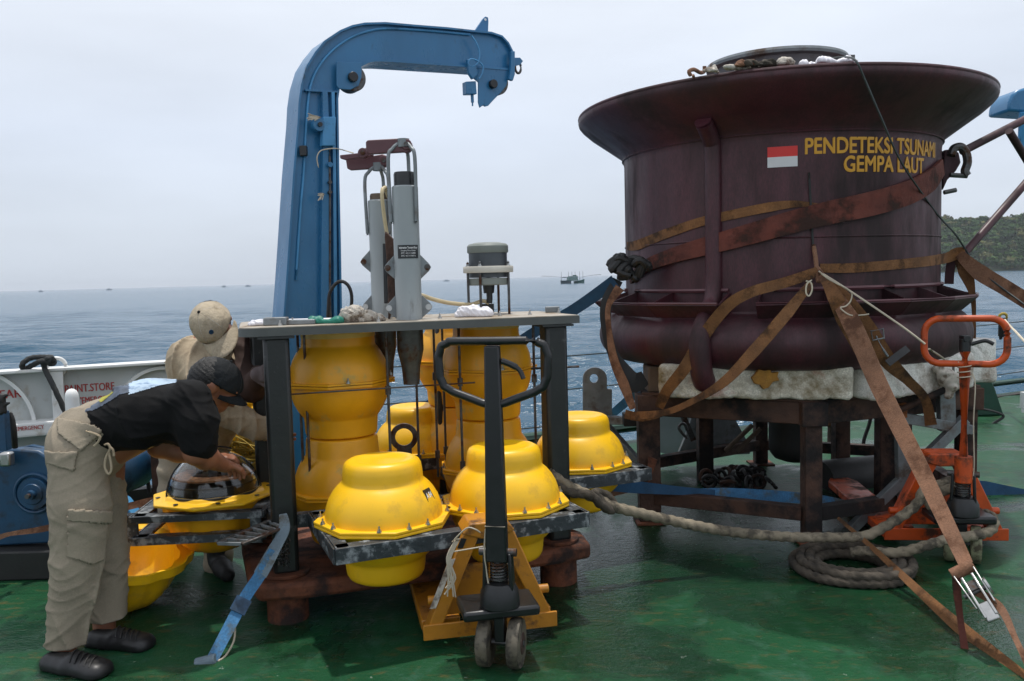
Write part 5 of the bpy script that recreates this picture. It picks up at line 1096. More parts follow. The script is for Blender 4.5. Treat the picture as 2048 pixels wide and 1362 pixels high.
for p in (V((1.33, 5.9, 0)), V((2.35, 5.35, 0)), V((2.28, 5.9, 0))):
    b = MB(); b.bar(p + V((0, 0, 0.0)), p + V((0, 0, 0.635)), 0.10, 0.10, side=(1, 0, 0)); b.build('inner_leg', M['rustdark'], stand, bevel=0.004)
b = MB(); b.prism([p + V((0, 0, 0.757)) for p in [C3[0] + V((-.04, -.04, 0)), C3[1] + V((0, -.06, 0)), C3[2] + V((.06, -.04, 0)), C3[3], C3[4], C3[5]]], (0, 0, 0.012)); b.build('table_top', M['rustdark'], stand)
b = MB(); b.prism([at(x, y, 4.83) for x, y in ((1296, 912), (1315, 920), (1298, 966), (1296, 966))], (0, .01, 0)); b.build('gusset', M['rust'], stand)
# dark keel tube and drum below
b = MB(); q = at(1590, 960, 5.3); b.lathe([(0.001, 0.25), (0.07, 0.255), (0.125, 0.275), (0.152, 0.31), (0.16, 0.36), (0.16, 0.70)], (q.x, 5.3, 0), 32); b.build('keel_tube', M['rubber'], buoy)
b = MB(); b.lathe([(0.161, 0.55), (0.168, 0.552), (0.168, 0.575), (0.161, 0.577)], (q.x, 5.3, 0), 32); b.build('keel_band', M['rustdark'], buoy)
b = MB(); b.cyl(at(1640, 968, 5.6), at(1760, 955, 5.75), 0.155, n=28); tag(b.build('black_drum', M['rubber'], origin=at(1700, 1010, 5.6)), 'black drum lying on the deck under the buoy stand', 'drum')
# foam blocks between stand and hull
def foam(c, half, rot, seed, mt, lab, res=0.011):
    Rm = np.array(Matrix.Rotation(rot, 3, 'Z')); pr = [('box', tuple(c), half, Rm, 0.022)]
    vf = sculpt(pr, res, 0.01, disp=lambda p: fold(p, 3.2, (1, .5, .7), seed, 0.005) + fold(p, 12, (.4, 1, .5), seed + 1, 0.0028) + fold(p, 24, (.7, .3, .9), seed + 2, 0.0022) - crease(p, 4, (1, .2, .6), seed + 4, 0.014, 9)); global LASTF; LASTF = vf; o = obj_np('foam_block', vf, M[mt], origin=(c[0], c[1], c[2] - half[2])); tag(o, lab, 'foam block', 'foam blocks under the buoy'); return o
zf = 0.769
fa = at(1320, 760, 4.72); fb = at(1704, 760, 4.42); mid = (fa + fb) / 2; d = fb - fa; d.z = 0; rot = math.atan2(d.y, d.x)
foam((mid.x - math.sin(rot) * 0.10, mid.y + .09, zf + 0.094), (d.length / 2, 0.17, 0.092), rot, 5, 'foam2', 'long dirty yellow-stained foam block under the front of the buoy', 0.010); FOAM1 = LASTF; FOAM1O = [o for o in SC.objects if o.name.startswith('foam_block')][0]
fa2 = at(1730, 750, 4.42); fb2 = at(1925, 740, 4.78); mid = (fa2 + fb2) / 2; d2 = fb2 - fa2; d2.z = 0; rot2 = math.atan2(d2.y, d2.x)
foam((mid.x - math.sin(rot2) * 0.12, mid.y + .06, zf + 0.105), (d2.length / 2, 0.17, 0.103), rot2, 9, 'foam', 'whiter foam block at the right front corner of the stand')
q = at(1932, 740, 5.05); foam((q.x, q.y, zf + 0.13), (0.09, 0.16, 0.128), 0.1, 15, 'foam', 'small upright foam block behind the orange handle')
q = at(1308, 750, 4.98); b = MB(); b.box((q.x, q.y, zf + 0.075), (0.10, 0.2, 0.15)); tag(b.build('wood_block', M['plyw'], origin=(q.x, q.y, zf), bevel=0.01), 'dark weathered wood block at the left corner of the stand', 'wood block')
# brown flaked patch on the front foam, red smears
q = at(1528, 757, 4.49); g3 = np.random.default_rng(3); b = MB(); P = [at(x, y, 4.44) for x, y in ((1504, 756), (1512, 748), (1518, 739), (1530, 742), (1541, 738), (1543, 746), (1558, 744), (1555, 753), (1559, 761), (1546, 764), (1538, 775), (1527, 779), (1521, 770), (1510, 768))]
b.prism([p + V((0, -.0, 0)) for p in P], V((0, 0.03, 0))); tag(b.build('rust_flake', M['foamchip'], origin=q, bevel=0.002), 'ochre stained torn patch stuck on the long foam block', 'patch')


# ================================================================== PALLET JACKS
def jack(name, lab, o, yaw, steer, paint, arm, wheelm, round_handle, s=1.0, fw=1.0):
    t = thing(name, lab, 'pallet jack', o, 'pallet jacks'); o = V(o)
    c, sn = math.cos(yaw), math.sin(yaw); U = V((c, sn, 0)); Vv = V((-sn, c, 0))
    def J(a, b_, z): return o + (U * a + Vv * b_) * s + V((0, 0, z * s))
    c2_, s2_ = math.cos(yaw + steer), math.sin(yaw + steer); U2 = V((c2_, s2_, 0)); V2 = V((-s2_, c2_, 0))
    def K(a, b_, z): return o + (U2 * a + V2 * b_) * s + V((0, 0, z * s))
    Z = V((0, 0, 1))
    for sg in (-1, 1):
        b = MB(); b.lathe([(0.0, -0.024), (0.07, -0.024), (0.078, -0.020), (0.088, -0.022), (0.0925, -0.014), (0.0925, 0.014), (0.088, 0.022), (0.078, 0.020), (0.07, 0.024), (0.0, 0.024)], (0, 0, 0), 40)
        Rm = Matrix((U2, V2, Z)).transposed() @ Matrix.Rotation(R(90), 3, 'Y'); cc = K(sg * 0.058, 0, 0.0925)
        b.v = [tuple(cc + Rm @ (V(v) * s)) for v in b.v]; w_ = b.build('steer_wheel', M[wheelm], t)
        b = MB(); b.cyl(K(sg * 0.034, 0, 0.0925), K(sg * 0.0855, 0, 0.0925), 0.040 * s, n=20); b.build('hub', M['hubr'], w_, bevel=0.003)
    b = MB(); b.cyl(K(-0.09, 0, 0.0925), K(0.09, 0, 0.0925), 0.012 * s, n=10); b.build('axle', M['dsteel'], t)
    b = MB(); b.bar(K(0, 0, 0.10), K(0, 0, 0.20), 0.04 * s, 0.05 * s, side=U2); b.build('axle_fork', M[arm], t, bevel=0.004)
    b = MB(); b.bar(J(-0.145, 0.05, 0.215), J(0.145, 0.05, 0.215), 0.19 * s, 0.040 * s, side=Vv); b.build('bed_plate', M[arm], t, bevel=0.012)
    b = MB(); b.lathe([(0.001, 0.235), (0.075, 0.235), (0.072, 0.29), (0.055, 0.325), (0.001, 0.33)], (0, 0, 0), 28); b.v = [tuple(o + V(v) * s) for v in b.v]; b.build('pump_base', M[arm], t, bevel=0.004)
    for sg in (-1, 1):
        b = MB(); b.bar(K(sg * 0.052, -0.01, 0.28), K(sg * 0.046, -0.01, 0.44), 0.014 * s, 0.05 * s, side=U2); b.build('yoke_arm', M[arm], t, bevel=0.005)
    b = MB(); b.cyl(K(0, 0.0, 0.33), K(0, 0, 0.45), 0.020 * s, n=16); b.build('piston', M['steel'], t)
    b = MB(); b.tube([K(0.031 * math.cos(q), 0.031 * math.sin(q), 0.33 + 0.07 * q / 37.7) for q in np.linspace(0, 37.7, 120)], 0.0045 * s, 6); b.build('spring', M['dsteel'], t)
    b = MB(); b.cyl(K(-0.07, -0.01, 0.44), K(0.07, -0.01, 0.44), 0.015 * s, n=12); b.build('pivot_pin', M['dsteel'], t)
    def JF(a, b_, z): return J(a * fw, b_, z)
    # A-frame carrier
    for sg in (-1, 1):
        b = MB(); P = [JF(sg * 0.268, 0.20, 0.05), JF(sg * 0.105, 0.20, 0.445), JF(sg * 0.075, 0.20, 0.49), JF(sg * 0.022, 0.20, 0.475), JF(sg * 0.195, 0.20, 0.09), JF(sg * 0.185, 0.20, 0.05)]
        b.prism(P, Vv * 0.085 * s); b.build('frame_leg', M[paint], t, bevel=0.006)
        b = MB(); q = JF(sg * 0.200, 0.235, 0.19); b.cyl(q, q + U * (sg * 0.045 * s), 0.018 * s, n=14); b.build('side_stub', M[paint], t, bevel=0.003)
        b = MB(); b.prism([JF(sg * 0.268, 0.29, 0.045), JF(sg * 0.268, 1.30, 0.045), JF(sg * 0.24, 1.38, 0.045), JF(sg * 0.14, 1.38, 0.045), JF(sg * 0.11, 1.30, 0.045), JF(sg * 0.11, 0.29, 0.045)], (0, 0, 0.045 * s)); b.build('fork', M[paint], t, bevel=0.006)
        b = MB(); b.cyl(JF(sg * 0.19 - .035, 1.15, 0.037), JF(sg * 0.19 + .035, 1.15, 0.037), 0.035 * s, n=16); b.build('load_roller', M[wheelm], t)
    b = MB(); b.bar(JF(-0.27, 0.20, 0.075), JF(0.27, 0.20, 0.075), 0.012, 0.062 * s, side=Vv); b.build('front_cross_plate', M[paint], t, bevel=0.003)
    b = MB(); b.prism([JF(-0.105, 0.19, 0.455), JF(-0.075, 0.19, 0.495), JF(0.075, 0.19, 0.495), JF(0.105, 0.19, 0.455), JF(0.03, 0.19, 0.43), JF(-0.03, 0.19, 0.43)], Vv * 0.15 * s); b.build('top_head', M[paint], t, bevel=0.006)
    b = MB(); b.prism([JF(-0.17, 0.29, 0.10), JF(0.17, 0.29, 0.10), JF(0.15, 0.29, 0.30), JF(-0.15, 0.29, 0.30)], Vv * 0.02); b.build('rear_panel', M[paint], t, bevel=0.004)
    # drawbar and handle
    if not round_handle:
        b = MB(); P0, P1 = K(0.0, -0.025, 0.41), K(0.0, -0.01, 1.205); u2 = U2
        pts = []
        for p, ww, dd in ((P0, 0.040, 0.022), (K(0, -.02, .62), 0.037, 0.02), (P1, 0.028, 0.016)):
            pts += [p + u2 * (i * ww) + V2 * (j * dd) for i, j in ((-1, -1), (1, -1), (1, 1), (-1, 1))]
        b.add(pts, [(0, 1, 2, 3), (11, 10, 9, 8)] + [(4 * k + i, 4 * k + 4 + i, 4 * k + 4 + (i + 1) % 4, 4 * k + (i + 1) % 4) for k in range(2) for i in range(4)]); b.build('drawbar', M[arm], t, bevel=0.006)
        loop = [(0.155, 1.222), (-0.155, 1.222), (-0.192, 1.205), (-0.205, 1.165), (-0.200, 1.09), (-0.185, 1.055), (-0.15, 1.035), (-0.035, 0.993), (0.035, 0.993), (0.15, 1.035), (0.185, 1.055), (0.200, 1.09), (0.205, 1.165), (0.192, 1.205)]
        P = [K(a, -0.012, z) for a, z in loop]; dens = []
        for i in range(len(P)):
            a, b2 = P[i], P[(i + 1) % len(P)]; dens += [a, a.lerp(b2, .33), a.lerp(b2, .66)]
        b = MB(); b.tube(smooth_path(dens, 3, True), 0.0155 * s, 12, closed=True); b.build('handle_loop', M[arm], t)
        b = MB(); b.tube(smooth_path([K(0.03, -0.012, 1.15), K(0.07, -0.012, 1.135), K(0.10, -0.014, 1.115), K(0.115, -0.02, 1.085)], 6), [0.012] * 10 + [0.009] * 9, 8); b.build('release_lever', M['black'], t)
    else:
        b = MB(); b.tube([K(0, -0.02, 0.40), K(0, -0.01, 0.97)], 0.027 * s, 20); b.build('drawbar', M[paint], t)
        b = MB(); b.cyl(K(0, -0.022, 0.40), K(0, -0.018, 0.53), 0.040 * s, n=20); b.build('drawbar_socket', M[paint], t, bevel=0.004)
        P = []
        for cx, cz, a0 in ((0.105, 1.125, 0), (-0.105, 1.125, 90), (-0.105, 1.05, 180), (0.105, 1.05, 270)):
            for k in range(7):
                q = R(a0 + 15 * k); P.append(K(cx + 0.072 * math.cos(q), -0.01, cz + 0.072 * math.sin(q)))
        dens = []
        for i in range(len(P)):
            a, b2 = P[i], P[(i + 1) % len(P)]; n_ = 4 if (b2 - a).length > 0.05 else 1; dens += [a.lerp(b2, k / n_) for k in range(n_)]
        b = MB(); b.tube(dens, 0.0165 * s, 14, closed=True); b.build('handle_loop', M[paint], t)
        b = MB(); b.tube([K(0, -0.01, 0.965), K(0, -0.01, 1.04)], 0.026 * s, 16); b.build('neck', M[paint], t)
        b = MB(); b.cyl(K(0, -0.01, 1.035), K(0, -0.01, 1.10), 0.026 * s, n=14); b.box(K(0, -0.01, 1.10), (0.035, 0.05, 0.03)); b.build('lever_housing', M['black'], t, bevel=0.004)
        b = MB(); b.tube(smooth_path([K(0.02, -0.012, 1.07), K(0.06, -0.012, 1.085), K(0.09, -0.014, 1.09), K(0.12, -0.014, 1.075)], 5), 0.009, 8); b.build('release_lever', M['black'], t)
    return t, J, K
jo = at(1004, 1352, 3.10); j1, J1, K1 = jack('pallet_jack', 'yellow-orange pallet jack with black handle pushed under the rack', (jo.x, jo.y, 0), R(12), R(-24), 'jyellow', 'black', 'wheel', False)
# pale scraped strip, small label and cord bundle on its left leg
b = MB(); b.prism([J1(-0.243, 0.197, 0.17), J1(-0.218, 0.197, 0.17), J1(-0.135, 0.197, 0.36), J1(-0.16, 0.197, 0.36)], V((0, -0.002, 0))); b.build('scraped_sticker', M['rag'], j1)
b = MB(); b.prism([J1(-0.128, 0.197, 0.40), J1(-0.104, 0.197, 0.40), J1(-0.088, 0.197, 0.435), J1(-0.110, 0.197, 0.44)], V((0, -0.002, 0))); b.build('small_label', M['label'], j1)
g = random.Random(9)
b = MB()
for k in range(9):
    a = g.uniform(-.01, .012); P = [J1(-0.125 + a, 0.16, 0.45), J1(-0.165 + a, 0.15, 0.38), J1(-0.155 + g.uniform(-.02, .02), 0.15, 0.30), J1(-0.165 + g.uniform(-.025, .025), 0.15, 0.22 + g.uniform(0, .05))]
    b.tube(smooth_path(P, 5), 0.003, 5)
b.tube(smooth_path([J1(-0.15, .16, .44), J1(-.1, .12, .50), J1(-.07, .1, .50), J1(-.05, .1, .485)], 4), 0.003, 5); b.tube(smooth_path([J1(-.16, .16, .40), J1(-.1, .13, .415), J1(-.04, .1, .43)], 4), 0.003, 5)
o = b.build('cord_bundle', M['cord'], origin=J1(-0.15, .15, .22)); stuff(o); tag(o, 'pale cord bundle tied on the left leg of the yellow pallet jack', 'cord')
b = MB(); b.tube([K1(0.036 * i - 0.0, 0.026 * j - 0.02, 0.545) for i, j in ((-1, -1), (1, -1), (1, 1), (-1, 1))], 0.003, 5, closed=True); b.tube(smooth_path([K1(-.038, -.03, .545), K1(-.045, -.035, .45), K1(-.04, -.03, .36), K1(-.03, -.03, .30)], 4), 0.003, 5)
tag(b.build('handle_cord', M['cord'], origin=K1(0, 0, .3)), 'thin pale cord tied round the black drawbar', 'cord')
o2 = at(1924, 1136, 4.10); j2, J2, K2 = jack('pallet_jack', 'bright orange pallet jack with round-cornered handle at the right, rope wound on it', (o2.x, o2.y, 0), R(-6), R(-20), 'orange', 'black', 'wheelp', True, 1.0, 1.13)
j2['label'] = 'bright orange pallet jack with oval handle by the buoy stand, rope wound on it'
b = MB(); b.tube([K2(0, -0.012, 0.93) + V((0.03 * math.cos(q), 0.03 * math.sin(q), 0.004 * q - 0.03)) for q in np.linspace(0, 22, 80)], 0.003, 5); b.tube(smooth_path([K2(.03, -.02, .94), K2(.045, -.03, .88), K2(.04, -.03, .7), K2(.045, -.03, .5), K2(.04, -.03, .42)], 5), 0.003, 5)
tag(b.build('handle_cord', M['cord'], origin=K2(0, 0, .9)), 'thin cord wound round the orange drawbar below its handle', 'cord')

# ================================================================== ROPES
def rope(name, pts, r, mt, lab, n=8, parent=None, closed=False, z0=None):
    P = resample(smooth_path(pts, n, closed), r * 0.45, closed)
    if z0 is not None: P = [V((p.x, p.y, max(p.z, r))) for p in P]
    m = MB(); m.tube(P, r, 12, closed=closed, lobes=3, twist=38 * 0.02 / r * 1.9, depth=0.14)
    o = m.build(name, M[mt], origin=P[0], ang=80, fix=False); tag(o, lab, 'rope'); return o
rp = [(1098, 945, 3.92), (1130, 968, 3.88), (1165, 985, 3.9), (1200, 1000, 3.92), (1218, 1010, 3.92), (1240, 1017, 3.93), (1290, 1029, 3.97), (1360, 1045, 4.0), (1450, 1062, 4.05), (1560, 1073, 4.1), (1650, 1075, 4.1), (1725, 1073, 4.12), (1765, 1056, 4.14), (1800, 1035, 4.15), (1832, 1010, 4.16),
      (1845, 985, 4.16), (1858, 962, 4.2), (1852, 990, 4.22), (1862, 1012, 4.2), (1885, 1020, 4.17), (1908, 1010, 4.15), (1915, 990, 4.15), (1902, 978, 4.16), (1880, 985, 4.2), (1868, 1000, 4.25), (1862, 985, 4.3), (1880, 968, 4.3), (1910, 960, 4.32)]
rope('mooring_rope', [at(*p) for p in rp], 0.0235, 'rope', 'thick hemp rope sagging from the rack to the orange pallet jack')
rope('tail_rope', [at(*p) for p in ((1105, 965, 3.86), (1140, 985, 3.86), (1180, 990, 3.87), (1200, 1008, 3.88), (1222, 1022, 3.9), (1205, 1005, 3.9), (1190, 985, 3.92), (1215, 992, 3.95), (1228, 1010, 3.95))], 0.020, 'ropedark', 'dark knotted second rope length by the rack corner')
rp = [(1950, 1032, 4.2), (1975, 1028, 4.15), (1988, 1042, 4.1), (1980, 1062, 4.05), (1945, 1072, 4.0), (1900, 1078, 3.97), (1850, 1092, 3.95), (1810, 1103, 3.97), (1770, 1106, 4.0), (1735, 1102, 4.05), (1700, 1104, 4.1)]
rope('loop_rope', [at(*p) for p in rp], 0.023, 'rope', 'hemp rope bight hanging round the right side of the orange jack wheels', z0=1)
cc = gp(1705, 1139); P = []; g = random.Random(3)
turns = [(0.285, 0.022), (0.240, 0.022), (0.195, 0.022), (0.150, 0.022), (0.178, 0.052), (0.222, 0.053), (0.262, 0.050)]
for ti in range(len(turns) - 1):
    (r0, z0), (r1, z1) = turns[ti], turns[ti + 1]
    for k in range(14):
        t = k / 14; a = 2 * math.pi * t + 0.6; r_ = r0 + (r1 - r0) * t + g.uniform(-.007, .007); P.append(V((cc.x + r_ * 1.04 * math.cos(a), cc.y + r_ * math.sin(a), z0 + (z1 - z0) * t)))
rope('rope_coil', P, 0.021, 'ropedark', 'dark coil of thick rope lying on the green deck', n=4)

# ================================================================== MORE STRAPS
strap('webbing_strap', [at(1112, 952, 4.15), at(1180, 964, 4.4), at(1270, 974, 4.72), at(1370, 982, 4.80), at(1430, 985, 4.82)], [.04, .07, .07, .045, .03], 'strap_dblue', 'dark steel-blue strap stretched from the rack across the left stand leg')
strap('webbing_strap', [at(1380, 984, 4.85), at(1450, 985, 4.85), at(1550, 992, 4.87), at(1640, 1000, 4.88), at(1710, 1012, 4.9), at(1760, 1022, 4.9)], [.03, .055, .065, .06, .04, .015], 'strap_blue', 'bright blue strap running level between the stand legs')
strap('webbing_strap', [at(1930, 972, 5.3), at(1970, 978, 5.3), at(2020, 987, 5.3), at(2075, 997, 5.3)], [.08, .10, .09, .08], 'strap_dblue', 'dark blue strap continuing to the right edge behind the orange jack')
strap('webbing_strap', [at(1165, 1012, 4.5), at(1215, 990, 4.7), at(1262, 978, 4.85)], [.02, .035, .035], 'strap_t', 'short reddish strap end left of the stand leg')
# front-left blue strap with hook end
A = [at(566, 1028, 3.50), at(568, 1060, 3.46), at(548, 1100, 3.43), at(520, 1150, 3.40), at(490, 1195, 3.36), at(458, 1255, 3.28), at(425, 1318, 3.20)]
strap('webbing_strap', A[:4], [.03, .055, .06, .055], 'strap_grey', 'twisted grey-blue strap coming off the front left of the tray', twist=0.7)
strap('webbing_strap', [A[2] + V((0, -.004, 0))] + A[3:], [.04, .048, .048, .048, .045], 'strap_blue', 'faded blue strap stretched down to the deck at the bottom left')
q = A[4]; d_ = (A[5] - A[4]).normalized(); strap('strap_keeper', [q - d_ * 0.0 + V((0, -.008, .0)), q + d_ * 0.06 + V((0, -.008, 0))], 0.064, 'bluew', 'dark blue band clipped round the faded blue strap', t=0.006, cat='band')
q = at(412, 1330, 3.18); b = MB(); b.cyl(at(392, 1328, 3.2), at(432, 1318, 3.2), 0.022, n=14); b.build
hk = tag(b.build('strap_hook', M['strap_grey'], origin=q, bevel=0.004), 'rolled grey-blue strap end and hook at the bottom left of the deck', 'hook')
b = MB(); b.tube(smooth_path([at(412, 1332, 3.19), at(408, 1350, 3.15), at(425, 1358, 3.12), at(434, 1345, 3.14)], 5), 0.011, 8); b.build('hook_iron', M['dsteel'], hk)
b = MB(); b.tube(smooth_path([at(470, 1245, 3.33), at(468, 1280, 3.28), at(452, 1310, 3.24), at(436, 1322, 3.2)], 5), 0.004, 6); tag(b.build('lashing_line', M['cord'], origin=at(452, 1310, 3.24)), 'thin pale cord hanging beside the faded blue strap', 'cord')
strap('webbing_strap', [at(-15, 1080, 4.02), at(20, 1068, 4.03), at(90, 1057, 4.04), at(180, 1032, 4.06), at(260, 1012, 4.1), at(318, 998, 4.15)], [.03, .02, .03, .03, .035, .035], 'strap_t', 'orange-tan strap slanting across the blue winch behind the man')
# long deck strap, ratchet and tail on the right
strap('webbing_strap', [at(1676, 1036, 4.30), at(1750, 1100, 4.0), at(1850, 1193, 3.57), at(1935, 1268, 3.24), at(2060, 1374, 2.86)], [.015, .025, .04, .055, .07], 'strap_b', 'long brown strap slanting low over the rope coil to the bottom right corner')
RT = at(1932, 1128, 3.22)
strap('webbing_strap', [at(1912, 1140, 3.22), at(1914, 1180, 3.2), at(1921, 1240, 3.18), at(1933, 1322, 3.13)], [.03, .03, .022, .03], 'belt', 'dark strap tail hanging from the ratchet to the deck')
rt = thing('ratchet_buckle', 'scuffed silver ratchet tensioner on the broad tan strap at lower right', 'ratchet', at(1960, 1210, 3.13))
pa, pb = at(1925, 1140, 3.22), at(1980, 1222, 3.06); d_ = (pb - pa).normalized(); sd = d_.cross(pa - EYE).normalized()
b = MB(); b.cyl(pa - sd * 0.045, pa + sd * 0.045, 0.024, n=18); b.build('spool', M['strap_t'], rt, bevel=0.003)
for sg in (-1, 1):
    b = MB(); b.bar(pa + sd * (0.040 * sg), pa + sd * (0.034 * sg) + d_ * 0.17, 0.006, 0.034, side=sd); b.build('side_plate', M['steel'], rt, bevel=0.002)
for sg in (-1, 1):
    b = MB(); b.bar(pa + d_ * 0.03 + V((0, -.02, .012)) - sd * (0.010 + 0.020 * sg), pa + d_ * 0.20 + V((0, -.02, .0)) - sd * (0.010 + 0.020 * sg), 0.010, 0.024, side=sd); b.build('handle_bar', M['steel'], rt, bevel=0.003)
b = MB(); b.bar(pa + d_ * 0.14 + V((0, -.02, .003)) - sd * 0.010, pa + d_ * 0.215 + V((0, -.02, -.002)) - sd * 0.010, 0.046, 0.016, side=sd); b.build('handle_grip', M['steel'], rt, bevel=0.006)
b = MB(); b.bar(pa + d_ * 0.05 + V((0, -.018, .008)) - sd * 0.010, pa + d_ * 0.09 + V((0, -.018, .006)) - sd * 0.010, 0.036, 0.01, side=sd); b.build('pawl', M['dsteel'], rt, bevel=0.003)
b = MB(); b.cyl(pa + d_ * 0.10 - sd * 0.05, pa + d_ * 0.10 + sd * 0.05, 0.010, n=12); b.build('cross_pin', M['dsteel'], rt)
b = MB(); b.lathe([(0.03, -.004), (0.034, -.004), (0.034, .004), (0.03, .004), (0.03, -.004)], (0, 0, 0), 14); Rm = Matrix((d_, sd.cross(d_), sd)).transposed(); b.v = [tuple(Rm @ V(v) + pa + d_ * 0.10 + sd * 0.046) for v in b.v]; b.build('ratchet_gear', M['steel'], rt)
strap('webbing_strap', [pa + d_ * 0.10, at(2000, 1215, 3.06), at(2030, 1275, 2.96), at(2062, 1345, 2.86)], [.035, .03, .02, .02], 'strap_t', 'thin tan strap running from the silver ratchet out of the bottom right')
for o in list(SC.objects):
    if o.get('label', '').startswith('broad reddish tan strap'): bpy.data.objects.remove(o)
strap('webbing_strap', [KN + V((.01, -.03, -.02)), at(1700, 640, 4.10), at(1760, 775, 3.90), at(1840, 935, 3.60), RT], [.03, .088, .085, .072, .052], 'strap_t', 'broad reddish tan strap running from the front knot to the silver ratchet', n=10, twist=0.35)

# ================================================================== WINCH AND OTHER LEFT BITS
wn = thing('deck_winch', 'dark blue deck winch on a black base behind the bending man', 'winch', gp(150, 1150))
Yw = 4.25
def wp(px, py, dy=0): return at(px, py, Yw + dy)
b = MB(); b.prism([wp(x, y) for x, y in ((-60, 905), (30, 898), (75, 902), (110, 925), (122, 960), (125, 1085), (-60, 1095))], (0.02, 0.07, 0)); b.build('side_plate', M['bluew'], wn, bevel=0.01)
c = wp(70, 986); b = MB(); b.lathe([(0.001, -.055), (0.022, -.055), (0.024, -.03), (0.05, -.03), (0.055, -.022), (0.078, -.022), (0.082, 0.0), (0.001, 0.0)], (0, 0, 0), 40); Rx = Matrix.Rotation(R(-90), 3, 'X'); b.v = [tuple(Rx @ V(v) + c) for v in b.v]; b.build('hub_cover', M['bluew'], wn)
b = MB(); b.cyl(c + V((0, -0.075, 0)), c + V((0, -0.05, 0)), 0.012, n=10); b.build('hub_nut', M['dsteel'], wn)
for r_ in (0.098,):
    b = MB(); b.tube([c + V((r_ * math.cos(a), -0.006, r_ * math.sin(a))) for a in np.linspace(0, 2 * math.pi, 33)[:-1]], 0.009, 8, closed=True); b.build('hub_ring', M['bluew'], wn)
b = MB(); b.cyl(c + V((0.02, 0.06, 0)), c + V((0.15, 0.75, 0)), 0.17, n=36); b.build('drum', M['bluew'], wn)
b = MB(); b.prism([wp(x, y, .75) for x, y in ((-20, 905), (60, 890), (100, 898), (190, 960), (190, 1090), (-20, 1090))], (0.01, 0.03, 0)); b.build('rear_plate', M['bluew'], wn, bevel=0.006)
b = MB(); b.bar(wp(-40, 912, -.02), wp(135, 921, 0.1), 0.03, 0.045, side=(0, 0, 1)); b.build('top_rail', M['bluel'], wn, bevel=0.005)
b = MB(); b.box(wp(14, 918, -.05), (0.055, 0.05, 0.07)); b.build('clamp', M['steel'], wn, bevel=0.01)
b = MB(); b.prism([wp(x, y, .45) for x, y in ((236, 978), (262, 994), (296, 1040), (302, 1085), (282, 1045), (236, 1000))], (0.0, -0.10, 0)); b.build('sloped_plate', M['bluel'], wn, bevel=0.004)
b = MB(); b.prism([wp(x, y, .45) for x, y in ((100, 1000), (240, 1000), (300, 1062), (300, 1100), (100, 1100))], (0.0, 0.06, 0)); b.build('gusset', M['bluew'], wn, bevel=0.004)
b = MB(); q0, q1 = wp(-60, 1120), wp(300, 1110, .2); b.box(((q0.x + q1.x) / 2, Yw + 0.35, 0.075), (q1.x - q0.x, 0.85, 0.15)); b.build('base', M['rubber'], wn, bevel=0.01)
b = MB(); b.bar(wp(10, 900, -.2), wp(4, 822, -.2), 0.045, 0.045); b.build('control_post', M['bluew'], wn, bevel=0.004)
g = np.random.default_rng(8); pr = [('cap', tuple(at(x0, y0, 4.04)), tuple(at(x1, y1, 4.04)), r_, r_ * .6) for x0, y0, x1, y1, r_ in ((4, 822, 2, 792, .022), (0, 795, 14, 790, .012), (8, 810, 18, 806, .010), (2, 800, -8, 815, .02))]
vf = sculpt(pr, 0.004, 0.01); o = obj_np('black_tape_wad', vf, M['rubber'], origin=at(4, 822, 4.04)); tag(o, 'black wadded tape on top of the blue control post at the left edge', 'tape')
b = MB(); b.tube(smooth_path([at(18, 826, 4.1), at(24, 840, 4.1), at(28, 865, 4.1), at(30, 895, 4.12)], 6), 0.014, 10); tag(b.build('black_hose', M['rubber'], origin=at(18, 826, 4.1)), 'black hose hanging beside the blue post at the left edge', 'hose')
b = MB(); b.tube(smooth_path([at(278, 905, 5.1), at(286, 930, 5.1), at(294, 955, 5.1), at(299, 985, 5.1)], 6), 0.013, 8); b.tube(smooth_path([at(290, 900, 5.12), at(286, 925, 5.12), at(293, 950, 5.12), at(299, 985, 5.1)], 6), 0.010, 8); tag(b.build('twin_hose', M['rubber'], origin=at(299, 985, 5.1)), 'pair of black hoses twisted together before the gap under the bulwark', 'hose')
b = MB(); b.bar(at(317, 900, 4.9), V((at(317, 900, 4.9).x, 4.9, 0.0)), 0.075, 0.06, side=(1, 0, 0)); tag(b.build('rusty_post', M['rustdark'], origin=V((at(317, 900, 4.9).x, 4.9, 0)), bevel=0.004), 'dark rusty post standing behind the open float', 'post')
# yellow plastic float fragment and cord heap behind the second man
q = at(500, 800, 4.75); pr = [('ell', tuple(at(505, 800, 4.8)), (.13, .12, .15), None), ('ell', tuple(at(490, 870, 4.75)), (.11, .10, .14), None), ('cap', tuple(at(478, 775, 4.7)), tuple(at(520, 800, 4.65)), .035, .03), ('cap', tuple(at(480, 815, 4.6)), tuple(at(520, 795, 4.62)), .028, .02), ('cap', tuple(at(512, 822, 4.6)), tuple(at(535, 850, 4.6)), .028, .018)]
vf = sculpt(pr, 0.008, 0.012, disp=lambda p: fold(p, 9, (1, .4, .6), 3, 0.006)); o = obj_np('yellow_float_bag', vf, M['yellow'], origin=at(500, 930, 4.75)); tag(o, 'lumpy yellow plastic float hung behind the second man beside the black post', 'float')
g = random.Random(12); b = MB()
for k in range(26):
    cx, cy = g.uniform(478, 520), g.uniform(880, 930); rr1, rr2 = g.uniform(.05, .11), g.uniform(.03, .10); ph = g.uniform(0, 6); p = at(cx, cy, 4.55 + g.uniform(0, .12)); tl = g.uniform(-.6, .6)
    b.tube([p + V((rr1 * math.cos(a + ph), 0.03 * math.sin(a * 2), rr2 * math.sin(a) + tl * rr1 * math.cos(a + ph))) for a in np.linspace(0, g.uniform(4, 6.2), 16)], 0.005, 5)
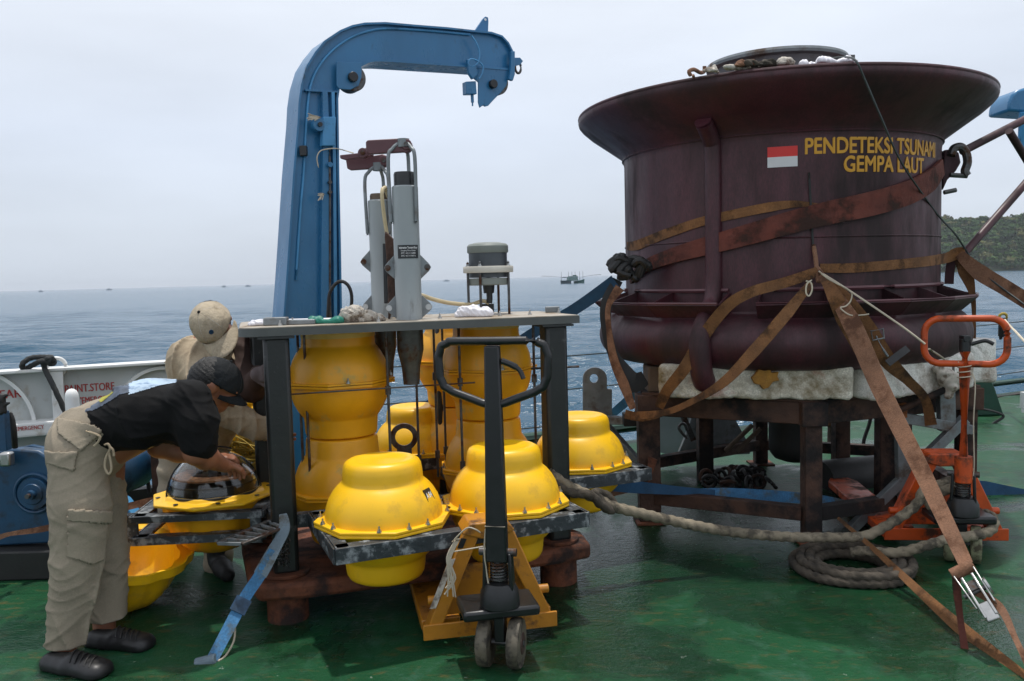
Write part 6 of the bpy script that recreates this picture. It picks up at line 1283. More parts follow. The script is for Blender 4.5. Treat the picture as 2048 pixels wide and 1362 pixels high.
o = b.build('yellow_cord_heap', M['ycord'], origin=at(500, 930, 4.6)); stuff(o); tag(o, 'tangled heap of thin yellow cord behind the second man', 'cord')
# ladder-like step bracket, chain on the post
lb_ = thing('step_bracket', 'small worn steel ladder bracket sticking out under the open float tray', 'bracket', at(490, 1065, 3.55))
a0, a1, b0, b1 = at(436, 1087, 3.42), at(545, 1040, 3.62), at(482, 1088, 3.36), at(572, 1052, 3.50)
for a, b_ in ((a0, a1), (b0, b1)):
    m = MB(); m.bar(a, b_, 0.012, 0.030, side=(0, 0, 1)); m.bar(a, b_, 0.03, 0.012, side=(0, 0, 1)) if False else None; m.build('side_rail', M['dsteel'], lb_, bevel=0.003)
for k in range(7):
    t = k / 6.5; m = MB(); m.bar(a0.lerp(a1, t), b0.lerp(b1, t), 0.014, 0.010, side=(0, 0, 1)); m.build('rung', M['galv'], lb_, bevel=0.002)
g = random.Random(5)
ch = thing('small_chain', 'small tangled silver chain hanging on the front left black post', 'chain', at(565, 1130, 3.50))
for k in range(42):
    q = at(g.gauss(564, 7), 1070 + k * 1.5, 3.535 + g.uniform(-.02, .02)); m = MB(); ax = V((g.uniform(-1, 1), g.uniform(-1, 1), g.uniform(-1, 1))); m.torus(q, ax, 0.010, 0.0022, 10, 5); m.build('link', M['dsteel'], ch)
b = MB(); b.cyl(at(535, 1116, 3.44), at(543, 1116, 3.42), 0.009, n=10); tag(b.build('steel_bead', M['steel'], origin=at(540, 1116, 3.43)), 'small round steel knob beside the twisted strap', 'knob')

# ================================================================== THINGS BETWEEN AND BEHIND THE STAND
lp = thing('lug_plate', 'grey steel plate with a round hole standing left of the buoy stand', 'steel plate', V((at(1195, 830, 5.5).x, 5.5, 0)))
q = at(1190, 755, 5.5); n_ = 20; arcp = [at(1190 + 24 * math.cos(a), 757 - 22 * math.sin(a), 5.5) for a in np.linspace(math.pi, 0, 11)]
outline = arcp + [at(1214, 778, 5.5), at(1224, 779, 5.5), at(1224, 832, 5.5), at(1166, 832, 5.5)]
hole = [at(1188 + 8.5 * math.cos(a), 757 - 9 * math.sin(a), 5.5) for a in np.linspace(0, 2 * math.pi, 17)[:-1]]
bm = bmesh.new(); ov = [bm.verts.new(p) for p in outline]; hv = [bm.verts.new(p) for p in hole]
es = [bm.edges.new((ov[i], ov[(i + 1) % len(ov)])) for i in range(len(ov))] + [bm.edges.new((hv[i], hv[(i + 1) % len(hv)])) for i in range(len(hv))]
bmesh.ops.triangle_fill(bm, edges=es, use_beauty=True); r_ = bmesh.ops.extrude_face_region(bm, geom=list(bm.faces)); bmesh.ops.translate(bm, vec=(0, 0.03, 0), verts=[v for v in r_['geom'] if isinstance(v, bmesh.types.BMVert)])
bm.verts.index_update(); m = MB(); m.v = [tuple(v.co) for v in bm.verts]; m.f = [tuple(v.index for v in f.verts) for f in bm.faces]; bm.free(); m.build('eye_plate', M['galv'], lp)
m = MB(); m.bar(at(1163, 839, 5.5), at(1270, 841, 5.3), 0.05, 0.06, side=(0, 0, 1)); m.build('cross_bar', M['galv'], lp, bevel=0.004)
m = MB(); m.bar(at(1207, 846, 5.5), at(1285, 935, 5.3), 0.045, 0.05); m.build('brace', M['galv'], lp, bevel=0.004)
m = MB(); m.bar(V((at(1180, 845, 5.52).x, 5.53, 0)), at(1180, 845, 5.53), 0.05, 0.05); m.build('leg', M['galv'], lp)
m = MB(); m.box(at(1262, 838, 5.28), (0.10, 0.09, 0.08)); m.build('end_block', M['rubber'], lp, bevel=0.006)
strap('webbing_strap', [at(1250, 828, 4.78), at(1285, 834, 4.80), at(1330, 825, 4.75), at(1380, 808, 4.6)], [.05, .05, .035, .02], 'strap_b', 'tan strap end wrapped round the left top corner of the stand')
pm = mat('pale_blue_grey_panel', (0.33, 0.40, 0.42), 0.5, var=0.08, dirt=(0.2, 0.2, 0.18), damt=0.2)
m = MB(); m.prism([at(x, y, 6.5) for x, y in ((1300, 812), (1384, 822), (1378, 860), (1353, 913), (1300, 900))], (0, 0.03, 0)); tag(m.build('steel_sheet', pm, origin=at(1340, 910, 6.5)), 'pale blue-grey steel panel seen through the left of the stand', 'panel')
m = MB(); m.prism([at(x, y, 6.3) for x, y in ((1376, 862), (1384, 826), (1464, 826), (1502, 896), (1500, 908), (1354, 914))], (0, 0.05, 0)); tag(m.build('sloped_panel', M['galv'], origin=at(1440, 910, 6.3), bevel=0.003), 'dull grey slanted steel panel seen through the middle of the stand', 'panel')
m = MB(); m.bar(at(1360, 818, 6.2), at(1386, 880, 6.2), 0.05, 0.04); tag(m.build('grey_strut', M['dsteel'], origin=at(1386, 880, 6.2)), 'dark slanting strut before the pale panel', 'strut')
m = MB(); m.tube(smooth_path([at(x, y, 6.1) for x, y in ((1374, 876), (1364, 866), (1358, 856), (1362, 848), (1370, 849), (1374, 860))], 5), 0.011, 8); tag(m.build('bent_eye', M['dsteel'], origin=at(1374, 876, 6.1)), 'bent steel eye rod before the pale panel', 'eye rod')
for x0, y0, x1, y1, lab in ((1450, 902, 1505, 850, 'left of two slanting rusty rods behind the stand'), (1474, 902, 1521, 857, 'right of two slanting rusty rods behind the stand')):
    m = MB(); m.cyl(at(x0, y0, 6.1), at(x1, y1, 6.1), 0.018, n=8); tag(m.build('rusty_rod', M['plyw'], origin=at(x0, y0, 6.1)), lab, 'rod')
g = random.Random(6); hc_ = thing('chain_heap', 'heap of heavy dark chain links on the deck under the stand', 'chain', gp(1480, 958))
for k in range(26):
    q = gp(g.uniform(1405, 1545), g.uniform(942, 968), 0.02 + 0.05 * g.random()); m = MB(); m.torus(q, (g.uniform(-1, 1), g.uniform(-1, 1), g.uniform(-.5, 1)), 0.045, 0.013, 14, 6); m.build('link', M['rubber' if k % 3 else 'rustdark'], hc_)
q = gp(1670, 890); bo = thing('bollard', 'rusty orange-topped bollard on the deck behind the stand', 'bollard', (q.x, q.y, 0))
m = MB(); m.lathe([(0.062, 0), (0.058, 0.15), (0.075, 0.17), (0.001, 0.17)], (q.x, q.y, 0), 24); m.build('post', M['rustdark'], bo); m = MB(); m.box((q.x, q.y, 0.20), (0.20, 0.16, 0.06)); m.build('cap', M['rustor'], bo, bevel=0.012)
m = MB(); m.tube(smooth_path([at(1742, 832, 6.2), at(1738, 850, 6.2), at(1728, 880, 6.2), at(1726, 905, 6.2)], 5), 0.014, 8); tag(m.build('black_hose', M['rubber'], origin=at(1726, 905, 6.2)), 'black hose hanging from the table top behind the stand', 'hose')
# grey H-frame leaning by the orange jack
hf = thing('steel_trestle', 'grey galvanised angle frame standing right behind the orange pallet jack', 'steel frame', gp(1800, 1040))
Yh = 4.62
for (a, b_, w_, h_) in (((1802, 845), (1806, 1000), .062, .05), ((1889, 722), (1893, 860), .085, .05), ((1798, 834), (1935, 858), .055, .05), ((1930, 838), (1700, 1060), .052, .05), ((1935, 858), (1938, 858), .05, .05)):
    m = MB(); m.bar(at(*a, Yh), at(*b_, Yh + 0.02), h_, w_, side=(0, 1, 0)); m.build('frame_bar', M['galv'], hf, bevel=0.003)
m = MB(); m.cyl(at(1795, 822, 4.55), at(1900, 775, 4.5), 0.018, n=12); m.build('cross_rod', M['rustdark'], hf)
m = MB(); m.box(at(1800, 820, 4.6), (0.06, 0.05, 0.08)); m.build('rusty_bracket', M['rustor'], hf, bevel=0.004)
vf = sculpt([('cap', tuple(at(1880, 740, 4.5)), tuple(at(1900, 760, 4.5)), .035, .05), ('cap', tuple(at(1900, 760, 4.5)), tuple(at(1898, 790, 4.5)), .045, .02)], 0.005, 0.02, disp=lambda p: fold(p, 12, (.3, .3, 1), 5, 0.008)); o = obj_np('brown_rag', vf, M['rag'], origin=at(1898, 790, 4.5)); tag(o, 'stained greyish rag hanging behind the orange drawbar', 'rag')
# green fairlead, cords, brush, right-edge pieces
q = gp(1975, 832); m = MB(); m.prism([at(x, y, q.y) for x, y in ((1944, 760), (1962, 748), (1970, 740), (1978, 742), (1980, 756), (1990, 775), (2008, 830), (1944, 832))], (0.0, 0.25, 0)); tag(m.build('fairlead', M['bollard_g'], origin=q, bevel=0.01), 'dark green steel chock at the deck edge right of the stand', 'chock')
m = MB(); m.tube(smooth_path([at(x, y, q.y - .4) for x, y in ((1946, 815), (1985, 822), (2007, 832), (1990, 845), (1970, 858), (1948, 868))], 5), 0.012, 6); tag(m.build('lashing_line', M['bcord'], origin=q), 'dark cord trailing on the deck by the green chock', 'cord')
m = MB(); m.tube([at(1984, 795, 8.6), at(2040, 787, 8.6)], 0.018, 8); tag(m.build('black_rod', M['rubber'], origin=at(1990, 795, 8.6)), 'black rod lying at the deck edge near the right picture edge', 'rod')
g = random.Random(8); br = thing('rope_brush', 'black bristly rope fender hanging on the top rail wire at right', 'fender', at(2006, 640, 8.4))
m = MB(); m.cyl(at(2006, 636, 8.4), at(2006, 672, 8.4), 0.040, 0.045, n=14)
for k in range(40):
    x = g.uniform(1998, 2014); y = g.uniform(650, 668); m.cyl(at(x, y, 8.36), at(x + g.uniform(-1.5, 1.5), y + 12, 8.36), 0.008, 0.004, n=4, caps=False)
stuff(m.build('bristles', M['rubber'], br)); m = MB(); m.torus(at(2006, 634, 8.38), (0.2, 1, 0.2), 0.035, 0.014, 14, 8); m.build('binding', M['ycord'], br)
m = MB(); m.tube([at(2010, 640, 8.3), at(2030, 662, 7.9), at(2065, 700, 7.2)], 0.011, 6); tag(m.build('tan_line', M['cord'], origin=at(2010, 640, 8.3)), 'tan line running from the black rope fender out to the right', 'line')
m = MB(); m.cyl(V((at(2050, 812, 8).x, 8, 0.05)), at(2050, 790, 8), 0.03, n=12); m.box(at(2050, 800, 8.0), (0.06, 0.06, 0.15)); tag(m.build('white_post', M['white'], origin=at(2050, 830, 8)), 'white post end at the right picture edge', 'post')
m = MB(); Y = 7.0; m.prism([at(x, y, Y) for x, y in [(2016, 222), (2018, 205), (2024, 190), (2034, 180), (2050, 175), (2110, 180), (2110, 228)]], (0, 0.3, 0)); hd = tag(m.build('davit_hood', M['blue'], origin=at(2048, 228, Y), bevel=0.02), 'rounded light blue hood of another davit at the right picture edge', 'davit'); m = MB(); m.cyl(at(2046, 224, Y), at(2043, 300, Y + .1), 0.03, n=10); m.build('hood_fitting', M['bluel'], hd)
tr = thing('tube_frame', 'maroon steel tube tripod leaning right of the buoy', 'tube frame', at(2048, 520, 5.6))
for a, b_, r_ in (((1925, 303), (2090, 218), .024), ((2018, 262), (2085, 372), .023), ((1926, 510), (2090, 322), .024)):
    m = MB(); m.cyl(at(*a, 5.2), at(*b_, 5.5), r_, n=16); m.build('tube', M['maroon'], tr)

# ================================================================== PEOPLE
def T3(v): return (v[0], v[1], v[2])
def capp(a, b, ra, rb, k=None):
    return ('cap', T3(a), T3(b), ra, rb) if k is None else ('cap', T3(a), T3(b), ra, rb, k)
def hand(wrist, d, pn, side_, curl=0.8, s=1.0):
    """palm + five bent fingers; d = direction of the hand, pn = where the palm faces, side_ = thumb side"""
    d = V(d).normalized(); pn = V(pn); pn = (pn - d * pn.dot(d)).normalized(); w = d.cross(pn).normalized() * side_
    pr = []; W0 = V(wrist)
    for t in (-0.026, -0.009, 0.009, 0.026):
        pr.append(capp(W0 + w * t * 0.7 + d * 0.012, W0 + d * 0.075 + w * t, 0.015 * s, 0.013 * s, 0.012))
    lens = (0.066, 0.076, 0.070, 0.055)
    for i, t in enumerate((0.030, 0.010, -0.010, -0.029)):
        p = W0 + d * 0.080 + w * t; a = 0.25; L = lens[i]
        for seg, (fr, r_) in enumerate(((0.45, 0.0092), (0.30, 0.0084), (0.25, 0.0076))):
            dir_ = (d * math.cos(a) + pn * math.sin(a) + w * t * 1.2).normalized(); q = p + dir_ * L * fr
            pr.append(capp(p, q, r_ * s, (r_ - 0.0008) * s, 0.004)); p = q; a += curl
    p = W0 + d * 0.028 + w * 0.030; dir_ = (d * 0.65 + w * 0.65 + pn * 0.35).normalized(); q = p + dir_ * 0.034; pr.append(capp(p, q, 0.0125 * s, 0.0105 * s, 0.008))
    dir2 = (d * 0.85 + w * 0.15 + pn * 0.5).normalized(); pr.append(capp(q, q + dir2 * 0.030, 0.0102 * s, 0.0085 * s, 0.005))
    return pr
def head(c, f, u, neck):
    f = V(f).normalized(); u = V(u); u = (u - f * u.dot(f)).normalized(); r = f.cross(u).normalized(); c = V(c)
    Rm = np.array(Matrix((r, f, u)).transposed())
    pr = [('ell', T3(c + u * 0.025), (0.076, 0.094, 0.088), Rm), ('ell', T3(c + f * 0.022 - u * 0.045), (0.060, 0.070, 0.070), Rm), ('ell', T3(c + f * 0.050 - u * 0.092), (0.034, 0.032, 0.024), Rm),
          capp(c + f * 0.088 + u * 0.002, c + f * 0.106 - u * 0.034, 0.010, 0.014, 0.012), ('ell', T3(c + f * 0.080 - u * 0.066), (0.026, 0.014, 0.011), Rm),
          capp(neck, c - f * 0.02 - u * 0.05, 0.060, 0.054)]
    for sg in (-1, 1):
        pr += [('ell', T3(c + f * 0.083 + u * 0.012 + r * (0.030 * sg)), (0.013, 0.010, 0.009), Rm), ('ell', T3(c + f * 0.086 + u * 0.027 + r * (0.030 * sg)), (0.020, 0.008, 0.006), Rm), ('ell', T3(c + f * 0.070 - u * 0.025 + r * (0.042 * sg)), (0.020, 0.016, 0.016), Rm),
               ('ell', T3(c + r * (0.077 * sg) - f * 0.012 - u * 0.012), (0.009, 0.020, 0.031), Rm)]
    return pr, Rm, f, u, r
def join_np(parts):
    vs_, fs, o = [], [], 0
    for v, f in parts: vs_.append(v); fs.append(f + o); o += len(v)
    return np.concatenate(vs_), np.concatenate(fs)
def cap_mesh(c, f, u, r, mt, parent, rr=(0.086, 0.104, 0.094), brim=0.075, arch=False, low=-0.012):
    c = V(c) + u * 0.022; n, m = 120, 30; P = []
    for i in range(m + 1):
        t = (math.pi / 2 + 0.10) * i / m
        for k in range(n):
            a = 2 * math.pi * k / n; seam = 1 + 0.018 * math.exp(-((((a / (math.pi / 3) + 0.5) % 1) - 0.5) / 0.035) ** 2) * math.sin(t)
            wob = 1 + 0.028 * math.sin(2 * a + 3 * t + 1) * math.sin(t) + 0.018 * math.sin(5 * a - 4 * t) * math.sin(t) + 0.010 * math.sin(11 * a + 9 * t) * math.sin(t)
            q = math.sin(t) * seam * wob
            P.append(c + r * (rr[0] * q * math.cos(a)) + f * (rr[1] * q * math.sin(a)) + u * (rr[2] * math.cos(t)))
    b = MB(); b.add(P, [(i * n + k, i * n + (k + 1) % n, (i + 1) * n + (k + 1) % n, (i + 1) * n + k) for i in range(m) for k in range(n)])
    cp = b.build('cap', M[mt], parent, ang=70, fix=True); md = cp.modifiers.new('thick', 'SOLIDIFY'); md.thickness = 0.003; md.offset = 1
    for kk in range(6):
        a = math.pi / 3 * kk; P2 = []
        for i in range(0, m - 1, 2):
            t = (math.pi / 2 + 0.10) * i / m; k = int(round(a / (2 * math.pi) * n)) % n; P2.append(P[i * n + k] + (P[i * n + k] - c) * 0.022)
        b = MB(); b.tube(P2, 0.0013, 5); b.build('seam', M['rag' if mt == 'cap' else 'rubber'], cp)
        a += math.pi / 6; k = int(round(a / (2 * math.pi) * n)) % n; q = P[int(m * 0.45) * n + k]; b = MB(); b.cyl(q, q + (q - c) * 0.018, 0.0022, n=8); b.build('eyelet', M['rag' if mt == 'cap' else 'rubber'], cp)
    b = MB(); b.sphere(c + u * (rr[2] + 0.003), 0.008, 10, 6); b.build('cap_button', M['capb' if mt == 'capb' else 'rag'] if mt == 'capb' else M['capb'], cp)
    # visor: curved plate
    nv, mv = 22, 6; P = []
    for j in range(mv + 1):
        for i in range(nv + 1):
            a = R(18) + R(144) * i / nv; s_ = j / mv; ext = brim * s_ * (math.sin(math.pi * i / nv) ** 0.55)
            p = c + r * ((rr[0] + 0.002) * math.cos(a)) + f * ((rr[1] + 0.002) * math.sin(a) + ext) - u * (0.008 + 0.018 * s_ + 0.030 * math.cos(a) ** 2)
            P.append(p)
    b = MB(); b.add(P, [(j * (nv + 1) + i, j * (nv + 1) + i + 1, (j + 1) * (nv + 1) + i + 1, (j + 1) * (nv + 1) + i) for j in range(mv) for i in range(nv)])
    vz = b.build('visor', M[mt], cp); md = vz.modifiers.new('thick', 'SOLIDIFY'); md.thickness = 0.004; md.offset = 0
    return cp

# ---------------- man A: bending over the glass dome
pa_ = thing('person', 'man in black T-shirt, black cap and khaki cargo trousers bending over the glass dome', 'person', gp(170, 1320), None)
hc = at(430, 768, 3.55); neckA = at(392, 812, 3.50)
prh, RmA, fA, uA, rA = head(hc, (0.72, 0.30, -0.58), (0.52, 0.10, 0.84), neckA)
nearE, nearW = at(392, 905, 3.33), at(446, 930, 3.50); farE, farW = at(318, 893, 3.62), at(415, 918, 3.68)
body = prh + [capp(at(375, 820, 3.36), nearE, .055, .046), capp(nearE, nearE.lerp(nearW, .35), .047, .048), capp(nearE.lerp(nearW, .35), nearW, .048, .030),
              capp(at(380, 825, 3.64), farE, .055, .045), capp(farE, farE.lerp(farW, .4), .045, .044), capp(farE.lerp(farW, .4), farW, .044, .029),
              capp(neckA, at(300, 835, 3.46), .07, .11), capp(at(300, 835, 3.46), at(190, 890, 3.42), .11, .12),
              capp(at(130, 1285, 3.245), at(126, 1325, 3.235), .038, .040), capp(at(160, 900, 3.32), at(158, 1085, 3.28), .07, .055), capp(at(158, 1085, 3.28), at(130, 1290, 3.245), .055, .04),
              capp(at(208, 1245, 3.47), at(212, 1272, 3.46), .038, .040), capp(at(215, 910, 3.52), at(215, 1085, 3.50), .07, .055), capp(at(215, 1085, 3.50), at(208, 1250, 3.47), .055, .04)]
handA1 = hand(nearW, at(487, 940, 3.66) - nearW, (0.1, 0.45, -0.9), -1, 0.55, 1.06)
handA2 = hand(farW, at(480, 912, 3.74) - farW, (0.2, 0.2, -0.95), 1, 0.60, 1.06)
o = obj_np('body', join_np([sculpt(body, 0.0075, 0.022), sculpt([capp(nearW - (nearW - nearE).normalized() * 0.03, nearW + (nearW - nearE).normalized() * .015, .031, .028)] + handA1, 0.0034, 0.010), sculpt([capp(farW - (farW - farE).normalized() * 0.03, farW + (farW - farE).normalized() * .015, .030, .027)] + handA2, 0.0034, 0.010)]), M['skin'], pa_)
# hair
vf = sculpt([('ell', T3(hc + uA * 0.020 - fA * 0.020), (0.083, 0.094, 0.086), RmA), capp(hc - fA * 0.085 + uA * .0, hc - fA * 0.080 - uA * 0.055, .030, .022)], 0.006, 0.02, disp=lambda p: fold(p, 40, (1, .5, .8), 2, 0.003), clip=lambda p: (p - np.array(hc)) @ np.array(fA) * 1.0 - 0.045 - ((p - np.array(hc)) @ np.array(uA)) * 0.6)
obj_np('hair', vf, M['hair'], pa_)
cp = cap_mesh(hc, fA, uA, rA, 'capb', pa_, rr=(0.086, 0.102, 0.088), brim=0.055)
# arch opening at the back of the cap
b = MB(); cc_ = V(hc) + uA * 0.022; P = []
for a in np.linspace(0, math.pi, 13):
    x, z = 0.034 * math.cos(a), 0.036 * math.sin(a) + 0.012; y = -0.1085 * math.sqrt(max(0.05, 1 - (x / 0.089) ** 2 - (z / 0.092) ** 2)); P.append(cc_ + rA * x + fA * (y - .002) + uA * z)
b.tube(P, 0.0045, 6); b.build('back_opening_rim', M['rubber'], cp)
# T-shirt
tsh = []
for dy in (-0.085, 0.0, 0.085):
    tsh += [capp(at(222, 850, 3.43) + V((0, dy * .8, 0)), at(290, 828, 3.46) + V((0, dy, 0)), .098, .122), capp(at(290, 828, 3.46) + V((0, dy, 0)), at(362, 815, 3.50) + V((0, dy * 1.2, 0)), .122, .105)]
tsh += [capp(at(350, 838, 3.44), at(392, 868, 3.40), .09, .075), capp(at(378, 805, 3.36), at(392, 845, 3.335), .088, .078), capp(at(392, 845, 3.335), at(396, 882, 3.33), .078, .072), capp(at(380, 806, 3.62), at(362, 852, 3.63), .080, .070), capp(at(385, 800, 3.5), at(402, 800, 3.52), .075, .062)]
dispT = lambda p: crease(p, 4.5, (0.9, 0.2, 0.9), 12, 0.016) + crease(p, 9, (0.3, 0.2, 1.0), 14, 0.007) + fold(p, 2.5, (0.9, 0.2, 0.6), 14, 0.004)
vfT = sculpt(tsh, 0.006, 0.03, disp=dispT); sh = obj_np('tshirt', vfT, M['tee'], pa_)
# printed panel on the back of the shirt: thin film lifted off the shirt surface
def proj(v):
    d = np.asarray(v) - np.array(EYE); Q = d @ np.array(CR); return 1024 + FPX * Q[:, 0] / -Q[:, 2], 681 - FPX * Q[:, 1] / -Q[:, 2]
def in_poly(x, y, poly):
    ins = np.zeros(len(x), bool); n = len(poly)
    for i in range(n):
        x1, y1 = poly[i]; x2, y2 = poly[(i + 1) % n]
        c = ((y1 > y) != (y2 > y)) & (x < (x2 - x1) * (y - y1) / (y2 - y1 + 1e-9) + x1); ins ^= c
    return ins
def film(vf, poly, mt, name, parent, lift=0.0025, zmin=0.1, ymax=99):
    v, f = vf; v = np.asarray(v); fn = np.cross(v[f[:, 1]] - v[f[:, 0]], v[f[:, 2]] - v[f[:, 0]]); fn /= np.linalg.norm(fn, axis=1)[:, None] + 1e-9
    ctr = v[f].mean(1); 
    vn = np.zeros_like(v)
    for k in range(4): np.add.at(vn, f[:, k], fn)
    vn /= np.linalg.norm(vn, axis=1)[:, None] + 1e-9
    cen = v.mean(0); 
    if ((ctr - cen) * fn).sum() < 0: fn = -fn; vn = -vn
    x, y = proj(ctr); facing = ((np.array(EYE) - ctr) * fn).sum(1) > 0
    sel = in_poly(x, y, poly) & facing & (fn[:, 2] > zmin) & (ctr[:, 1] < ymax)
    if sel.sum() < 4: return None
    ff = f[sel]; us = np.unique(ff); mp_ = np.full(len(v), -1); mp_[us] = np.arange(len(us))
    return obj_np(name, (v[us] + vn[us] * lift, mp_[ff]), M[mt], parent)
M['print_grey'] = mat('shirt_print_blue_grey', (0.065, 0.085, 0.12), 0.8, var=0.6, scale=12)
M['print_sky'] = mat('shirt_print_pale_blue', (0.34, 0.44, 0.54), 0.8, var=0.25, scale=10, dirt=(0.10, 0.16, 0.28), damt=0.35, dscale=14)
M['print_yel'] = mat('shirt_print_yellow', (0.35, 0.33, 0.04), 0.8, var=0.2)
film(vfT, [(160, 825), (180, 795), (230, 765), (300, 745), (296, 775), (240, 790), (205, 812), (185, 822)], 'print_grey', 'shirt_print_dark', sh)
film(vfT, [(258, 790), (258, 740), (330, 725), (355, 745), (352, 766), (320, 772), (285, 782)], 'print_sky', 'shirt_print_pale', sh, 0.003)
film(vfT, [(196, 800), (206, 788), (222, 780), (228, 786), (214, 798), (203, 806)], 'print_yel', 'shirt_print_yellow', sh, 0.0042)
# trousers
tr_ = [('ell', T3(at(178, 892, 3.42)), (0.150, 0.185, 0.150), None), capp(at(185, 868, 3.42), at(212, 850, 3.43), .125, .112), capp(at(185, 868, 3.36), at(212, 850, 3.36), .105, .10), capp(at(185, 868, 3.48), at(215, 850, 3.49), .105, .10), capp(at(160, 910, 3.33), at(161, 1010, 3.29), .114, .103), capp(at(161, 1010, 3.29), at(155, 1120, 3.27), .103, .090), capp(at(155, 1120, 3.27), at(127, 1292, 3.245), .090, .066),
       capp(at(196, 910, 3.52), at(206, 1010, 3.51), .098, .088), capp(at(206, 1010, 3.51), at(212, 1110, 3.49), .088, .083), capp(at(212, 1110, 3.49), at(211, 1255, 3.47), .083, .078),
       ]
z_hem = at(128, 1308, 3.24).z
def dispP(p):
    q = fold(p, 2.2, (0.5, 0.2, 1), 31, 0.005) + crease(p, 3.6, (0.9, 0.3, 0.7), 33, 0.014, 4) + crease(p, 6.5, (-0.6, 0.3, 0.8), 37, 0.008, 3)
    low = np.clip((0.45 - p[:, 2]) / 0.4, 0, 1); return q * (0.8 + 1.0 * low) - 0.0
vfP = sculpt(tr_, 0.006, 0.022, disp=dispP, clip=lambda p: np.where(p[:, 1] > 3.37, z_hem + 0.055, z_hem + 0.038) - 0.04 * np.clip(p[:, 0] + 1.9, -.1, .1) - p[:, 2]); tro = obj_np('trousers', vfP, M['khaki'], pa_)
def pocket(pts, Y0, th, nm):
    # a stitched pocket lying on the cloth: sculpted rounded slab
    P = [at(x, y, Y0) for x, y in pts]; b = MB(); b.prism(P, V((0.0, th, 0))); return b.build(nm, M['khaki'], tro, bevel=0.006)
M['khaki'].node_tree.nodes
def snug(poly, nm, lift, zmin=-2):
    o = film(vfP, poly, 'khaki', nm, tro, lift, zmin, 3.34)
    if o: md = o.modifiers.new('thick', 'SOLIDIFY'); md.thickness = lift; md.offset = -1
    return o
snug([(146, 1040), (212, 1046), (205, 1118), (182, 1128), (136, 1112), (138, 1045)], 'cargo_pocket', 0.012)
snug([(140, 1018), (218, 1022), (217, 1045), (136, 1040)], 'pocket_flap', 0.018)
snug([(94, 902), (155, 905), (148, 942), (98, 926)], 'hip_pocket_flap', 0.011); snug([(118, 838), (190, 850), (205, 862), (162, 902), (118, 868)], 'back_panel', 0.009)
b = MB(); 
for pts in ([(168, 862), (195, 872), (192, 884), (184, 892)], [(205, 890), (212, 888), (216, 898), (208, 915), (206, 935), (214, 948), (219, 935), (214, 905)], [(213, 892), (222, 900), (224, 912)]):
    b.tube(smooth_path([at(x + 4, y, 3.225) for x, y in pts], 4), 0.0045, 6)
b.build('waist_cord', M['khaki2'], tro)
# clogs
def clog(heel, toe, nm='clog', w=0.05):
    heel, toe = V(heel), V(toe); heel.z = toe.z = 0; d = (toe - heel).normalized(); L_ = (toe - heel).length; s_ = V((-d.y, d.x, 0)); pr = []
    for t, ww, h in ((0.12, .034, .034), (0.3, .035, .036), (0.5, .039, .044), (0.7, .043, .038), (0.86, .038, .028)):
        pr.append(('ell', T3(heel + d * L_ * t + V((0, 0, h * .7))), (ww * 1.25, ww * 1.25, h), None))
    for t in (0.12, 0.5, 0.85):
        for sg in (-1, 1): pr.append(capp(heel + d * L_ * t + s_ * (sg * .012 + 0) + V((0, 0, .014)), heel + d * L_ * min(.9, t + .3) + s_ * sg * .018 + V((0, 0, .014)), .034, .036))
    vf = sculpt(pr, 0.005, 0.018, clip=lambda p: 0.003 - p[:, 2]); o = obj_np(nm, vf, M['clog'], pa_)
    for k in range(5):
        b = MB(); t = 0.50 + 0.08 * k; P = []
        for a in np.linspace(R(35), R(145), 9): P.append(heel + d * (L_ * t - 0.02 * math.cos(a)) + s_ * (0.050 * math.cos(a)) + V((0, 0, 0.022 + (0.056 - 0.03 * (t - .5) * 1.6) * math.sin(a))))
        b.tube(P, 0.0035, 5); b.build('clog_groove', M['labelw'] if False else M['rubber'], o)
clog(gp(92, 1332), gp(212, 1352)); clog(gp(178, 1287), gp(300, 1297))

# ---------------- man B: behind, khaki cap, gripping the post
pb_ = thing('person', 'man in khaki cap and tan shirt leaning forward behind, gloved hand on the post', 'person', gp(400, 1170), None)
hB = at(428, 650, 4.10); neckB = at(412, 700, 4.22)
prB, RmB, fB, uB, rB = head(hB, (0.44, -0.60, -0.62), (-0.34, -0.66, 0.62), neckB)
lE, lW = at(438, 812, 3.98), at(535, 868, 4.02); rE, rW = at(503, 775, 4.08), at(516, 752, 3.98)
bodyB = prB + [capp(at(378, 720, 4.18), lE, .055, .046), capp(lE, lE.lerp(lW, .4), .047, .045), capp(lE.lerp(lW, .4), lW, .045, .029), capp(at(485, 695, 4.2), rE, .055, .046), capp(rE, rW, .045, .034),
               capp(neckB, at(415, 800, 4.35), .09, .12), capp(at(415, 800, 4.35), at(392, 900, 4.45), .12, .13), capp(at(352, 930, 4.45), at(347, 1150, 4.40), .07, .04), capp(at(430, 930, 4.42), at(436, 1140, 4.28), .07, .04)]
obj_np('body', join_np([sculpt(bodyB, 0.009, 0.022), sculpt([capp(lW - (lW - lE).normalized() * 0.03, lW, .030, .027)] + hand(lW, (0.9, 0.15, -0.35), (0.3, 0.9, -0.2), 1, 0.7), 0.0038, 0.010)]), M['skin'], pb_)
vf = sculpt([('ell', T3(hB + uB * 0.010 - fB * 0.030), (0.090, 0.098, 0.092), RmB)], 0.007, 0.02, disp=lambda p: fold(p, 40, (1, .5, .8), 2, 0.003), clip=lambda p: (p - np.array(hB)) @ np.array(fB) - 0.05 - ((p - np.array(hB)) @ np.array(uB)) * 0.6); obj_np('hair', vf, M['hair'], pb_)
cpB = cap_mesh(hB, fB, uB, rB, 'cap', pb_, rr=(0.096, 0.108, 0.096), brim=0.105)
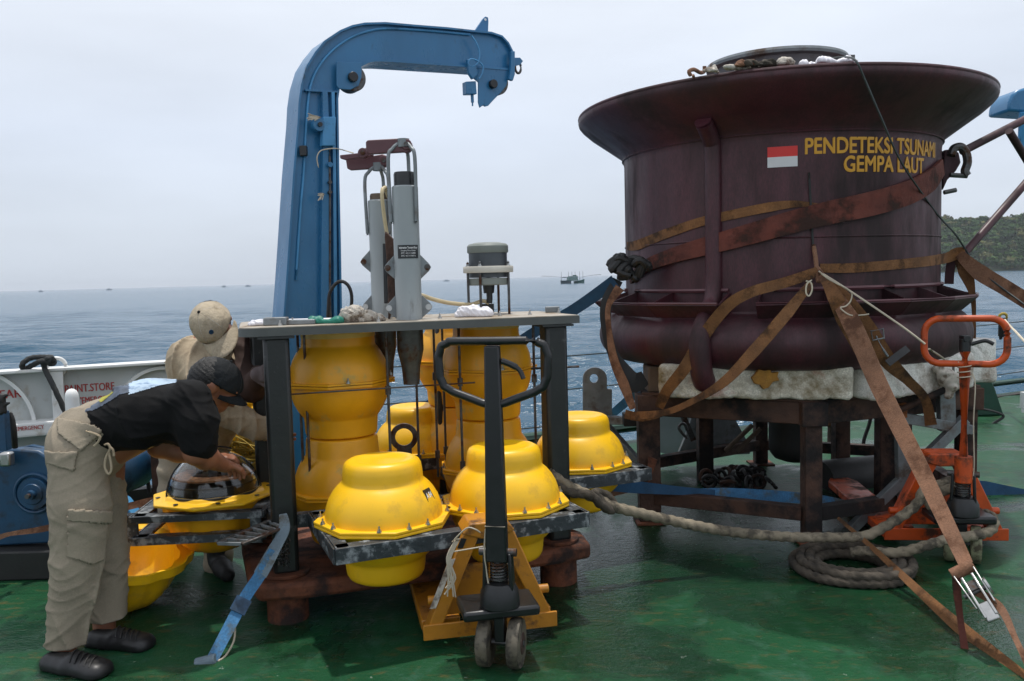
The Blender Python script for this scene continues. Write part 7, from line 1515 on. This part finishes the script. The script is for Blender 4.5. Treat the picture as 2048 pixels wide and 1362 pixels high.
b = MB(); ccB = V(hB) + uB * 0.022; q = ccB + fB * 0.098 + uB * 0.045 - rB * 0.0; b.cyl(q, q + (fB * .9 + uB * .4) * 0.006, 0.011, n=14); b.build('cap_badge', M['bluew'], cpB)
shB = [capp(at(385, 728, 4.22), at(470, 715, 4.24), .125, .115), capp(at(430, 740, 4.22), at(405, 850, 4.42), .150, .150), capp(at(380, 735, 4.20), at(385, 850, 4.40), .105, .13), capp(at(470, 740, 4.22), at(425, 860, 4.42), .11, .12),
       capp(at(378, 712, 4.18), lE, .085, .066), capp(lE, lE.lerp(lW, .82), .068, .058), capp(neckB - V((0, .02, .03)), at(425, 690, 4.16), .075, .07)]
vfB = sculpt(shB, 0.007, 0.03, disp=lambda p: fold(p, 3, (0.6, 0.3, 0.8), 41, 0.008) + crease(p, 4.5, (1, .2, .5), 43, 0.022) + crease(p, 8, (.3, .3, 1), 45, 0.010)); shb = obj_np('work_shirt', vfB, M['khaki2'], pb_)
for sg in (-1, 1):
    b = MB(); P = [neckB + V((sg * .075, -.03, .02)), at(430 + 10 * sg, 690, 4.08), at(448 + 22 * sg, 722, 4.07), at(425 + 40 * sg, 700, 4.12)]; b.prism(P, V((0, 0.012, 0.004))); b.build('collar', M['khaki2'], shb, bevel=0.004)
vf = sculpt([capp(at(482, 700, 4.2), rE, .078, .062), capp(rE, rW, .060, .048), capp(at(478, 740, 4.15), rE, .06, .06)], 0.008, 0.03, disp=lambda p: fold(p, 9, (0.3, 0.3, 1), 51, 0.006)); obj_np('sleeve', vf, M['brownsl'], pb_)
vf = sculpt([capp(rW, rW + V((.01, -.03, .01)), .036, .036)] + hand(rW + V((0, -.01, .0)), (0.55, -0.55, 0.2), (0.8, 0.5, 0), -1, 1.0, 1.25), 0.004, 0.010); obj_np('glove', vf, M['glove'], pb_)
vf = sculpt([('ell', T3(at(395, 895, 4.45)), (.16, .14, .14), None), capp(at(355, 920, 4.45), at(349, 1060, 4.42), .098, .082), capp(at(349, 1060, 4.42), at(346, 1150, 4.40), .082, .07), capp(at(428, 920, 4.42), at(434, 1050, 4.33), .10, .083), capp(at(434, 1050, 4.33), at(437, 1130, 4.28), .083, .07)], 0.009, 0.022, disp=lambda p: fold(p, 6, (0.3, 0.3, 1), 61, 0.007)); obj_np('trousers', vf, M['khaki'], pb_)
for hl, tp in ((at(437, 1165, 4.26), V((0.13, -0.20, 0))), (at(347, 1165, 4.38), V((-0.05, -0.24, 0)))):
    h = V((hl.x, hl.y, 0)); d = tp.normalized()
    vf = sculpt([capp(h + V((0, 0, .05)), h + V((0, 0, .20)), .048, .055), capp(h + d * -.02 + V((0, 0, .04)), h + d * .10 + V((0, 0, .04)), .044, .045), capp(h + d * .10 + V((0, 0, .038)), h + d * .19 + V((0, 0, .03)), .045, .036)], 0.006, 0.02, clip=lambda p: 0.003 - p[:, 2]); obj_np('boot', vf, M['rubber'], pb_)


for o in SC.objects:
    if '_o' in o.keys(): del o['_o']
